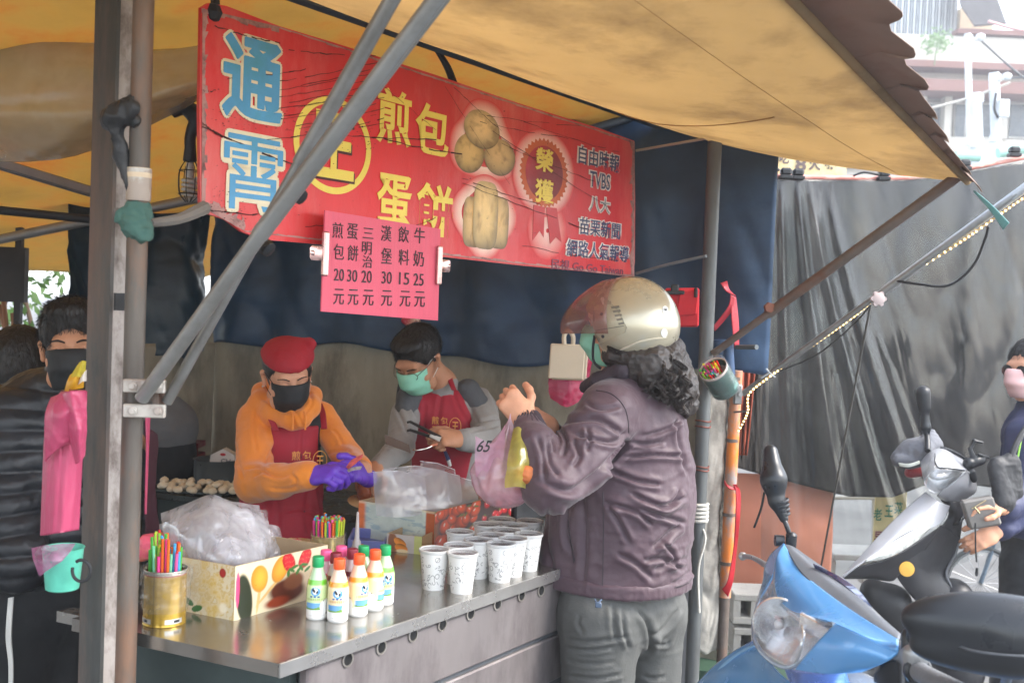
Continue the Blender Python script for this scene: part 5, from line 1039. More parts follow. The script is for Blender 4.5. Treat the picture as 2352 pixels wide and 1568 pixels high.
O('hair', sdf([ell(W1(0, -.02, .045), (.081, .1, .082), np.array(R1), .01), ell(W1(0, .03, .095), (.062, .05, .03), np.array(R1), .02), ell(W1(0, .095, -.03), (.09, .075, .09), np.array(R1), .012, True), ell(W1(.09, .02, -.04), (.035, .05, .06), np.array(R1), .01, True), ell(W1(-.09, .02, -.04), (.035, .05, .06), np.array(R1), .01, True), ell(W1(0, -.07, -.085), (.1, .06, .055), np.array(R1), .01, True)], .004, lambda p, n: .004 * ridge(p * np.array([70, 70, 30]))), hairm, mn)
gl_ = M('glasses_metal', '5a4a3c', .3, .8); gb = B()
for sx in (-1, 1):
    gb.tube([W1(.031 * sx + .021 * cos(k), .104 - .004 * abs(cos(k)), .004 + .016 * sin(k)) for k in np.linspace(0, 2 * pi, 21)], .0011, 5); gb.tube([W1(.052 * sx, .1, .008), W1(.07 * sx, .06, .014), W1(.079 * sx, .0, .018)], .0012, 5)
    gb.tube([W1(.014 * sx, .1, .026), W1(.03 * sx, .098, .032), W1(.048 * sx, .085, .026)], [.002, .003, .0015], 6, smooth=4)
gb.tube([W1(-.01, .104, .006), W1(.01, .104, .006)], .0012, 5).put('glasses', gl_, mn)
# tongs and brush in his hand
tg_ = T('tongs', 'long dark metal tongs in the fist of the man cook, pointing left', 'tongs', P(1005, 1000, 3.72))
B().tube([P(1012, 1004, 3.72), P(942, 968, 3.7), P(935, 970, 3.7)], [.006, .005, .004], 8).tube([P(1012, 1010, 3.73), P(942, 987, 3.71), P(935, 989, 3.71)], [.006, .005, .004], 8).put('arm', M('tongs_dark', '3a3634', .35, .6), tg_)
B().box(P(1000, 1003, 3.72), (.018, .0, -.008), (0, .008, 0), (.004, 0, .008), .003).put('grip', M('grip_white', 'cfcbc2', .5), tg_)
ld = T('spatula', 'thin wire handled spatula with an orange grip held by the man cook', 'spatula', P(990, 1022, 3.7))
B().tube([P(948, 1032, 3.66), P(956, 1034, 3.66), P(978, 1030, 3.68), P(992, 1024, 3.7)], .0022, 6, smooth=4).put('wire', stain, ld); B().tube([P(988, 1024, 3.7), P(1004, 1020, 3.72)], .005, 8).put('grip', M('grip_orange', 'b0603a', .5), ld)
kf = T('cleaver', 'brown metal scraper blade near the sleeve of the man cook', 'scraper', P(925, 1022, 3.66)); B().prism([(-.055, .02), (.03, -.012), (.036, -.04), (-.05, -.012)], (1, 0, 0), UP, P(920, 1012, 3.68), (0, -1, 0), .003).put('blade', M('blade_brown', '6a5a50', .35, .6), kf)

# ---------------- customer in helmet
cs = person('woman customer in pale gold helmet and purple grey jacket, long curly dark hair, back turned', P(1430, 1400, 3.0))
hc = P(1432, 752, 3.0); f2 = Vector((-.93, .34, -.12)).normalized(); R2 = frame(f2); W2 = HW(hc, R2, .96)
nk = P(1448, 868, 3.02)
hp, _ = head(hc, R2, .96, nk)
shN, elN, wrN = P(1398, 945, 2.86), P(1262, 1118, 2.70), P(1215, 975, 2.78)
shF, elF, wrF = P(1400, 945, 3.2), P(1300, 1090, 3.2), P(1255, 985, 3.05)
hN = hand(P(1213, 966, 2.79), Vector((-.55, .1, .55)), (-.15, -.9, .2), 1, 1.1, .9, .95)
hF = hand(P(1262, 978, 3.02), Vector((-.7, -.25, .45)), (.1, -.5, .8), 1, .9, .5, .92)
legs = [cap(P(1400, 1360, 3.0), P(1395, 1480, 2.95), .12, .1, .05)]
lf = Vector((P(1378, 1500, 2.92).x, 2.92, 0)); rf_ = Vector((P(1500, 1500, 3.1).x, 3.1, 0))
O('body', sdf(hp + [cap(nk, P(1440, 1000, 3.02), .06, .12, .05), cap(P(1440, 1000, 3.02), P(1420, 1300, 3.0), .12, .1, .05), cap(P(1400, 945, 2.9), P(1400, 945, 3.15), .06, k=.05)] + arm(shN, elN, wrN) + arm(shF, elF, wrF) + hN + hF + [cap(wrN, P(1213, 966, 2.79), .025), cap(wrF, P(1262, 978, 3.02), .025)], .0042), skin, cs)
purp = M('purple_nylon', '4b3941', .5, var=.1, vs=6, bump=.2, bs=90, dirt='55444d', ds=2, da=.3, sheen=.15, spec=.4)
def jk(p, n):
    r_ = ridge(p * np.array([7, 7, 12]) + 1.6 * (fbm(p * 5, 2)[:, None] - .5), 1); q_ = p @ np.array([[.7, 0, .7], [0, 1, 0], [-.7, 0, .7]]).T
    lowz = np.clip((1.62 - p[:, 2]) / .35, .25, 1)
    return lowz * (.018 * (r_ - .45) + .013 * (ridge(q_ * np.array([7, 7, 17]), 6) - .4)) + .0035 * (ridge(p * 33, 8) - .4)
tj = [cap(P(1450, 880, 3.0), P(1450, 900, 3.02), .085, .1, .04), cap(P(1415, 940, 2.92), P(1480, 935, 3.12), .085, .085, .05), cap(P(1452, 990, 3.02), P(1440, 1130, 3.02), .155, .175, .05), cap(P(1440, 1130, 3.02), P(1405, 1470, 3.0), .178, .19, .05), cap(P(1330, 1180, 3.0), P(1300, 1470, 3.0), .09, .1, .05), cap(P(1490, 1100, 3.04), P(1485, 1470, 3.02), .10, .115, .05),
      cap(shN, P(1330, 1050, 2.78), .08, .076, .03), cap(P(1330, 1050, 2.78), elN, .076, .066, .02), cap(elN, P(1228, 1020, 2.74), .066, .05, .02), cap(P(1228, 1020, 2.74), P(1216, 984, 2.775), .048, .038, .02), cap(shF, elF, .08, .07, .04), cap(elF, P(1266, 1005, 3.07), .068, .045, .03)]
jb = dict(pl=(tuple(P(1400, 1376, 2.8)), tuple(Vector((.02, .0, -1)).normalized())), k=.01)
JL = [([(1293.0, 972.4), (1369.2, 962.9), (1430.1, 997.2)], 7, 0.007), ([(1315.8, 993.4), (1399.6, 1016.3), (1437.7, 989.6)], 6, 0.007), ([(1254.9, 1016.3), (1262.5, 1065.8), (1285.4, 1092.4)], 6, 0.006), ([(1266.3, 997.2), (1272.0, 1039.1)], 5, 0.006), ([(1315.8, 1008.6), (1331.1, 1046.7), (1315.8, 1073.4)], 6, 0.006), ([(1232.0, 1001.0), (1247.3, 1046.7), (1251.1, 1107.7)], 6, 0.005), ([(1243.5, 1107.7), (1315.8, 1124.8), (1384.4, 1073.4), (1426.3, 1027.7), (1441.6, 1001.0)], 9, 0.012), ([(1433.9, 1050.5), (1502.5, 1044.8), (1567.3, 1048.6)], 5, 0.009), ([(1388.2, 1073.4), (1464.4, 1103.9), (1521.6, 1111.5)], 6, 0.008), ([(1445.4, 1130.5), (1521.6, 1161.0), (1578.7, 1138.2)], 6, 0.008), ([(1552.0, 962.9), (1559.7, 1027.7), (1578.7, 1092.4)], 6, 0.007), ([(1475.8, 1001.0), (1529.2, 985.8), (1563.5, 962.9)], 5, 0.007), ([(1445.4, 1012.4), (1483.5, 1020.1), (1529.2, 1012.4)], 5, 0.006), ([(1346.3, 924.8), (1376.8, 940.1), (1426.3, 932.4)], 6, 0.005), ([(1285.4, 982.0), (1300.6, 1012.4), (1293.0, 1046.7)], 5, 0.006), ([(1346.3, 982.0), (1353.9, 1012.4), (1346.3, 1035.3)], 5, 0.005), ([(1386.0, 1153.0), (1460.3, 1173.8), (1498.9, 1206.5)], 6, 0.008), ([(1507.8, 1164.9), (1543.4, 1156.0), (1564.2, 1123.3)], 6, 0.009), ([(1495.9, 1256.9), (1534.5, 1227.2), (1564.2, 1203.5)], 7, 0.009), ([(1460.3, 1164.9), (1534.5, 1188.6), (1576.1, 1200.5)], 6, 0.008), ([(1475.1, 1286.6), (1519.7, 1282.2), (1564.2, 1307.4)], 6, 0.008), ([(1445.4, 1248.0), (1421.6, 1197.5), (1394.9, 1158.9)], 6, 0.006), ([(1540.5, 1340.1), (1564.2, 1328.2), (1583.5, 1310.4)], 5, 0.008), ([(1415.7, 1268.8), (1460.3, 1292.6), (1498.9, 1328.2)], 7, 0.006), ([(1498.9, 1310.4), (1534.5, 1292.6), (1582.0, 1280.7)], 6, 0.006), ([(1305.8, 1161.9), (1302.8, 1227.2), (1314.7, 1268.8)], 7, 0.006), ([(1338.5, 1138.1), (1344.4, 1221.3), (1338.5, 1340.1)], 9, 0.005), ([(1516.7, 1245.1), (1543.4, 1268.8), (1549.4, 1298.5)], 5, 0.007), ([(1261.3, 1161.9), (1255.3, 1236.2), (1273.1, 1310.4)], 9, 0.005)]
TL = [([(1302.8, 1467.8), (1356.3, 1473.8), (1448.4, 1458.9)], 5, 0.006), ([(1302.8, 1485.6), (1356.3, 1491.6), (1409.8, 1485.6)], 5, 0.005), ([(1299.9, 1512.4), (1356.3, 1524.3), (1415.7, 1518.3)], 5, 0.004), ([(1302.8, 1551.0), (1374.1, 1556.9), (1427.6, 1545.0)], 5, 0.006), ([(1427.6, 1402.5), (1433.5, 1453.0), (1445.4, 1488.6)], 5, 0.006), ([(1406.8, 1387.6), (1409.8, 1429.2), (1415.7, 1473.8)], 6, 0.006), ([(1463.2, 1396.5), (1490.0, 1438.1), (1492.9, 1485.6), (1475.1, 1500.5)], 7, 0.01), ([(1495.9, 1461.9), (1531.5, 1438.1), (1558.3, 1393.6)], 6, 0.008), ([(1498.9, 1473.8), (1528.6, 1479.7), (1537.5, 1470.8)], 4, 0.005), ([(1481.1, 1554.0), (1504.8, 1556.9), (1525.6, 1551.0)], 5, 0.006), ([(1332.5, 1414.4), (1326.6, 1429.2), (1338.5, 1450.0)], 5, 0.004)]
jt = traced(JL); tt_ = traced(TL)
jo = O('jacket', sdf(tj + [jb], .0048, lambda p, n: jk(p, n) * .55 + jt(p, n) * 1.25), purp, cs)
pd_ = M('purple_dark', '382e36', .75, var=.1, bump=.5, bs=140)
O('collar', sdf([cap(P(1375, 872, 2.95), P(1345, 888, 3.02), .02, .018, .01), cap(P(1375, 872, 2.95), P(1430, 848, 2.9), .02, .022, .01), cap(P(1430, 848, 2.9), P(1490, 856, 2.98), .022, .02, .01)], .005, foldy(.004, 30)), pd_, cs)
cf0, cf1 = P(1213, 970, 2.79), P(1226, 1005, 2.755)
O('cuff', sdf([cap(cf0, cf1, .036, .043, .01)], .0035, lambda p, n: .0028 * np.sin(np.arctan2((p - arr(cf0))[:, 1], (p - arr(cf0))[:, 0]) * 22)), pd_, cs)
hem0 = tj[3:6]
O('hem', sdf([dict(q, ra=q['ra'] + .006, rb=q['rb'] + .006) for q in tj[2:6]] + [dict(pl=(tuple(P(1400, 1384, 2.8)), (0, 0, -1)), k=.006), dict(pl=(tuple(P(1400, 1350, 2.8)), (0, 0, 1)), k=.006)], .005, foldy(.004, 22, 3, (1, 1, .2))), purp, cs)
# seams as stitched ridges laid on by projecting onto the jacket
trs = M('grey_green_trousers', '4f504e', .7, var=.1, bump=.25, bs=150, dirt='636461', ds=3, da=.2)
def pf_(p, n): return .010 * (ridge(p * np.array([6, 6, 15]), 11) - .45) + .008 * (ridge(p * np.array([16, 16, 4]), 12) - .4)
O('trousers', sdf([cap(P(1388, 1400, 2.95), P(1465, 1390, 3.08), .128, .135, .04), cap(P(1378, 1430, 2.92), Vector((lf.x, 2.92, .5)), .11, .085, .03), cap(Vector((lf.x, 2.92, .5)), lf + UP * .06, .085, .075, .03), cap(P(1492, 1420, 3.08), Vector((rf_.x, 3.1, .5)), .1, .08, .03), cap(Vector((rf_.x, 3.1, .5)), rf_ + UP * .06, .08, .07, .03)], .006, lambda p, n: pf_(p, n) * .6 + tt_(p, n)), trs, cs)
tree_j = bvh(jo); seamm = M('seam_dark', '2c252b', .7)
for l_ in ([(1369.172, 896.2536), (1403.4584, 903.8728000000001), (1430.1256, 928.6352), (1441.5544, 959.1120000000001), (1444.2211200000002, 993.3984)], [(1384.52295, 1129.2309), (1386.008, 1221.304), (1383.63192, 1360.8987)], [(1212.2571500000001, 1331.1977), (1296.9050000000002, 1350.50335), (1386.008, 1359.41365), (1475.111, 1363.8688), (1546.3934000000002, 1349.0183), (1582.0346, 1337.1379)], [(1305.2212800000002, 1194.5731), (1310.27045, 1239.1246), (1318.2897200000002, 1292.5864)], [(1305.8153000000002, 1200.5133), (1312.64653, 1251.005), (1320.07178, 1288.13125)]): laid(tree_j, l_, .0013, 'seam', seamm, cs)
for f_ in (lf, rf_): O('shoe', sdf([cap(f_ + UP * .045, f_ + Vector((-.17, .05, .03)), .045, .036, .02)], .006), M('shoe_dark', '2a2a2c', .5), cs)

B().tube([P(1366, 1374, 2.76), P(1372, 1384, 2.75), P(1382, 1376, 2.765)], .002, 6, smooth=4).box(P(1374, 1388, 2.75), (.008, 0, 0), (0, .006, 0), (0, 0, .007), .002).put('drawcord_toggle', M('toggle_blue', '4a5a70', .4), cs)
maskp(cs, W2, grn); loops(cs, W2, M('loop_dark', '333338', .7), (-1,))
# helmet
hl = T('helmet', 'pale gold open face helmet with clear pinkish visor, vented side plate and round stickers', 'helmet', P(1437, 735, 2.99))
Rn = np.array(R2); cH = P(1446, 738, 2.99); HWc = HW(cH, R2)
gold_p = M('gold_paint', 'b3ab94', .28, .45, var=.06, vs=4, bump=.02, coat=.5, dirt='c9c4b4', ds=30, da=.02)
shell = [ell(cH, (.125, .132, .124), Rn, .01), ell(HWc(0, -.015, -.02), (.122, .12, .108), Rn, .02), ell(HWc(0, 0, -.01), (.108, .118, .11), Rn, .004, True), ell(HWc(0, .13, -.055), (.14, .085, .105), Rn, .012, True), ell(HWc(0, .02, -.185), (.16, .1, .095), Rn, .012, True), ell(HWc(0, -.13, -.17), (.16, .12, .095), Rn, .012, True)]
sho = O('shell', sdf(shell, .0032, None), gold_p, hl)
# visor
def vis(U, V):
    t = radians(78) * (2 * U - 1); a0_, a1_ = radians(62), radians(-14); e_ = a0_ + (a1_ - a0_) * V; r_ = .137 + .03 * np.sin(pi * np.clip(V, 0, 1) * .5) * np.cos(t) ** 2
    lf_ = .035 * np.cos(t) ** 2 * V
    l = np.stack([np.sin(t) * np.cos(e_) * .136, np.cos(t) * np.cos(e_) * (r_ + lf_), np.sin(e_) * .132 + .012 * V * np.cos(t)], -1)
    return np.array(tuple(cH)) + l @ Rn.T
vm = film('visor_film', 'f4e6e2', .2, 'cba8a2', .1, .02, 3)
solid(O('visor', grid(50, 24, vis), vm, hl), .002)
shtree = bvh(sho)
def onsh(px, py, out=0.):
    h_ = hit(shtree, px, py, out)
    if h_ is not None: return h_
    n_ = shtree.find_nearest(P(px, py, 2.93)); return n_[0] + n_[1] * out # point of the helmet surface seen at a pixel
    d = ray(px, py); Ri = Rn.T; o_l = Ri @ (np.array(tuple(EYE)) - np.array(tuple(cH))); d_l = Ri @ np.array(tuple(d)); S3 = 1; return hit(shtree, px, py, out)
    a_ = d_l @ d_l; b_ = 2 * o_l @ d_l; c_ = o_l @ o_l - 1; D = b_ * b_ - 4 * a_ * c_; tt = (-b_ - sqrt(max(D, 0))) / (2 * a_); return EYE + d * tt
def shpoly(name, poly, th, mat, par=hl, out=.004):
    d_ = []
    for i in range(len(poly)):
        a_, b_ = poly[i], poly[(i + 1) % len(poly)]; n_ = max(1, int(math.hypot(b_[0] - a_[0], b_[1] - a_[1]) / 6))
        d_ += [(a_[0] + (b_[0] - a_[0]) * j / n_, a_[1] + (b_[1] - a_[1]) * j / n_) for j in range(n_)]
    cx_, cy_ = sum(q[0] for q in poly) / len(poly), sum(q[1] for q in poly) / len(poly); k = len(d_); V = [onsh(*q, out - th) for q in d_]; Fc = []; fr_l = (1, .75, .5, .25)
    for f_ in fr_l: V += [onsh(cx_ + (q[0] - cx_) * f_, cy_ + (q[1] - cy_) * f_, out) for q in d_]
    V.append(onsh(cx_, cy_, out))
    for r_ in range(len(fr_l)): Fc += [(r_ * k + (i + 1) % k, r_ * k + i, (r_ + 1) * k + i, (r_ + 1) * k + (i + 1) % k) for i in range(k)]
    Fc += [(len(fr_l) * k + (i + 1) % k, len(fr_l) * k + i, len(V) - 1) for i in range(k)]; return O(name, ME(V, Fc, False), mat, par)
pl_ = [(1366, 735), (1370, 770), (1366, 778), (1380, 790), (1436, 762), (1439, 752), (1432, 738), (1418, 712), (1406, 700), (1376, 702), (1368, 706)]
shpoly('side_plate', pl_, .006, M('gold_plate', 'a59d86', .35, .35), out=.0055)
laid(shtree, pl_ + [pl_[0]], .0011, 'plate_gap', M('vent_shadow', '6d675a', .5), hl, .002, 1)
vsl = M('vent_shadow', '6d675a', .5)
for i in range(5): shpoly('vent_slot', [(1405 + i * 4, 706 + i * 9), (1423 + i * 2.6, 703 + i * 9.2), (1424 + i * 2.6, 707 + i * 9.2), (1407 + i * 4, 710 + i * 9)], .002, vsl, out=.0065)
for q in ((1385, 722), (1388, 771)): c = onsh(*q, .006); B().lathe([(.0045, 0), (.0045, .002), (.0025, .003)], c, (c - cH).normalized(), 12).put('screw', M('screw_dark', '26282a', .4), hl)
shpoly('hinge_mark', [(1366, 714), (1369, 714), (1370, 738), (1367, 738)], .002, vsl, out=.0065)
shpoly('plate_crease', [(1372, 757), (1434, 747), (1434, 749), (1372, 759)], .001, vsl, out=.0062)
for (x, y, r_, s_) in ((1527, 712, 8, 'YMT'), (1525, 764, 9, '◎')):
    shpoly('sticker', [(x + r_ * cos(k) * .8, y + r_ * 1.15 * sin(k)) for k in np.linspace(0, 2 * pi, 17)[:-1]], .001, M('sticker_white', 'dcdcd8', .4), out=.0015)
    c = onsh(x, y, .0022); n_ = (c - cH).normalized(); xx = UP.cross(n_).normalized(); 
    if s_ == 'YMT': text('lettering', s_, M('sticker_ink', '33363a', .5), hl, c + n_ * .0012, xx, n_.cross(xx), .010, .006, .02)
shpoly('key_mark', [(1381, 683), (1387, 683), (1388, 690), (1386, 692), (1389, 702), (1385, 703), (1382, 692), (1380, 689)], .001, M('sticker_white', 'dcdcd8', .4), out=.0015)
ctr = [(1362, 768), (1366, 782), (1376, 797), (1392, 806), (1412, 808), (1440, 798), (1470, 785), (1505, 778), (1530, 776)]
B().tube([onsh(x, y, -.002) for x, y in ctr], .0042, 8, smooth=4).put('edge_trim', M('trim_gold', 'c2bba6', .4, .2), hl)
B().tube([P(1366, 770, 2.93), P(1362, 800, 2.93), P(1364, 830, 2.94), P(1380, 846, 2.93)], .004, 6, smooth=4).put('chin_strap', M('strap_black', '222225', .8), hl)
# curly hair: mass + locks of fine curling strands
hr = random.Random(11); hb_ = []
mass = [cap(P(1420, 812, 2.93), P(1490, 840, 2.92), .035, .06, .03), cap(P(1440, 800, 3.02), P(1505, 832, 3.0), .07, .08, .03), cap(P(1500, 830, 2.98), P(1545, 890, 2.97), .078, .062, .03), cap(P(1545, 890, 2.97), P(1574, 930, 2.97), .052, .026, .03)]
curl_m = M('curl_brown', '2e2622', .42, var=.5, vs=50, spec=.6, bump=.6, bs=120)
O('hair', sdf(mass, .004, lambda p, n: .014 * (ridge(p * np.array([30, 30, 22]) + 2 * fbm(p * 9, 2)[:, None], 1) - .3) + .006 * ridge(p * 75, 3)), curl_m, cs)
hs = B()
for i in range(210):
    s0 = P(hr.uniform(1385, 1535), hr.uniform(790, 826), hr.uniform(2.88, 3.08)); L_ = hr.uniform(.45, 1.0); fx = hr.betavariate(2.4, 1.4)
    e0 = P(1462 + 132 * fx * (.5 + .5 * L_), 838 + 122 * L_ * (.55 + .45 * fx) * hr.uniform(.9, 1.04), hr.uniform(2.86, 3.02)); m0 = s0.lerp(e0, .5) + Vector((hr.uniform(.01, .06), -hr.uniform(.0, .05), hr.uniform(.0, .04)))
    ph = hr.uniform(0, 6.28); ln_ = (e0 - s0).length; tw = ln_ / hr.uniform(.035, .055); ar = hr.uniform(.007, .012); dr_ = hr.choice((-1, 1)); N_ = int(9 * tw) + 6
    for j in range(9):
        dp = hr.uniform(-.5, .5); da2 = hr.uniform(.75, 1.15); ox = Vector((hr.gauss(0, .002), hr.gauss(0, .002), hr.gauss(0, .002))); pts = []
        for k in range(N_):
            t_ = k / (N_ - 1) * (1 - .06 * (j % 3)); q = s0 * (1 - t_) ** 2 + m0 * 2 * t_ * (1 - t_) + e0 * t_ * t_; w_ = dr_ * tw * 6.28 * t_ + ph + dp; pts.append(q + ox + Vector((cos(w_), sin(w_), .35 * cos(w_ * .5))) * ar * da2 * min(1, .2 + t_ * 2))
        hs.tube(pts, [.0011] * len(pts), 3, False)
hs.put('curls', curl_m, cs, kind='stuff')

# ---------------- masked man in puffer jacket behind the post
l1 = person('man in black puffer jacket and black mask, half hidden behind the square post', P(90, 1200, 2.95))
hc = P(168, 800, 2.95); f3 = Vector((.32, -.93, -.06)).normalized(); R3 = frame(f3, Vector((-.05, 0, 1))); W3 = HW(hc, R3, 1.0); nk = P(150, 905, 3.02)
hp, _ = head(hc, R3, 1., nk)
O('body', sdf(hp + [cap(nk, P(110, 1050, 3.05), .06, .13, .05), cap(P(110, 1050, 3.05), P(95, 1340, 3.05), .13, .13, .05)], .0045), skin2, l1)
puf = M('puffer_nylon', '1e2126', .45, var=.2, vs=10, bump=.3, bs=40, spec=.5)
def pfn(p, n): return .013 * np.abs(np.sin((p[:, 2] + .03 * (fbm(p * 5, 2) - .5)) * pi / .052)) ** .6 + .005 * (ridge(p * 30, 2) - .4)
O('puffer_jacket', sdf([cap(P(150, 905, 3.0), P(140, 930, 3.03), .085, .11, .04), cap(P(30, 975, 2.98), P(200, 955, 3.12), .1, .1, .06), cap(P(110, 1030, 3.05), P(90, 1320, 3.05), .19, .2, .06), cap(P(20, 985, 2.92), P(-10, 1150, 2.85), .1, .09, .04), cap(P(-10, 1150, 2.85), P(40, 1290, 2.8), .09, .07, .04), dict(pl=(tuple(P(90, 1345, 2.9)), (0, 0, -1)), k=.02)], .006, pfn), puf, l1)
tr_ = M('black_trousers', '15181b', .8, bump=.2); gx = P(90, 1400, 2.95).x
O('trousers', sdf([cap(P(95, 1330, 3.05), P(95, 1360, 3.03), .17, .17, .05), cap(P(45, 1400, 2.95), Vector((gx - .13, 2.9, .08)), .12, .085, .03), cap(P(140, 1400, 3.05), Vector((gx + .06, 3.05, .08)), .12, .085, .03)], .008, foldy(.008, 8)), tr_, l1)
solid(O('side_stripe', patch([[P(20, 1372, 2.80), P(14, 1460, 2.80), P(20, 1530, 2.81), P(18, 1640, 2.83)], [P(31, 1370, 2.795), P(26, 1460, 2.795), P(31, 1530, 2.81), P(29, 1640, 2.83)]], 5), M('stripe_white', 'c9c9c4', .7), l1), .004)
maskp(l1, W3, M('black_mask', '1c1e20', .7), z0=-.098, z1=.0, out=.016); loops(l1, W3, blk_f, (-1,))
O('hair', sdf([ell(W3(0, -.02, .05), (.084, .104, .086), np.array(R3), .01), ell(W3(0, .035, .105), (.065, .05, .03), np.array(R3), .02), ell(W3(0, .105, -.02), (.075, .07, .095), np.array(R3), .012, True), ell(W3(-.085, .03, -.05), (.03, .06, .06), np.array(R3), .01, True), ell(W3(.085, .03, -.05), (.03, .06, .06), np.array(R3), .01, True), ell(W3(0, -.07, -.095), (.1, .06, .055), np.array(R3), .01, True)], .0045, lambda p, n: .006 * ridge(p * np.array([60, 60, 30]))), hairm, l1)
for sx in (-1, 1):
    B().tube([W3(.014 * sx, .096, .026), W3(.03 * sx, .095, .032), W3(.052 * sx, .08, .028)], [.0024, .0034, .002], 6, smooth=4).put('eyebrow', brow, l1)
    B().ball(W3(.031 * sx, .0795, .006), .0125, 12).put('eye', M('eye_white', 'ded6ce', .2), l1); B().ball(W3(.0325 * sx + .002, .0865, .006), .0062, 10).put('iris', M('iris_dark', '120d0a', .1), l1)
    B().tube([W3(.017 * sx, .089, .008), W3(.031 * sx, .0935, .0125), W3(.046 * sx, .085, .009)], [.0018, .0028, .0015], 6, smooth=5).put('eyelid', skin2, l1)
# person behind him
l2 = person('dark haired person in a dark coat behind the man in the puffer jacket', P(50, 1200, 3.9))
hc = P(52, 835, 3.8); R4 = frame(Vector((.3, .9, -.2))); W4 = HW(hc, R4, 1.); nk = P(40, 925, 3.85); hp, _ = head(hc, R4, 1., nk)
O('body', sdf(hp + [cap(nk, P(20, 1000, 3.9), .06, .1, .04)], .006), skin2, l2)
O('hair', sdf([ell(W4(0, -.02, .03), (.092, .112, .1), np.array(R4), .01), ell(W4(0, -.03, -.04), (.08, .09, .07), np.array(R4), .03), ell(W4(0, .13, -.03), (.09, .08, .1), np.array(R4), .012, True)], .005, lambda p, n: .007 * ridge(p * 50)), hairm, l2)
O('coat', sdf([cap(P(-60, 960, 3.9), P(110, 960, 3.95), .11, .11, .06), cap(P(20, 1000, 3.95), P(20, 1400, 3.95), .2, .2, .06), cap(P(15, 910, 3.86), P(70, 905, 3.86), .05, .05, .03)], .008, foldy(.01, 8)), M('coat_black', '22262a', .6, bump=.4), l2)
# figure at the back past the pole
bf = person('helper in grey top and dark trousers bending at the back beyond the clamp bracket', P(375, 1100, 4.45))
hc = P(300, 965, 4.4); R5 = frame(Vector((-.6, -.3, -.6))); hp, _ = head(hc, R5, 1., P(335, 945, 4.45))
O('body', sdf(hp + [cap(P(335, 945, 4.45), P(375, 975, 4.5), .07, .1, .04), cap(P(340, 975, 4.42), P(352, 1040, 4.42), .04, .03, .02)], .006), skin2, bf)
O('top', sdf([cap(P(335, 945, 4.46), P(375, 985, 4.52), .11, .13, .05), cap(P(375, 985, 4.52), P(378, 1010, 4.52), .13, .12, .05)], .007, foldy(.008, 9)), M('grey_top', '6b6d70', .9), bf)
O('trousers', sdf([cap(P(378, 1015, 4.52), P(382, 1080, 4.52), .13, .12, .05), cap(P(382, 1080, 4.52), P(375, 1430, 4.55), .1, .08, .05)], .008, foldy(.008, 9)), tr_, bf)
# ---------------- woman at the right edge
rwm = person('woman in navy jacket, round sunglasses and pink mask, holding a grey wallet', P(2400, 1200, 4.3))
hc = P(2366, 850, 4.32); f6 = Vector((-.86, -.5, -.1)).normalized(); R6 = frame(f6); W6 = HW(hc, R6, 1.); nk = P(2390, 950, 4.38); hp, _ = head(hc, R6, 1., nk)
sA, eA, wA = P(2362, 1005, 4.2), P(2345, 1160, 4.15), P(2290, 1218, 4.02)
hA = hand(P(2288, 1222, 4.01), Vector((-.6, -.1, -.28)), (.1, -.8, .45), 1, .5, .3, .95)
O('body', sdf(hp + [cap(nk, P(2420, 1000, 4.4), .06, .1, .04)] + arm(sA, eA, wA) + hA + hand(P(2300, 1165, 3.98), Vector((-.5, -.1, .1)), (0, -.3, .9), -1, .4, .3, .9) + [cap(eA, P(2300, 1165, 3.98), .035, .028)], .0045), skin, rwm)
nvy = M('navy_jacket', '2b3050', .6, var=.15, bump=.25, bs=90)
O('jacket', sdf([cap(P(2390, 955, 4.36), P(2410, 965, 4.38), .1, .11, .04), cap(P(2370, 1000, 4.28), P(2480, 1000, 4.5), .11, .1, .06), cap(P(2415, 1050, 4.4), P(2405, 1215, 4.4), .19, .2, .05), cap(sA, eA, .085, .07, .03), cap(eA, P(2300, 1213, 4.04), .07, .046, .03), cap(P(2345, 1130, 4.12), P(2312, 1168, 4.02), .06, .045, .03), dict(pl=(tuple(P(2400, 1252, 4.2)), (0, 0, -1)), k=.02)], .0065, foldy(.012, 8, 7)), nvy, rwm)
gx = P(2400, 1400, 4.4).x
O('trousers', sdf([cap(P(2400, 1230, 4.42), P(2400, 1280, 4.42), .17, .16, .05), cap(P(2355, 1300, 4.36), Vector((gx - .1, 4.36, .08)), .1, .07, .03), cap(P(2440, 1300, 4.5), Vector((gx + .1, 4.5, .08)), .1, .07, .03)], .008, foldy(.008, 8)), tr_, rwm)
maskp(rwm, W6, M('pink_mask', 'e3b8b4', .7)); O('hair', sdf([ell(W6(0, -.03, .04), (.088, .105, .092), np.array(R6), .01), ell(W6(0, -.06, -.05), (.07, .06, .08), np.array(R6), .03), ell(W6(0, .11, -.03), (.078, .075, .1), np.array(R6), .012, True)], .005, lambda p, n: .005 * ridge(p * 50)), hairm, rwm)
sg_ = B()
for sx in (-1, 1): sg_.lathe([(.024, -.001), (.024, .001), (.001, .002)], W6(.031 * sx, .1, .006), Vector(f6), 20); sg_.tube([W6(.052 * sx, .098, .01), W6(.078 * sx, .0, .016)], .0014, 5)
sg_.put('sunglasses', M('lens_dark', '14161c', .08, spec=.8), rwm)
B().tube([P(2390, 930, 4.22), P(2352, 990, 4.1), P(2336, 1060, 4.06)], .0035, 6, smooth=5).put('green_piping', M('lime', '8fd04a', .5), rwm)
bgb = T('crossbody_bag', 'black nylon crossbody bag on the chest of the woman in the navy jacket', 'bag', P(2300, 1110, 4.0))
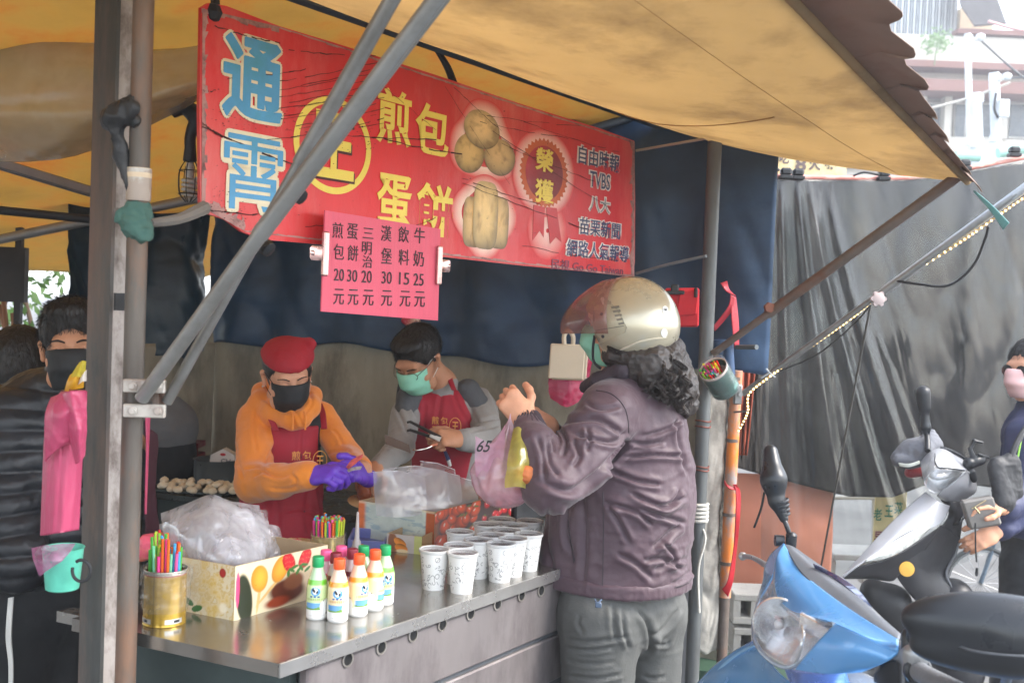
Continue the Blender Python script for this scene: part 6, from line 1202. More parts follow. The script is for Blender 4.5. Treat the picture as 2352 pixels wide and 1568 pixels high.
O('pouch', sdf([cap(P(2292, 1075, 4.0), P(2308, 1150, 3.98), .045, .05, .02, ((.5, -.8, 0), .6)), cap(P(2320, 1070, 4.02), P(2330, 1130, 4.02), .05, .04, .02, ((.5, -.8, 0), .6))], .005, foldy(.005, 20)), M('bag_black', '222326', .6, bump=.3), bgb)
B().tube([P(2318, 1062, 4.0), P(2345, 1000, 4.06), P(2400, 930, 4.2)], .012, 8, smooth=4).put('strap', M('bag_black', '222326', .6), bgb)
wl = T('wallet', 'grey zip wallet with a wrist strap held at the right edge', 'wallet', P(2250, 1170, 3.95))
wc = P(2252, 1176, 3.96); xx = (P(2290, 1165, 3.96) - P(2215, 1165, 3.96)).normalized(); B().box(wc, (.058, 0, .012), (.002, .02, 0), (-.02, 0, .052), .008).put('case', M('wallet_grey', '6b6864', .5, bump=.2, bs=150), wl)
B().tube([P(2232, 1168, 3.935), P(2265, 1148, 3.935)], .0022, 6).tube([P(2238, 1164, 3.93), P(2250, 1178, 3.93)], .003, 6).put('zip', M('zip_gold', 'b0a078', .3, .8), wl)
B().tube([P(2240, 1200, 3.94), P(2241, 1260, 3.94), P(2243, 1290, 3.94)], .0028, 6, smooth=3).lathe([(.004, 0), (.006, .01), (.004, .03)], P(2243, 1322, 3.94)).put('wrist_strap', blk_f, wl)

# fine strands over the hair
def strands(par, n, ln, seed, comb, ext_=.35, wd=.0007, sel=None):
    ob = [c_ for c_ in par.children if c_.name.split('.')[0] == 'hair'][0]; vs_ = ob.data.vertices; q = random.Random(seed); V = []; Fc = []
    for i in range(n):
        v_ = vs_[q.randrange(len(vs_))]; nn = v_.normal
        d = (Vector(comb) - nn * Vector(comb).dot(nn)); d = (d.normalized() if d.length > .1 else Vector()) + nn * ext_ + Vector((q.gauss(0, .22), q.gauss(0, .22), q.gauss(0, .22))); d.normalize(); s_ = d.cross(nn); s_ = s_.normalized() * wd if s_.length > .01 else Vector((wd, 0, 0)); L_ = ln * q.uniform(.5, 1.2); p0_ = v_.co - nn * .001; k = len(V)
        V += [p0_ - s_, p0_ + s_, p0_ + d * L_ * .6 + s_ * .8, p0_ + d * L_ * .6 - s_ * .8, p0_ + d * L_ - nn * L_ * .15]; Fc += [(k, k + 1, k + 2, k + 3), (k + 3, k + 2, k + 4)]
    O('hair_strands', ME(V, Fc, False), hairm, par, kind='stuff')
strands(mn, 5000, .020, 1, (-.5, -.6, -.5), .3); strands(l1, 5000, .026, 2, (.2, -.5, -.6), .5); strands(l2, 3500, .03, 3, (0, 0, -1), .4); strands(rwm, 3500, .03, 4, (.3, 0, -1), .2); strands(wm, 1500, .02, 5, (-.2, .2, -1), .1)
# ============================================================ GOODS ON AND ROUND THE COUNTER
Z3 = lambda X, Y_: (303.2 + X * .2971, 1102.5 + Y_ * .2971)
Z4 = lambda X, Y_: (808.5 + X * .24026, 1056.6 + Y_ * .24026)
prt = M('printed_card', rough=.35, attr=True, var=.05, vs=20, bump=.03, coat=.25)
def sm(x, a, b): t = np.clip((x - a) / (b - a), 0, 1); return t * t * (3 - 2 * t)
def blob(U, V, c, r, asp, ang=0, soft=.15, pw=2):
    x, y = (U - c[0]) * asp, V - c[1]; ca, sa = cos(ang), sin(ang); X, Y_ = x * ca + y * sa, -x * sa + y * ca; d = (np.abs(X / r[0]) ** pw + np.abs(Y_ / r[1]) ** pw) ** (1 / pw); return 1 - sm(d, 1 - soft, 1 + soft * .3), X / r[0], Y_ / r[1]
def over(c, a, col): return c * (1 - a[..., None]) + np.asarray(col) * a[..., None]
def hc_(h): return np.array(hx(h))
def panel(name, a, b, h, colf, par, th=.003, nx=140, ny=60, out=None):
    """printed side from a to b (bottom edge), height h; faces the side 'out'"""
    a, b = Vector(a), Vector(b); n = (b - a).cross(UP).normalized(); n = n if out is None or n.dot(out) > 0 else -n
    A_, D_, N_ = arr(a), arr(b - a), arr(n)
    fn = lambda U, V: A_ + D_ * U[..., None] + np.array((0, 0, h)) * V[..., None] + N_ * (.0012 + .0015 * (fbm(st3(U * 5, V * 3), 2)[..., None] - .5))
    B().box((a + b) / 2 + UP * h / 2 - n * th / 2, (b - a) / 2, n * th / 2, UP * h / 2).put('side', M('card_brown', 'b39a78', .8), par)
    return O('printed_side', grid(nx, ny, fn, colf), prt, par)
def boxof(par, corners, h, prints, base=CT):
    c = [Vector((q.x, q.y, base)) for q in corners]; mid = sum(c, Vector()) / 4
    for i in range(4):
        a_, b_ = c[i], c[(i + 1) % 4]; o_ = ((a_ + b_) / 2 - mid); panel('s', a_, b_, h, prints[i], par, out=o_)
    B()._a([q + UP * .003 for q in c] + [q + UP * .001 for q in c], [(0, 1, 2, 3), (7, 6, 5, 4)]).put('bottom', M('card_brown', 'b39a78', .8), par)
cream_c = hc_('e2d2b0')
def fruit(U, V):   # U from the near corner to the far end, V up
    asp = 1.65; c = cream_c * (.9 + .2 * fbm(st3(U * 6, V * 3), 3)[..., None]); c = over(c, blob(U, V, (.1, .35), (.14, .5), asp, .1)[0], hc_('2c3324')); c = over(c, blob(U, V, (.55, .3), (.36, .25), asp, -.2, .3)[0], hc_('5a2a1c')); c = over(c, blob(U, V, (.45, .12), (.25, .12), asp, 0, .4)[0], hc_('8f3a20'))
    c = over(c, blob(U, V, (.62, .45), (.2, .18), asp, .4, .3)[0], hc_('7a4a30') * 1.1); c = over(c, blob(U, V, (.03, .55), (.035, .35), asp)[0], hc_('d94a78'))
    for (cx, cy, an, hx_, hy) in ((.25, .66, .05, .27, .06), (.47, .75, -.28, .28, .08)):
        d_ = blob(U, V, ((cx + hx_) / 2 - .01, (cy - .0) * .5 + .03), (.028, .4), asp, -.1 if cx < .3 else -.75, .3)[0]; c = over(c, d_, hc_('d9b070'))
        a_, X, Y_ = blob(U, V, (cx, cy), (.15, .26), asp, an, .08); sh = 1.1 - .45 * (X ** 2 + Y_ ** 2)[..., None] + .15 * X[..., None]; c = over(c, a_, hc_('eaa03a') * sh)
    for (cx, cy, an) in ((.56, .84, .3), (.74, .84, -.3)):
        a_, X, Y_ = blob(U, V, (cx, cy), (.11, .19), asp, an, .08, 2.4); sd_ = (np.sin(U * 260) * np.sin(V * 150) > .8)[..., None] * .35; c = over(c, a_, hc_('cf2a34') * (1.15 - .5 * (X ** 2 + Y_ ** 2)[..., None]) + sd_ * hc_('f0d890'))
    for k in range(7): c = over(c, blob(U, V, (.56 + .035 * k, .62 + .05 * ((k * 7) % 3)), (.03, .075), asp, k * .9, .2)[0], hc_('3f7a3a'))
    return c
def paisley(U, V):
    n = fbm(st3(U * 9, V * 6), 4, 2); c = cream_c * .95 + 0 * n[..., None]; c = over(c, sm(np.sin(n * 40), .2, .8) * .6 * sm(U, .9, .2), hc_('c9a23c')); c = over(c, sm(n, .5, .62) * .5, hc_('d8b24a'))
    a_, X, Y_ = blob(U, V, (.16, .84), (.07, .09), 1.5); c = over(c, a_, hc_('a8242a') * (1.1 - .4 * (X ** 2 + Y_ ** 2)[..., None])); c = over(c, blob(U, V, (.14, .2), (.09, .12), 1.5, 0, .5)[0] * .8, hc_('f2e8d0'))
    for q in ((.62, .2, .5), (.5, .1, -.4), (.72, .1, -.1)): c = over(c, blob(U, V, q[:2], (.12, .06), 1.5, q[2], .1)[0], hc_('3a6a30'))
    return c
plain = lambda h: (lambda U, V: np.zeros(U.shape + (3,)) + hc_(h))
c0, cR = PZ(536, 1425, CT), PZ(748, 1364, CT); cL = PZ(372, 1392, CT); cB = cR + (cL - c0)
fbx = T('fruit_box', 'open cardboard box printed with strawberries and mango spoons, stuffed with clear bags', 'box', c0)
boxof(fbx, [c0, cR, cB, cL], .119, [fruit, plain('d8c8a4'), plain('d8c8a4'), lambda U, V: paisley(1 - U, V)])
# films
bagf = film('bag_film', 'fafafc', .34, 'f2f2f6', .12, .1, 24, 1.)
def crsheet(par, rows, sd, amp=.02, fr=9, n=10, mat=bagf, name='bag'):
    def off(V): q = V.reshape(-1, 3); d = amp * (ridge(q * fr, sd) - .4) + amp * .5 * (ridge(q * fr * 2.3, sd + 3) - .4); V = V.copy(); V[..., 0] += (d * .6).reshape(V.shape[:2]); V[..., 1] -= d.reshape(V.shape[:2]); V[..., 2] += (d * .4).reshape(V.shape[:2]); return V
    return O(name, patch(rows, n, off), mat, par)
bg1 = T('clear_bags', 'bunch of crumpled clear plastic bags sticking up out of the fruit box', 'plastic bags', P(500, 1230, 2.55))
for i, (dx, dy, dY, s) in enumerate(((0, 0, 0, 1), (12, 14, .04, .95), (-8, 22, .08, .95), (24, 6, .12, .9), (6, -4, .16, .9), (36, 26, -.03, .82))):
    f_ = lambda x, y, Y: P(490 + (x - 490) * s + dx, 1220 + (y - 1220) * s + dy, Y + dY)
    crsheet(bg1, [[f_(366, 1180, 2.55), f_(420, 1160, 2.52), f_(478, 1138, 2.5), f_(530, 1152, 2.52), f_(596, 1160, 2.6)], [f_(376, 1225, 2.5), f_(420, 1222, 2.44), f_(480, 1215, 2.42), f_(540, 1218, 2.45), f_(604, 1212, 2.55)], [f_(398, 1270, 2.5), f_(430, 1276, 2.42), f_(486, 1282, 2.4), f_(545, 1285, 2.43), f_(600, 1275, 2.52)], [f_(420, 1315, 2.52), f_(440, 1320, 2.45), f_(490, 1330, 2.43), f_(545, 1330, 2.46), f_(590, 1318, 2.54)]], i, .028, 8)
for i in range(3):
    crsheet(bg1, [[P(592 + i * 4, 1212 + i * 5, 2.62 + i * .03), P(622, 1203 + i * 5, 2.64 + i * .03), P(642, 1208 + i * 4, 2.66)], [P(598, 1250, 2.6 + i * .03), P(625, 1248, 2.6 + i * .03), P(646, 1252, 2.64)], [P(604, 1290, 2.6 + i * .02), P(628, 1288, 2.6), P(650, 1285, 2.64)]], 20 + i, .02, 12)
# snack bag with red print behind
sk = T('snack_bag', 'beige snack bag with red characters lying behind the fruit box', 'bag', P(690, 1260, 2.95))
O('bag', patch([[P(648, 1238, 2.95), P(690, 1236, 3.0), P(738, 1244, 3.02)], [P(646, 1258, 2.85), P(695, 1252, 2.88), P(745, 1256, 2.92)], [P(640, 1290, 2.82), P(690, 1286, 2.84), P(745, 1280, 2.88)]], 10, lambda V: V + .006 * (ridge(V * 20) - .4)[..., None]), M('snack_beige', 'd8c9a0', .35), sk)
for s, x, y in (('吉', 682, 1246), ('脆', 672, 1262)): text('lettering', s, M('print_red', 'b02030', .5), sk, P(x, y - 2, 2.83), (1, 0, 0), (0, .3, 1), .022, .02, .02)
for k in range(4): B().tube([P(708 + k * 8, 1262, 2.85), P(726 + k * 8, 1247, 2.9)], .0018, 5).put('stripe', M('print_red', 'b02030', .5), sk)
pkb = T('pink_candy_bag', 'small pink and orange wrapped packets behind the golden tin of straws', 'packets', P(340, 1250, 2.5))
O('packet', sdf([cap(P(338, 1248, 2.5), P(372, 1240, 2.55), .022, .018, .01), cap(P(325, 1268, 2.5), P(350, 1262, 2.5), .02, .02, .01)], .003, foldy(.004, 25)), M('packet_pink', 'd85a70', .3, dirt='e8a060', ds=14, da=.5), pkb)
# straws
scol = ['e8e23a', 'a8d84a', 'f04a9a', 'e8302c', 'f0762c', '58b8e8', '8ae0b0', 'c8dc3a', 'f06ab0', '5ac850']
smat = [M('straw_' + c_, c_, .35, var=.03, bump=0, transl=.25) for c_ in scol]
def straws(group, base, rad, n, hgt, lab, seed, ax=UP, hv=.02, r_=.0032):
    q = random.Random(seed); ax = Vector(ax).normalized(); x_ = ax.orthogonal().normalized(); y_ = ax.cross(x_); t = T('straws', lab, 'straws', base)
    for i in range(n):
        a_ = 2.399 * i; rr = rad * sqrt((i + .5) / n); o = Vector(base) + x_ * cos(a_) * rr + y_ * sin(a_) * rr; tip = o + ax * (hgt + q.uniform(-hv, hv)) + x_ * q.uniform(-.004, .004) + (x_ * cos(a_) + y_ * sin(a_)) * .004
        B().tube([o, tip], r_, 8, False).put('straw', smat[q.randrange(len(smat))], t)
        B().tube([tip, tip + ax * .006 + x_ * q.uniform(-.004, .004)], r_ * .9, 6).put('straw_tip', smat[q.randrange(len(smat))], t) if q.random() < .3 else None
    return t
def goldc(U, V):
    n = fbm(st3(U * 40, V * 30), 3); c = hc_('b8963c') * (.85 + .4 * n[..., None]); c = over(c, ((np.abs((V * 26) % 1 - .5) < .18) & (n > .5) & (V > .2) & (V < .8)) * .35, hc_('7a5a1c')); c = over(c, (V > .93) * 1., hc_('a8a296')); c = over(c, ((V > .9) & (V < .93)) * 1., hc_('b02a30'))
    u0 = (U * 4) % 1; c = over(c, ((V > .06) & (V < .14) & (np.abs(u0 - .5) < .28)) * 1., hc_('dcdcd8')); c = over(c, ((V > .08) & (V < .12) & (np.abs(u0 - .58) < .1) & (np.sin(U * 700) > 0)) * 1., hc_('333333')); c = over(c, ((np.abs(u0 - .85) < .012)) * .7, hc_('5a4a20')); return c
def tin(t, c, r, h, colf, name='tin'):
    c = arr(c); prof = lambda V: r * (1 + .03 * (V > .955) + .02 * (V < .03))
    fn = lambda U, V: np.stack([c[0] + np.cos(U * 2 * pi) * prof(V), c[1] + np.sin(U * 2 * pi) * prof(V), c[2] + h * V], -1)
    solid(O(name, grid(120, 60, fn, colf), M('tin_print', rough=.22, metal=.55, attr=True, var=.1, bump=.03), t), .0015, 1); B().lathe([(r * .98, .001), (r * .98, .004)], c).put('tin_bottom', steel, t)
tc1 = PZ(377, 1428, CT); t1 = T('straw_tin', 'golden tin wrapped in clear film, holding bright straws, beside the round pole', 'tin', tc1); tin(t1, tc1, .043, .118, goldc)
wrapf = film('wrap_film', 'ffffff', .12, 'e0e0e0', .12, .5, 40)
O('film_wrap', grid(60, 24, lambda U, V: np.stack([tc1.x + np.cos(U * 2 * pi) * (.0455 + .007 * ridge(st3(U * 9, V * 4)) * (1 + V)), tc1.y + np.sin(U * 2 * pi) * (.0455 + .007 * ridge(st3(U * 9, V * 4)) * (1 + V)), CT + .03 + .088 * V], -1)), wrapf, t1)
straws('', tc1 + UP * .01, .031, 34, .158, 'bunch of pink, green and yellow straws standing in the golden tin', 3)
tc2 = PZ(752, 1290, CT); t2 = T('straw_jar', 'clear film covered jar holding a thick sheaf of straws behind the bottles', 'jar', tc2); tin(t2, tc2, .042, .075, lambda U, V: hc_('c9b070') * (.8 + .4 * fbm(st3(U * 20, V * 10), 3)[..., None]))
O('film_wrap', grid(60, 12, lambda U, V: np.stack([tc2.x + np.cos(U * 2 * pi) * (.045 + .004 * ridge(st3(U * 9, V * 4))), tc2.y + np.sin(U * 2 * pi) * (.045 + .004 * ridge(st3(U * 9, V * 4))), CT + .01 + .07 * V], -1)), wrapf, t2)
straws('', tc2 + UP * .01, .036, 70, .105, 'thick sheaf of many coloured straws in the jar behind the bottles', 5, hv=.004)
# bottles
def btl(kind):
    top = {'g': '6fc63a', 'o': 'f09a28', 'p': 'd84a78', 'm': '6a1a2c'}[kind]; low = {'g': 'cfe6a8', 'o': 'f2dcae', 'p': 'f0d0d8', 'm': 'e8d0d4'}[kind]
    def col(U, V):   # V height 0..1 ; U angle, front at .5
        x = (U - .5); c = hc_(low) + 0 * U[..., None]; c = over(c, sm(V, .60 + .03, .64 + .03) * (V < .74), hc_(top)); c = over(c, (V >= .74) * 1., hc_(top) * .5 + hc_('e8e8e8') * .5); c = over(c, (V < .2 + .03 * np.cos(x * 9)) * 1., hc_('f2f0ea'))
        c = over(c, ((V > .2) & (V < .33)) * sm(.17 - np.abs(x + .06), 0, .05), hc_('6aa6d8')); c = over(c, ((V > .2) & (V < .25 + .03 * np.sin(x * 14))) * sm(.17 - np.abs(x + .06), 0, .05), hc_('6a9a3a'))
        for k in (-.36, .15, .5): 
            a_ = blob(U, V, (.5 + k, .25), (.12, .15), 1, .2, .1)[0]; c = over(c, a_, hc_('f4f4f0')); sp = fbm(st3(U * 26, V * 14), 2, 5) > .46; c = over(c, a_ * sp, hc_('15161a'))
        a_, X, Y_ = blob(U, V, (.46, .54), (.075, .085), 1, 0, .05); c = over(c, a_, hc_('5aa0d4')); a_ = blob(U, V, (.46, .545), (.045, .062), 1)[0]; c = over(c, a_, hc_('f4f4f0')); c = over(c, blob(U, V, (.435, .56), (.022, .045), 1, .4)[0], hc_('1a1a1e')); c = over(c, blob(U, V, (.487, .53), (.014, .03), 1, -.3)[0], hc_('1a1a1e'))
        for k in range(3): c = over(c, blob(U, V, (.40 + .055 * k, .44), (.02, .02), 1)[0], hc_('3a5a9a'))
        c = over(c, ((np.abs(V - .39) < .02) & (np.abs(x + .02) < .16) & (np.sin(U * 220) > -.2)) * .7, hc_('8a9a4a' if kind == 'g' else 'c07a2c')); c = over(c, ((np.abs(V - .09) < .008) & (np.abs(x) < .14) & (np.sin(U * 160) > 0)) * .6, hc_('888888'))
        bx_ = ((np.abs(x - .33) < .06) & (V > .14) & (V < .3)); c = over(c, bx_ * 1., hc_('f0f0ee')); c = over(c, (bx_ & (np.abs(V - .22) < .06) & (np.sin(U * 900) > 0)) * 1., hc_('222222')); c = over(c, ((np.abs(x - .33) < .07) & (V > .33) & (V < .66) & (np.sin(V * 190) > .2)) * .45, hc_('7a5a2a'))
        return c
    prof = [(.021, 0), (.0232, .004), (.0236, .05), (.0232, .07), (.0205, .085), (.0155, .1), (.0118, .111), (.011, .118)]
    zs = np.array([p[1] for p in prof]); rs = np.array([p[0] for p in prof]); H_ = .118
    def fn(U, V): z_ = V * H_; r_ = np.interp(z_, zs, rs); a_ = (U - .5) * 2 * pi - pi / 2 + .25; return np.stack([np.cos(a_) * r_, np.sin(a_) * r_, z_], -1)
    body = grid(110, 70, fn, col)
    capm = {'g': '1f9a5a', 'o': 'ee5a28', 'p': 'e85a90', 'm': '7a1a2c'}[kind]
    b_ = B(); n = 28; P_ = []
    b_.lathe([(.0125, .114), (.0132, .116), (.0128, .121), (.0132, .123), (.0128, .126), (.0128, .134), (.012, .1365), (.002, .137)], n=28)
    return body, b_.me(), M('cap_' + capm, capm, .35, var=.03, bump=0)
bmat = M('bottle_print', rough=.12, attr=True, var=.02, bump=0, coat=.8)
KB = {k: btl(k) for k in 'gopm'}
bl_ = [('g', 1425, 1060, 'green capped milk bottle nearest the fruit box, with its cow label forward'), ('o', 1588, 1080, 'orange capped milk bottle standing foremost of all, cow emblem to the front'), ('o', 1742, 1036, 'orange capped milk bottle second in the front row, barcode side showing'), ('o', 1866, 992, 'orange capped milk bottle third in the row, furthest from the fruit box'), ('g', 1946, 950, 'green capped milk bottle at the end of the row nearest the paper cups'),
       ('p', 1487, 1000, 'pink capped bottle behind the green one nearest the fruit box'), ('m', 1563, 1025, 'maroon capped bottle directly behind the foremost orange one'), ('p', 1605, 962, 'pink capped bottle in the back row beside the dispenser bottle'), ('m', 1690, 985, 'maroon capped bottle in the back row among pink and green caps'), ('g', 1776, 958, 'green capped bottle in the back row between the orange ones')]
for i, (k, x, y, lb) in enumerate(bl_):
    c = PZ(*Z3(x, y), CT); t = T('milk_bottle', lb, 'bottle', c, 'small capped milk bottles on the counter'); t.rotation_euler.z = [0, .1, .9, 1.5, .5, .2, .3, 0, .6, 0][i]
    O('bottle', KB[k][0], bmat, t, True); O('cap', KB[k][1], KB[k][2], t, True)
# dispenser bottle, tray
c = PZ(818, 1285, CT); t = T('dispenser_bottle', 'white sauce dispenser bottle with a long tapering nozzle behind the milk bottles', 'bottle', c)
B().lathe([(.014, 0), (.016, .01), (.016, .03), (.012, .04), (.011, .05), (.007, .056), (.003, .13), (.0015, .131)], c).put('bottle', M('milky_plastic', 'ddd5d2', .3, transl=.3), t)
def tray(name, lab, cat, cs_, h, mat, base=CT):
    t = T(name, lab, cat, cs_[0]); m_ = sum(cs_, Vector()) / 4; bb = B()
    for i in range(4): a_, b_ = cs_[i], cs_[(i + 1) % 4]; n = ((b_ - a_).cross(UP)).normalized(); o = (a_ + b_) / 2; o = Vector((o.x, o.y, base + h / 2)); bb.box(o, (b_ - a_) / 2, n * .0025, UP * h / 2, .001)
    bb._a([Vector((q.x, q.y, base + .002)) for q in cs_], [(0, 1, 2, 3)]); bb.put('tray', mat, t); return t
tray('plastic_tray', 'violet blue plastic tray with an orange packet between the straws and the bread box', 'tray', [PZ(800, 1262, CT), PZ(880, 1268, CT), PZ(898, 1240, CT), PZ(812, 1234, CT)], .03, M('tray_violet', '7f86c4', .35, transl=.2))
op_ = T('orange_packet', 'flat orange packet lying in the violet tray', 'packet', PZ(822, 1255, CT)); B().box(PZ(828, 1252, CT + .012), (.02, .01, 0), (-.01, .02, 0), (0, 0, .008), .004).put('packet', M('packet_orange', 'c98a5a', .4), op_)
# bread box, tomato box
def bread(U, V):
    c = hc_('c8c2bc') * (.9 + .2 * fbm(st3(U * 5, V * 3), 2)[..., None]); c = over(c, (U > .78) * .9, hc_('c9cf7a')); c = over(c, blob(U, V, (.18, .45), (.4, .7), 2.6, .2, .2)[0], hc_('8f6248'))
    for q in ((.38, .55, -.35), (.42, .25, -.15)):
        a_, X, Y_ = blob(U, V, q[:2], (.5, .24), 2.6, q[2], .08); c = over(c, a_, hc_('dd8a3a') * (1.2 - .6 * (Y_ + .3) ** 2)[..., None]); 
    return over(c, blob(U, V, (.45, .08), (.5, .12), 2.6, 0, .3)[0], hc_('f0d8a8'))
q0, q1, q2 = PZ(*Z4(665, 900), CT), PZ(*Z4(330, 865), CT), PZ(*Z4(830, 820), CT)
bb_ = T('bread_box', 'low cardboard tray printed with golden bread rolls in front of the tomato box', 'box', q0)
boxof(bb_, [q0, q1, q1 + (q2 - q0), q2], .05, [lambda U, V: bread(1 - U, V), plain('c8c2bc'), plain('c8c2bc'), plain('c9a070')])
def tomato(U, V):
    asp = 2.3; c = hc_('3a1a14') + 0 * U[..., None]; q = random.Random(4)
    c = over(c, sm(U, .08, .0) , hc_('b0663a'))
    for i in range(46):
        cx = q.uniform(.0, 1.02); cy = q.uniform(.0, 1.0) - .28 * (cx < .3) * 0; r_ = q.uniform(.13, .22) if cx < .52 else q.uniform(.09, .15); an = q.uniform(-.9, .9)
        a_, X, Y_ = blob(U, V, (cx, cy), (r_ * .8, r_), asp, an, .05); base = hc_('e8541c') if cx < .5 else hc_('c81a24'); sh = (1.15 - .75 * (X ** 2 + Y_ ** 2) + .2 * Y_)[..., None]; c = over(c, a_, base * sh); c = over(c, blob(U, V, (cx - .012, cy + r_ * .3), (r_ * .13, r_ * .28), asp, an, .4)[0] * .85, hc_('fff0e0'))
        if q.random() < .55: c = over(c, blob(U, V, (cx + q.uniform(-.02, .02), cy + r_ * .8), (r_ * .5, .03), asp, q.uniform(-1, 1), .4)[0], hc_('5a7a2c'))
    return c
def smear(U, V):
    n = fbm(st3(U * 10, V * 5), 5); c = hc_('c4cfc4') * (.8 + .35 * n[..., None]); c = over(c, sm(fbm(st3(U * 7, V * 14), 4, 3), .5, .6) * .5, hc_('6a94a8')); c = over(c, sm(U + .5 * (n - .5) - .55 * V, .62, .72) * (fbm(st3(U * 60, V * 40), 2) > .36), hc_('23384a')); c = over(c, sm(U, .88, .9), hc_('a8542c') * (.7 + .8 * n[..., None])); c = over(c, sm(U, .12, .06), hc_('d8703a') * (.6 + .9 * n[..., None])); return over(c, sm(V, .93, .96) * .6, hc_('d8d0b0'))
r0, rL_, rR_ = PZ(996, 1262, CT), PZ(822, 1232, CT), PZ(1172, 1205, CT)
tb = T('tomato_box', 'open cardboard box with a tomato print on one side and blue smears on the other', 'box', r0)
boxof(tb, [r0, rR_, rR_ + (rL_ - r0), rL_], .108, [tomato, plain('c03a30'), plain('b0502c'), lambda U, V: smear(U, V)])
bg2 = T('flat_bags', 'upright stack of flat clear plastic bags filed in the tomato box', 'plastic bags', P(980, 1150, 3.1))
yf = [(860, 1082, 1108, 1165), (898, 1072, 1095, 1160), (930, 1080, 1100, 1170), (975, 1085, 1100, 1175), (1010, 1082, 1060, 1160), (1045, 1085, 1075, 1150)]
for i in range(7):
    t_ = i / 6; Y0 = 3.06 + .27 * t_ * 1.0; x0 = 856 + 130 * t_; x1 = x0 + (118, 150, 96, 140, 120, 90, 118)[i] - 12 * t_; yt_ = (1084, 1072, 1086, 1080, 1090, 1066, 1094)[i]; yb_ = 1184 - 22 * t_
    crsheet(bg2, [[P(x0, yt_ + 8 * sin(i), Y0), P((x0 + x1) / 2, yt_ - 3, Y0 + .02), P(x1, yt_ + 12, Y0 + .06)], [P(x0 + 3, (yt_ + yb_) / 2, Y0), P((x0 + x1) / 2, (yt_ + yb_) / 2, Y0 + .01), P(x1 + 4, (yt_ + yb_) / 2 + 4, Y0 + .05)], [P(x0 + 8, yb_, Y0), P((x0 + x1) / 2, yb_ + 4, Y0), P(x1 + 3, yb_ - 3, Y0 + .04)]], 40 + i, .010, 5, 9, film('flat_film', 'fafafc', .36, 'f4f4f8', .1, .05, 8, 1.))
    B().tube([P(x0, yt_ + 8 * sin(i), Y0 - .002), P((x0 + x1) / 2, yt_ - 3, Y0 + .018), P(x1, yt_ + 12, Y0 + .058), P(x1 + 4, (yt_ + yb_) / 2 + 4, Y0 + .048)], .0009, 4, False).put('edge_highlight', M('highlight_white', 'e6e6ea', .4), bg2)  # pale tubes stand in for light glinting along the bag edges
# paper cups
cupc = {}
def cupcol():
    q = random.Random(9); segs = []
    for i in range(95):
        x, y, a_ = q.random(), q.uniform(.08, .86), q.uniform(0, 6.28); typ = q.random()
        if typ < .45: l = q.uniform(.04, .12); segs.append([(x, y), (x + l * cos(a_) * .45, y + l * sin(a_))])
        else:
            r_ = q.uniform(.025, .07); k0 = q.uniform(0, 6.28); k1 = k0 + q.uniform(2, 6.3); pts = [(x + r_ * .42 * cos(k), y + r_ * sin(k)) for k in np.linspace(k0, k1, 8)]; segs += [[a, b] for a, b in zip(pts, pts[1:])]
    def f(U, V):
        d = np.full(U.shape, 9.)
        for (a, b) in segs:
            ax_, ay = a[0] / .42, a[1]; bx_, by = b[0] / .42, b[1]; X, Y_ = U / .42, V; dx, dy = bx_ - ax_, by - ay; t_ = np.clip(((X - ax_) * dx + (Y_ - ay) * dy) / (dx * dx + dy * dy + 1e-9), 0, 1); d = np.minimum(d, (X - ax_ - t_ * dx) ** 2 + (Y_ - ay - t_ * dy) ** 2)
        d = np.sqrt(d); ink_ = 1 - sm(d, .005, .012); return over(hc_('e4e3df') + 0 * U[..., None], ink_ * .75, hc_('4a4644'))
    return f
cupm = grid(300, 110, lambda U, V: np.stack([np.cos(U * 2 * pi) * (.0262 + .0095 * V), np.sin(U * 2 * pi) * (.0262 + .0095 * V), V * .092], -1), cupcol())
cbm_ = M('cup_paper', rough=.55, attr=True, var=.02, bump=.02)
rimm = B().lathe([(.0362, .0), (.0385, .001), (.0392, .004), (.0385, .0075), (.036, .008), (.0345, .0055)], (0, 0, .0905), n=36, cap=False).me()
lidm = B().lathe([(.0348, .0965), (.0345, .0962), (.0001, .0958)], n=36, cap=False).me(); drk = B().lathe([(.0335, .0895), (.0001, .0896)], n=32, cap=False).me()
rim_mat = M('lid_clear_white', 'dcdcda', .25, transl=.2); lid_f = film('lid_film', 'ffffff', .22, 'dcdce0', .1, .4, 60); tea = M('drink_dark', '5a4648', .25, var=.3, vs=30)
cups = [(790, 840), (1060, 872), (1210, 750), (1425, 782), (1540, 738), (1022, 800), (1035, 672), (1290, 602), (1435, 552), (1325, 706), (1480, 660), (1555, 612), (1700, 568), (1690, 692), (1640, 640), (1790, 640)]
cl_lab = ['paper drink cup with doodles nearest the milk bottles, at the front of the group', 'paper drink cup with doodles standing foremost, nearest the counter edge', 'doodled paper cup just behind the gap between the two foremost cups', 'doodled paper cup at the front beside the purple jacket, third from the milk bottles', 'doodled paper cup behind the front one nearest the jacket', 'doodled paper cup directly behind the two foremost cups', 'sealed cup against the orange tomatoes on the box, nearest the bread tray', 'sealed cup in front of the red tomatoes near the middle of the box', 'sealed cup at the back by the black crate, furthest from the counter edge', 'sealed cup in the middle row between orange tomatoes and the jacket', 'sealed cup in the middle of the group, one row before the back', 'sealed cup in the second row from the back', 'sealed cup at the back almost touching the jacket', 'sealed cup half hidden by the jacket at mid counter', 'sealed cup behind the middle row, hidden except for part of its lid', 'sealed cup hidden behind the jacket sleeve']
for i, (x, y) in enumerate(cups[:14]):
    c = PZ(*Z4(x, y + 4), CT + .098); t = T('paper_cup', cl_lab[i], 'cup', (c.x, c.y, CT), 'sealed paper drink cups on the counter'); t.rotation_euler.z = i * 1.7
    O('cup', cupm, cbm_, t, True); O('rim', rimm, rim_mat, t, True); O('lid_film', lidm, lid_f, t, True); O('drink', drk, tea, t, True)
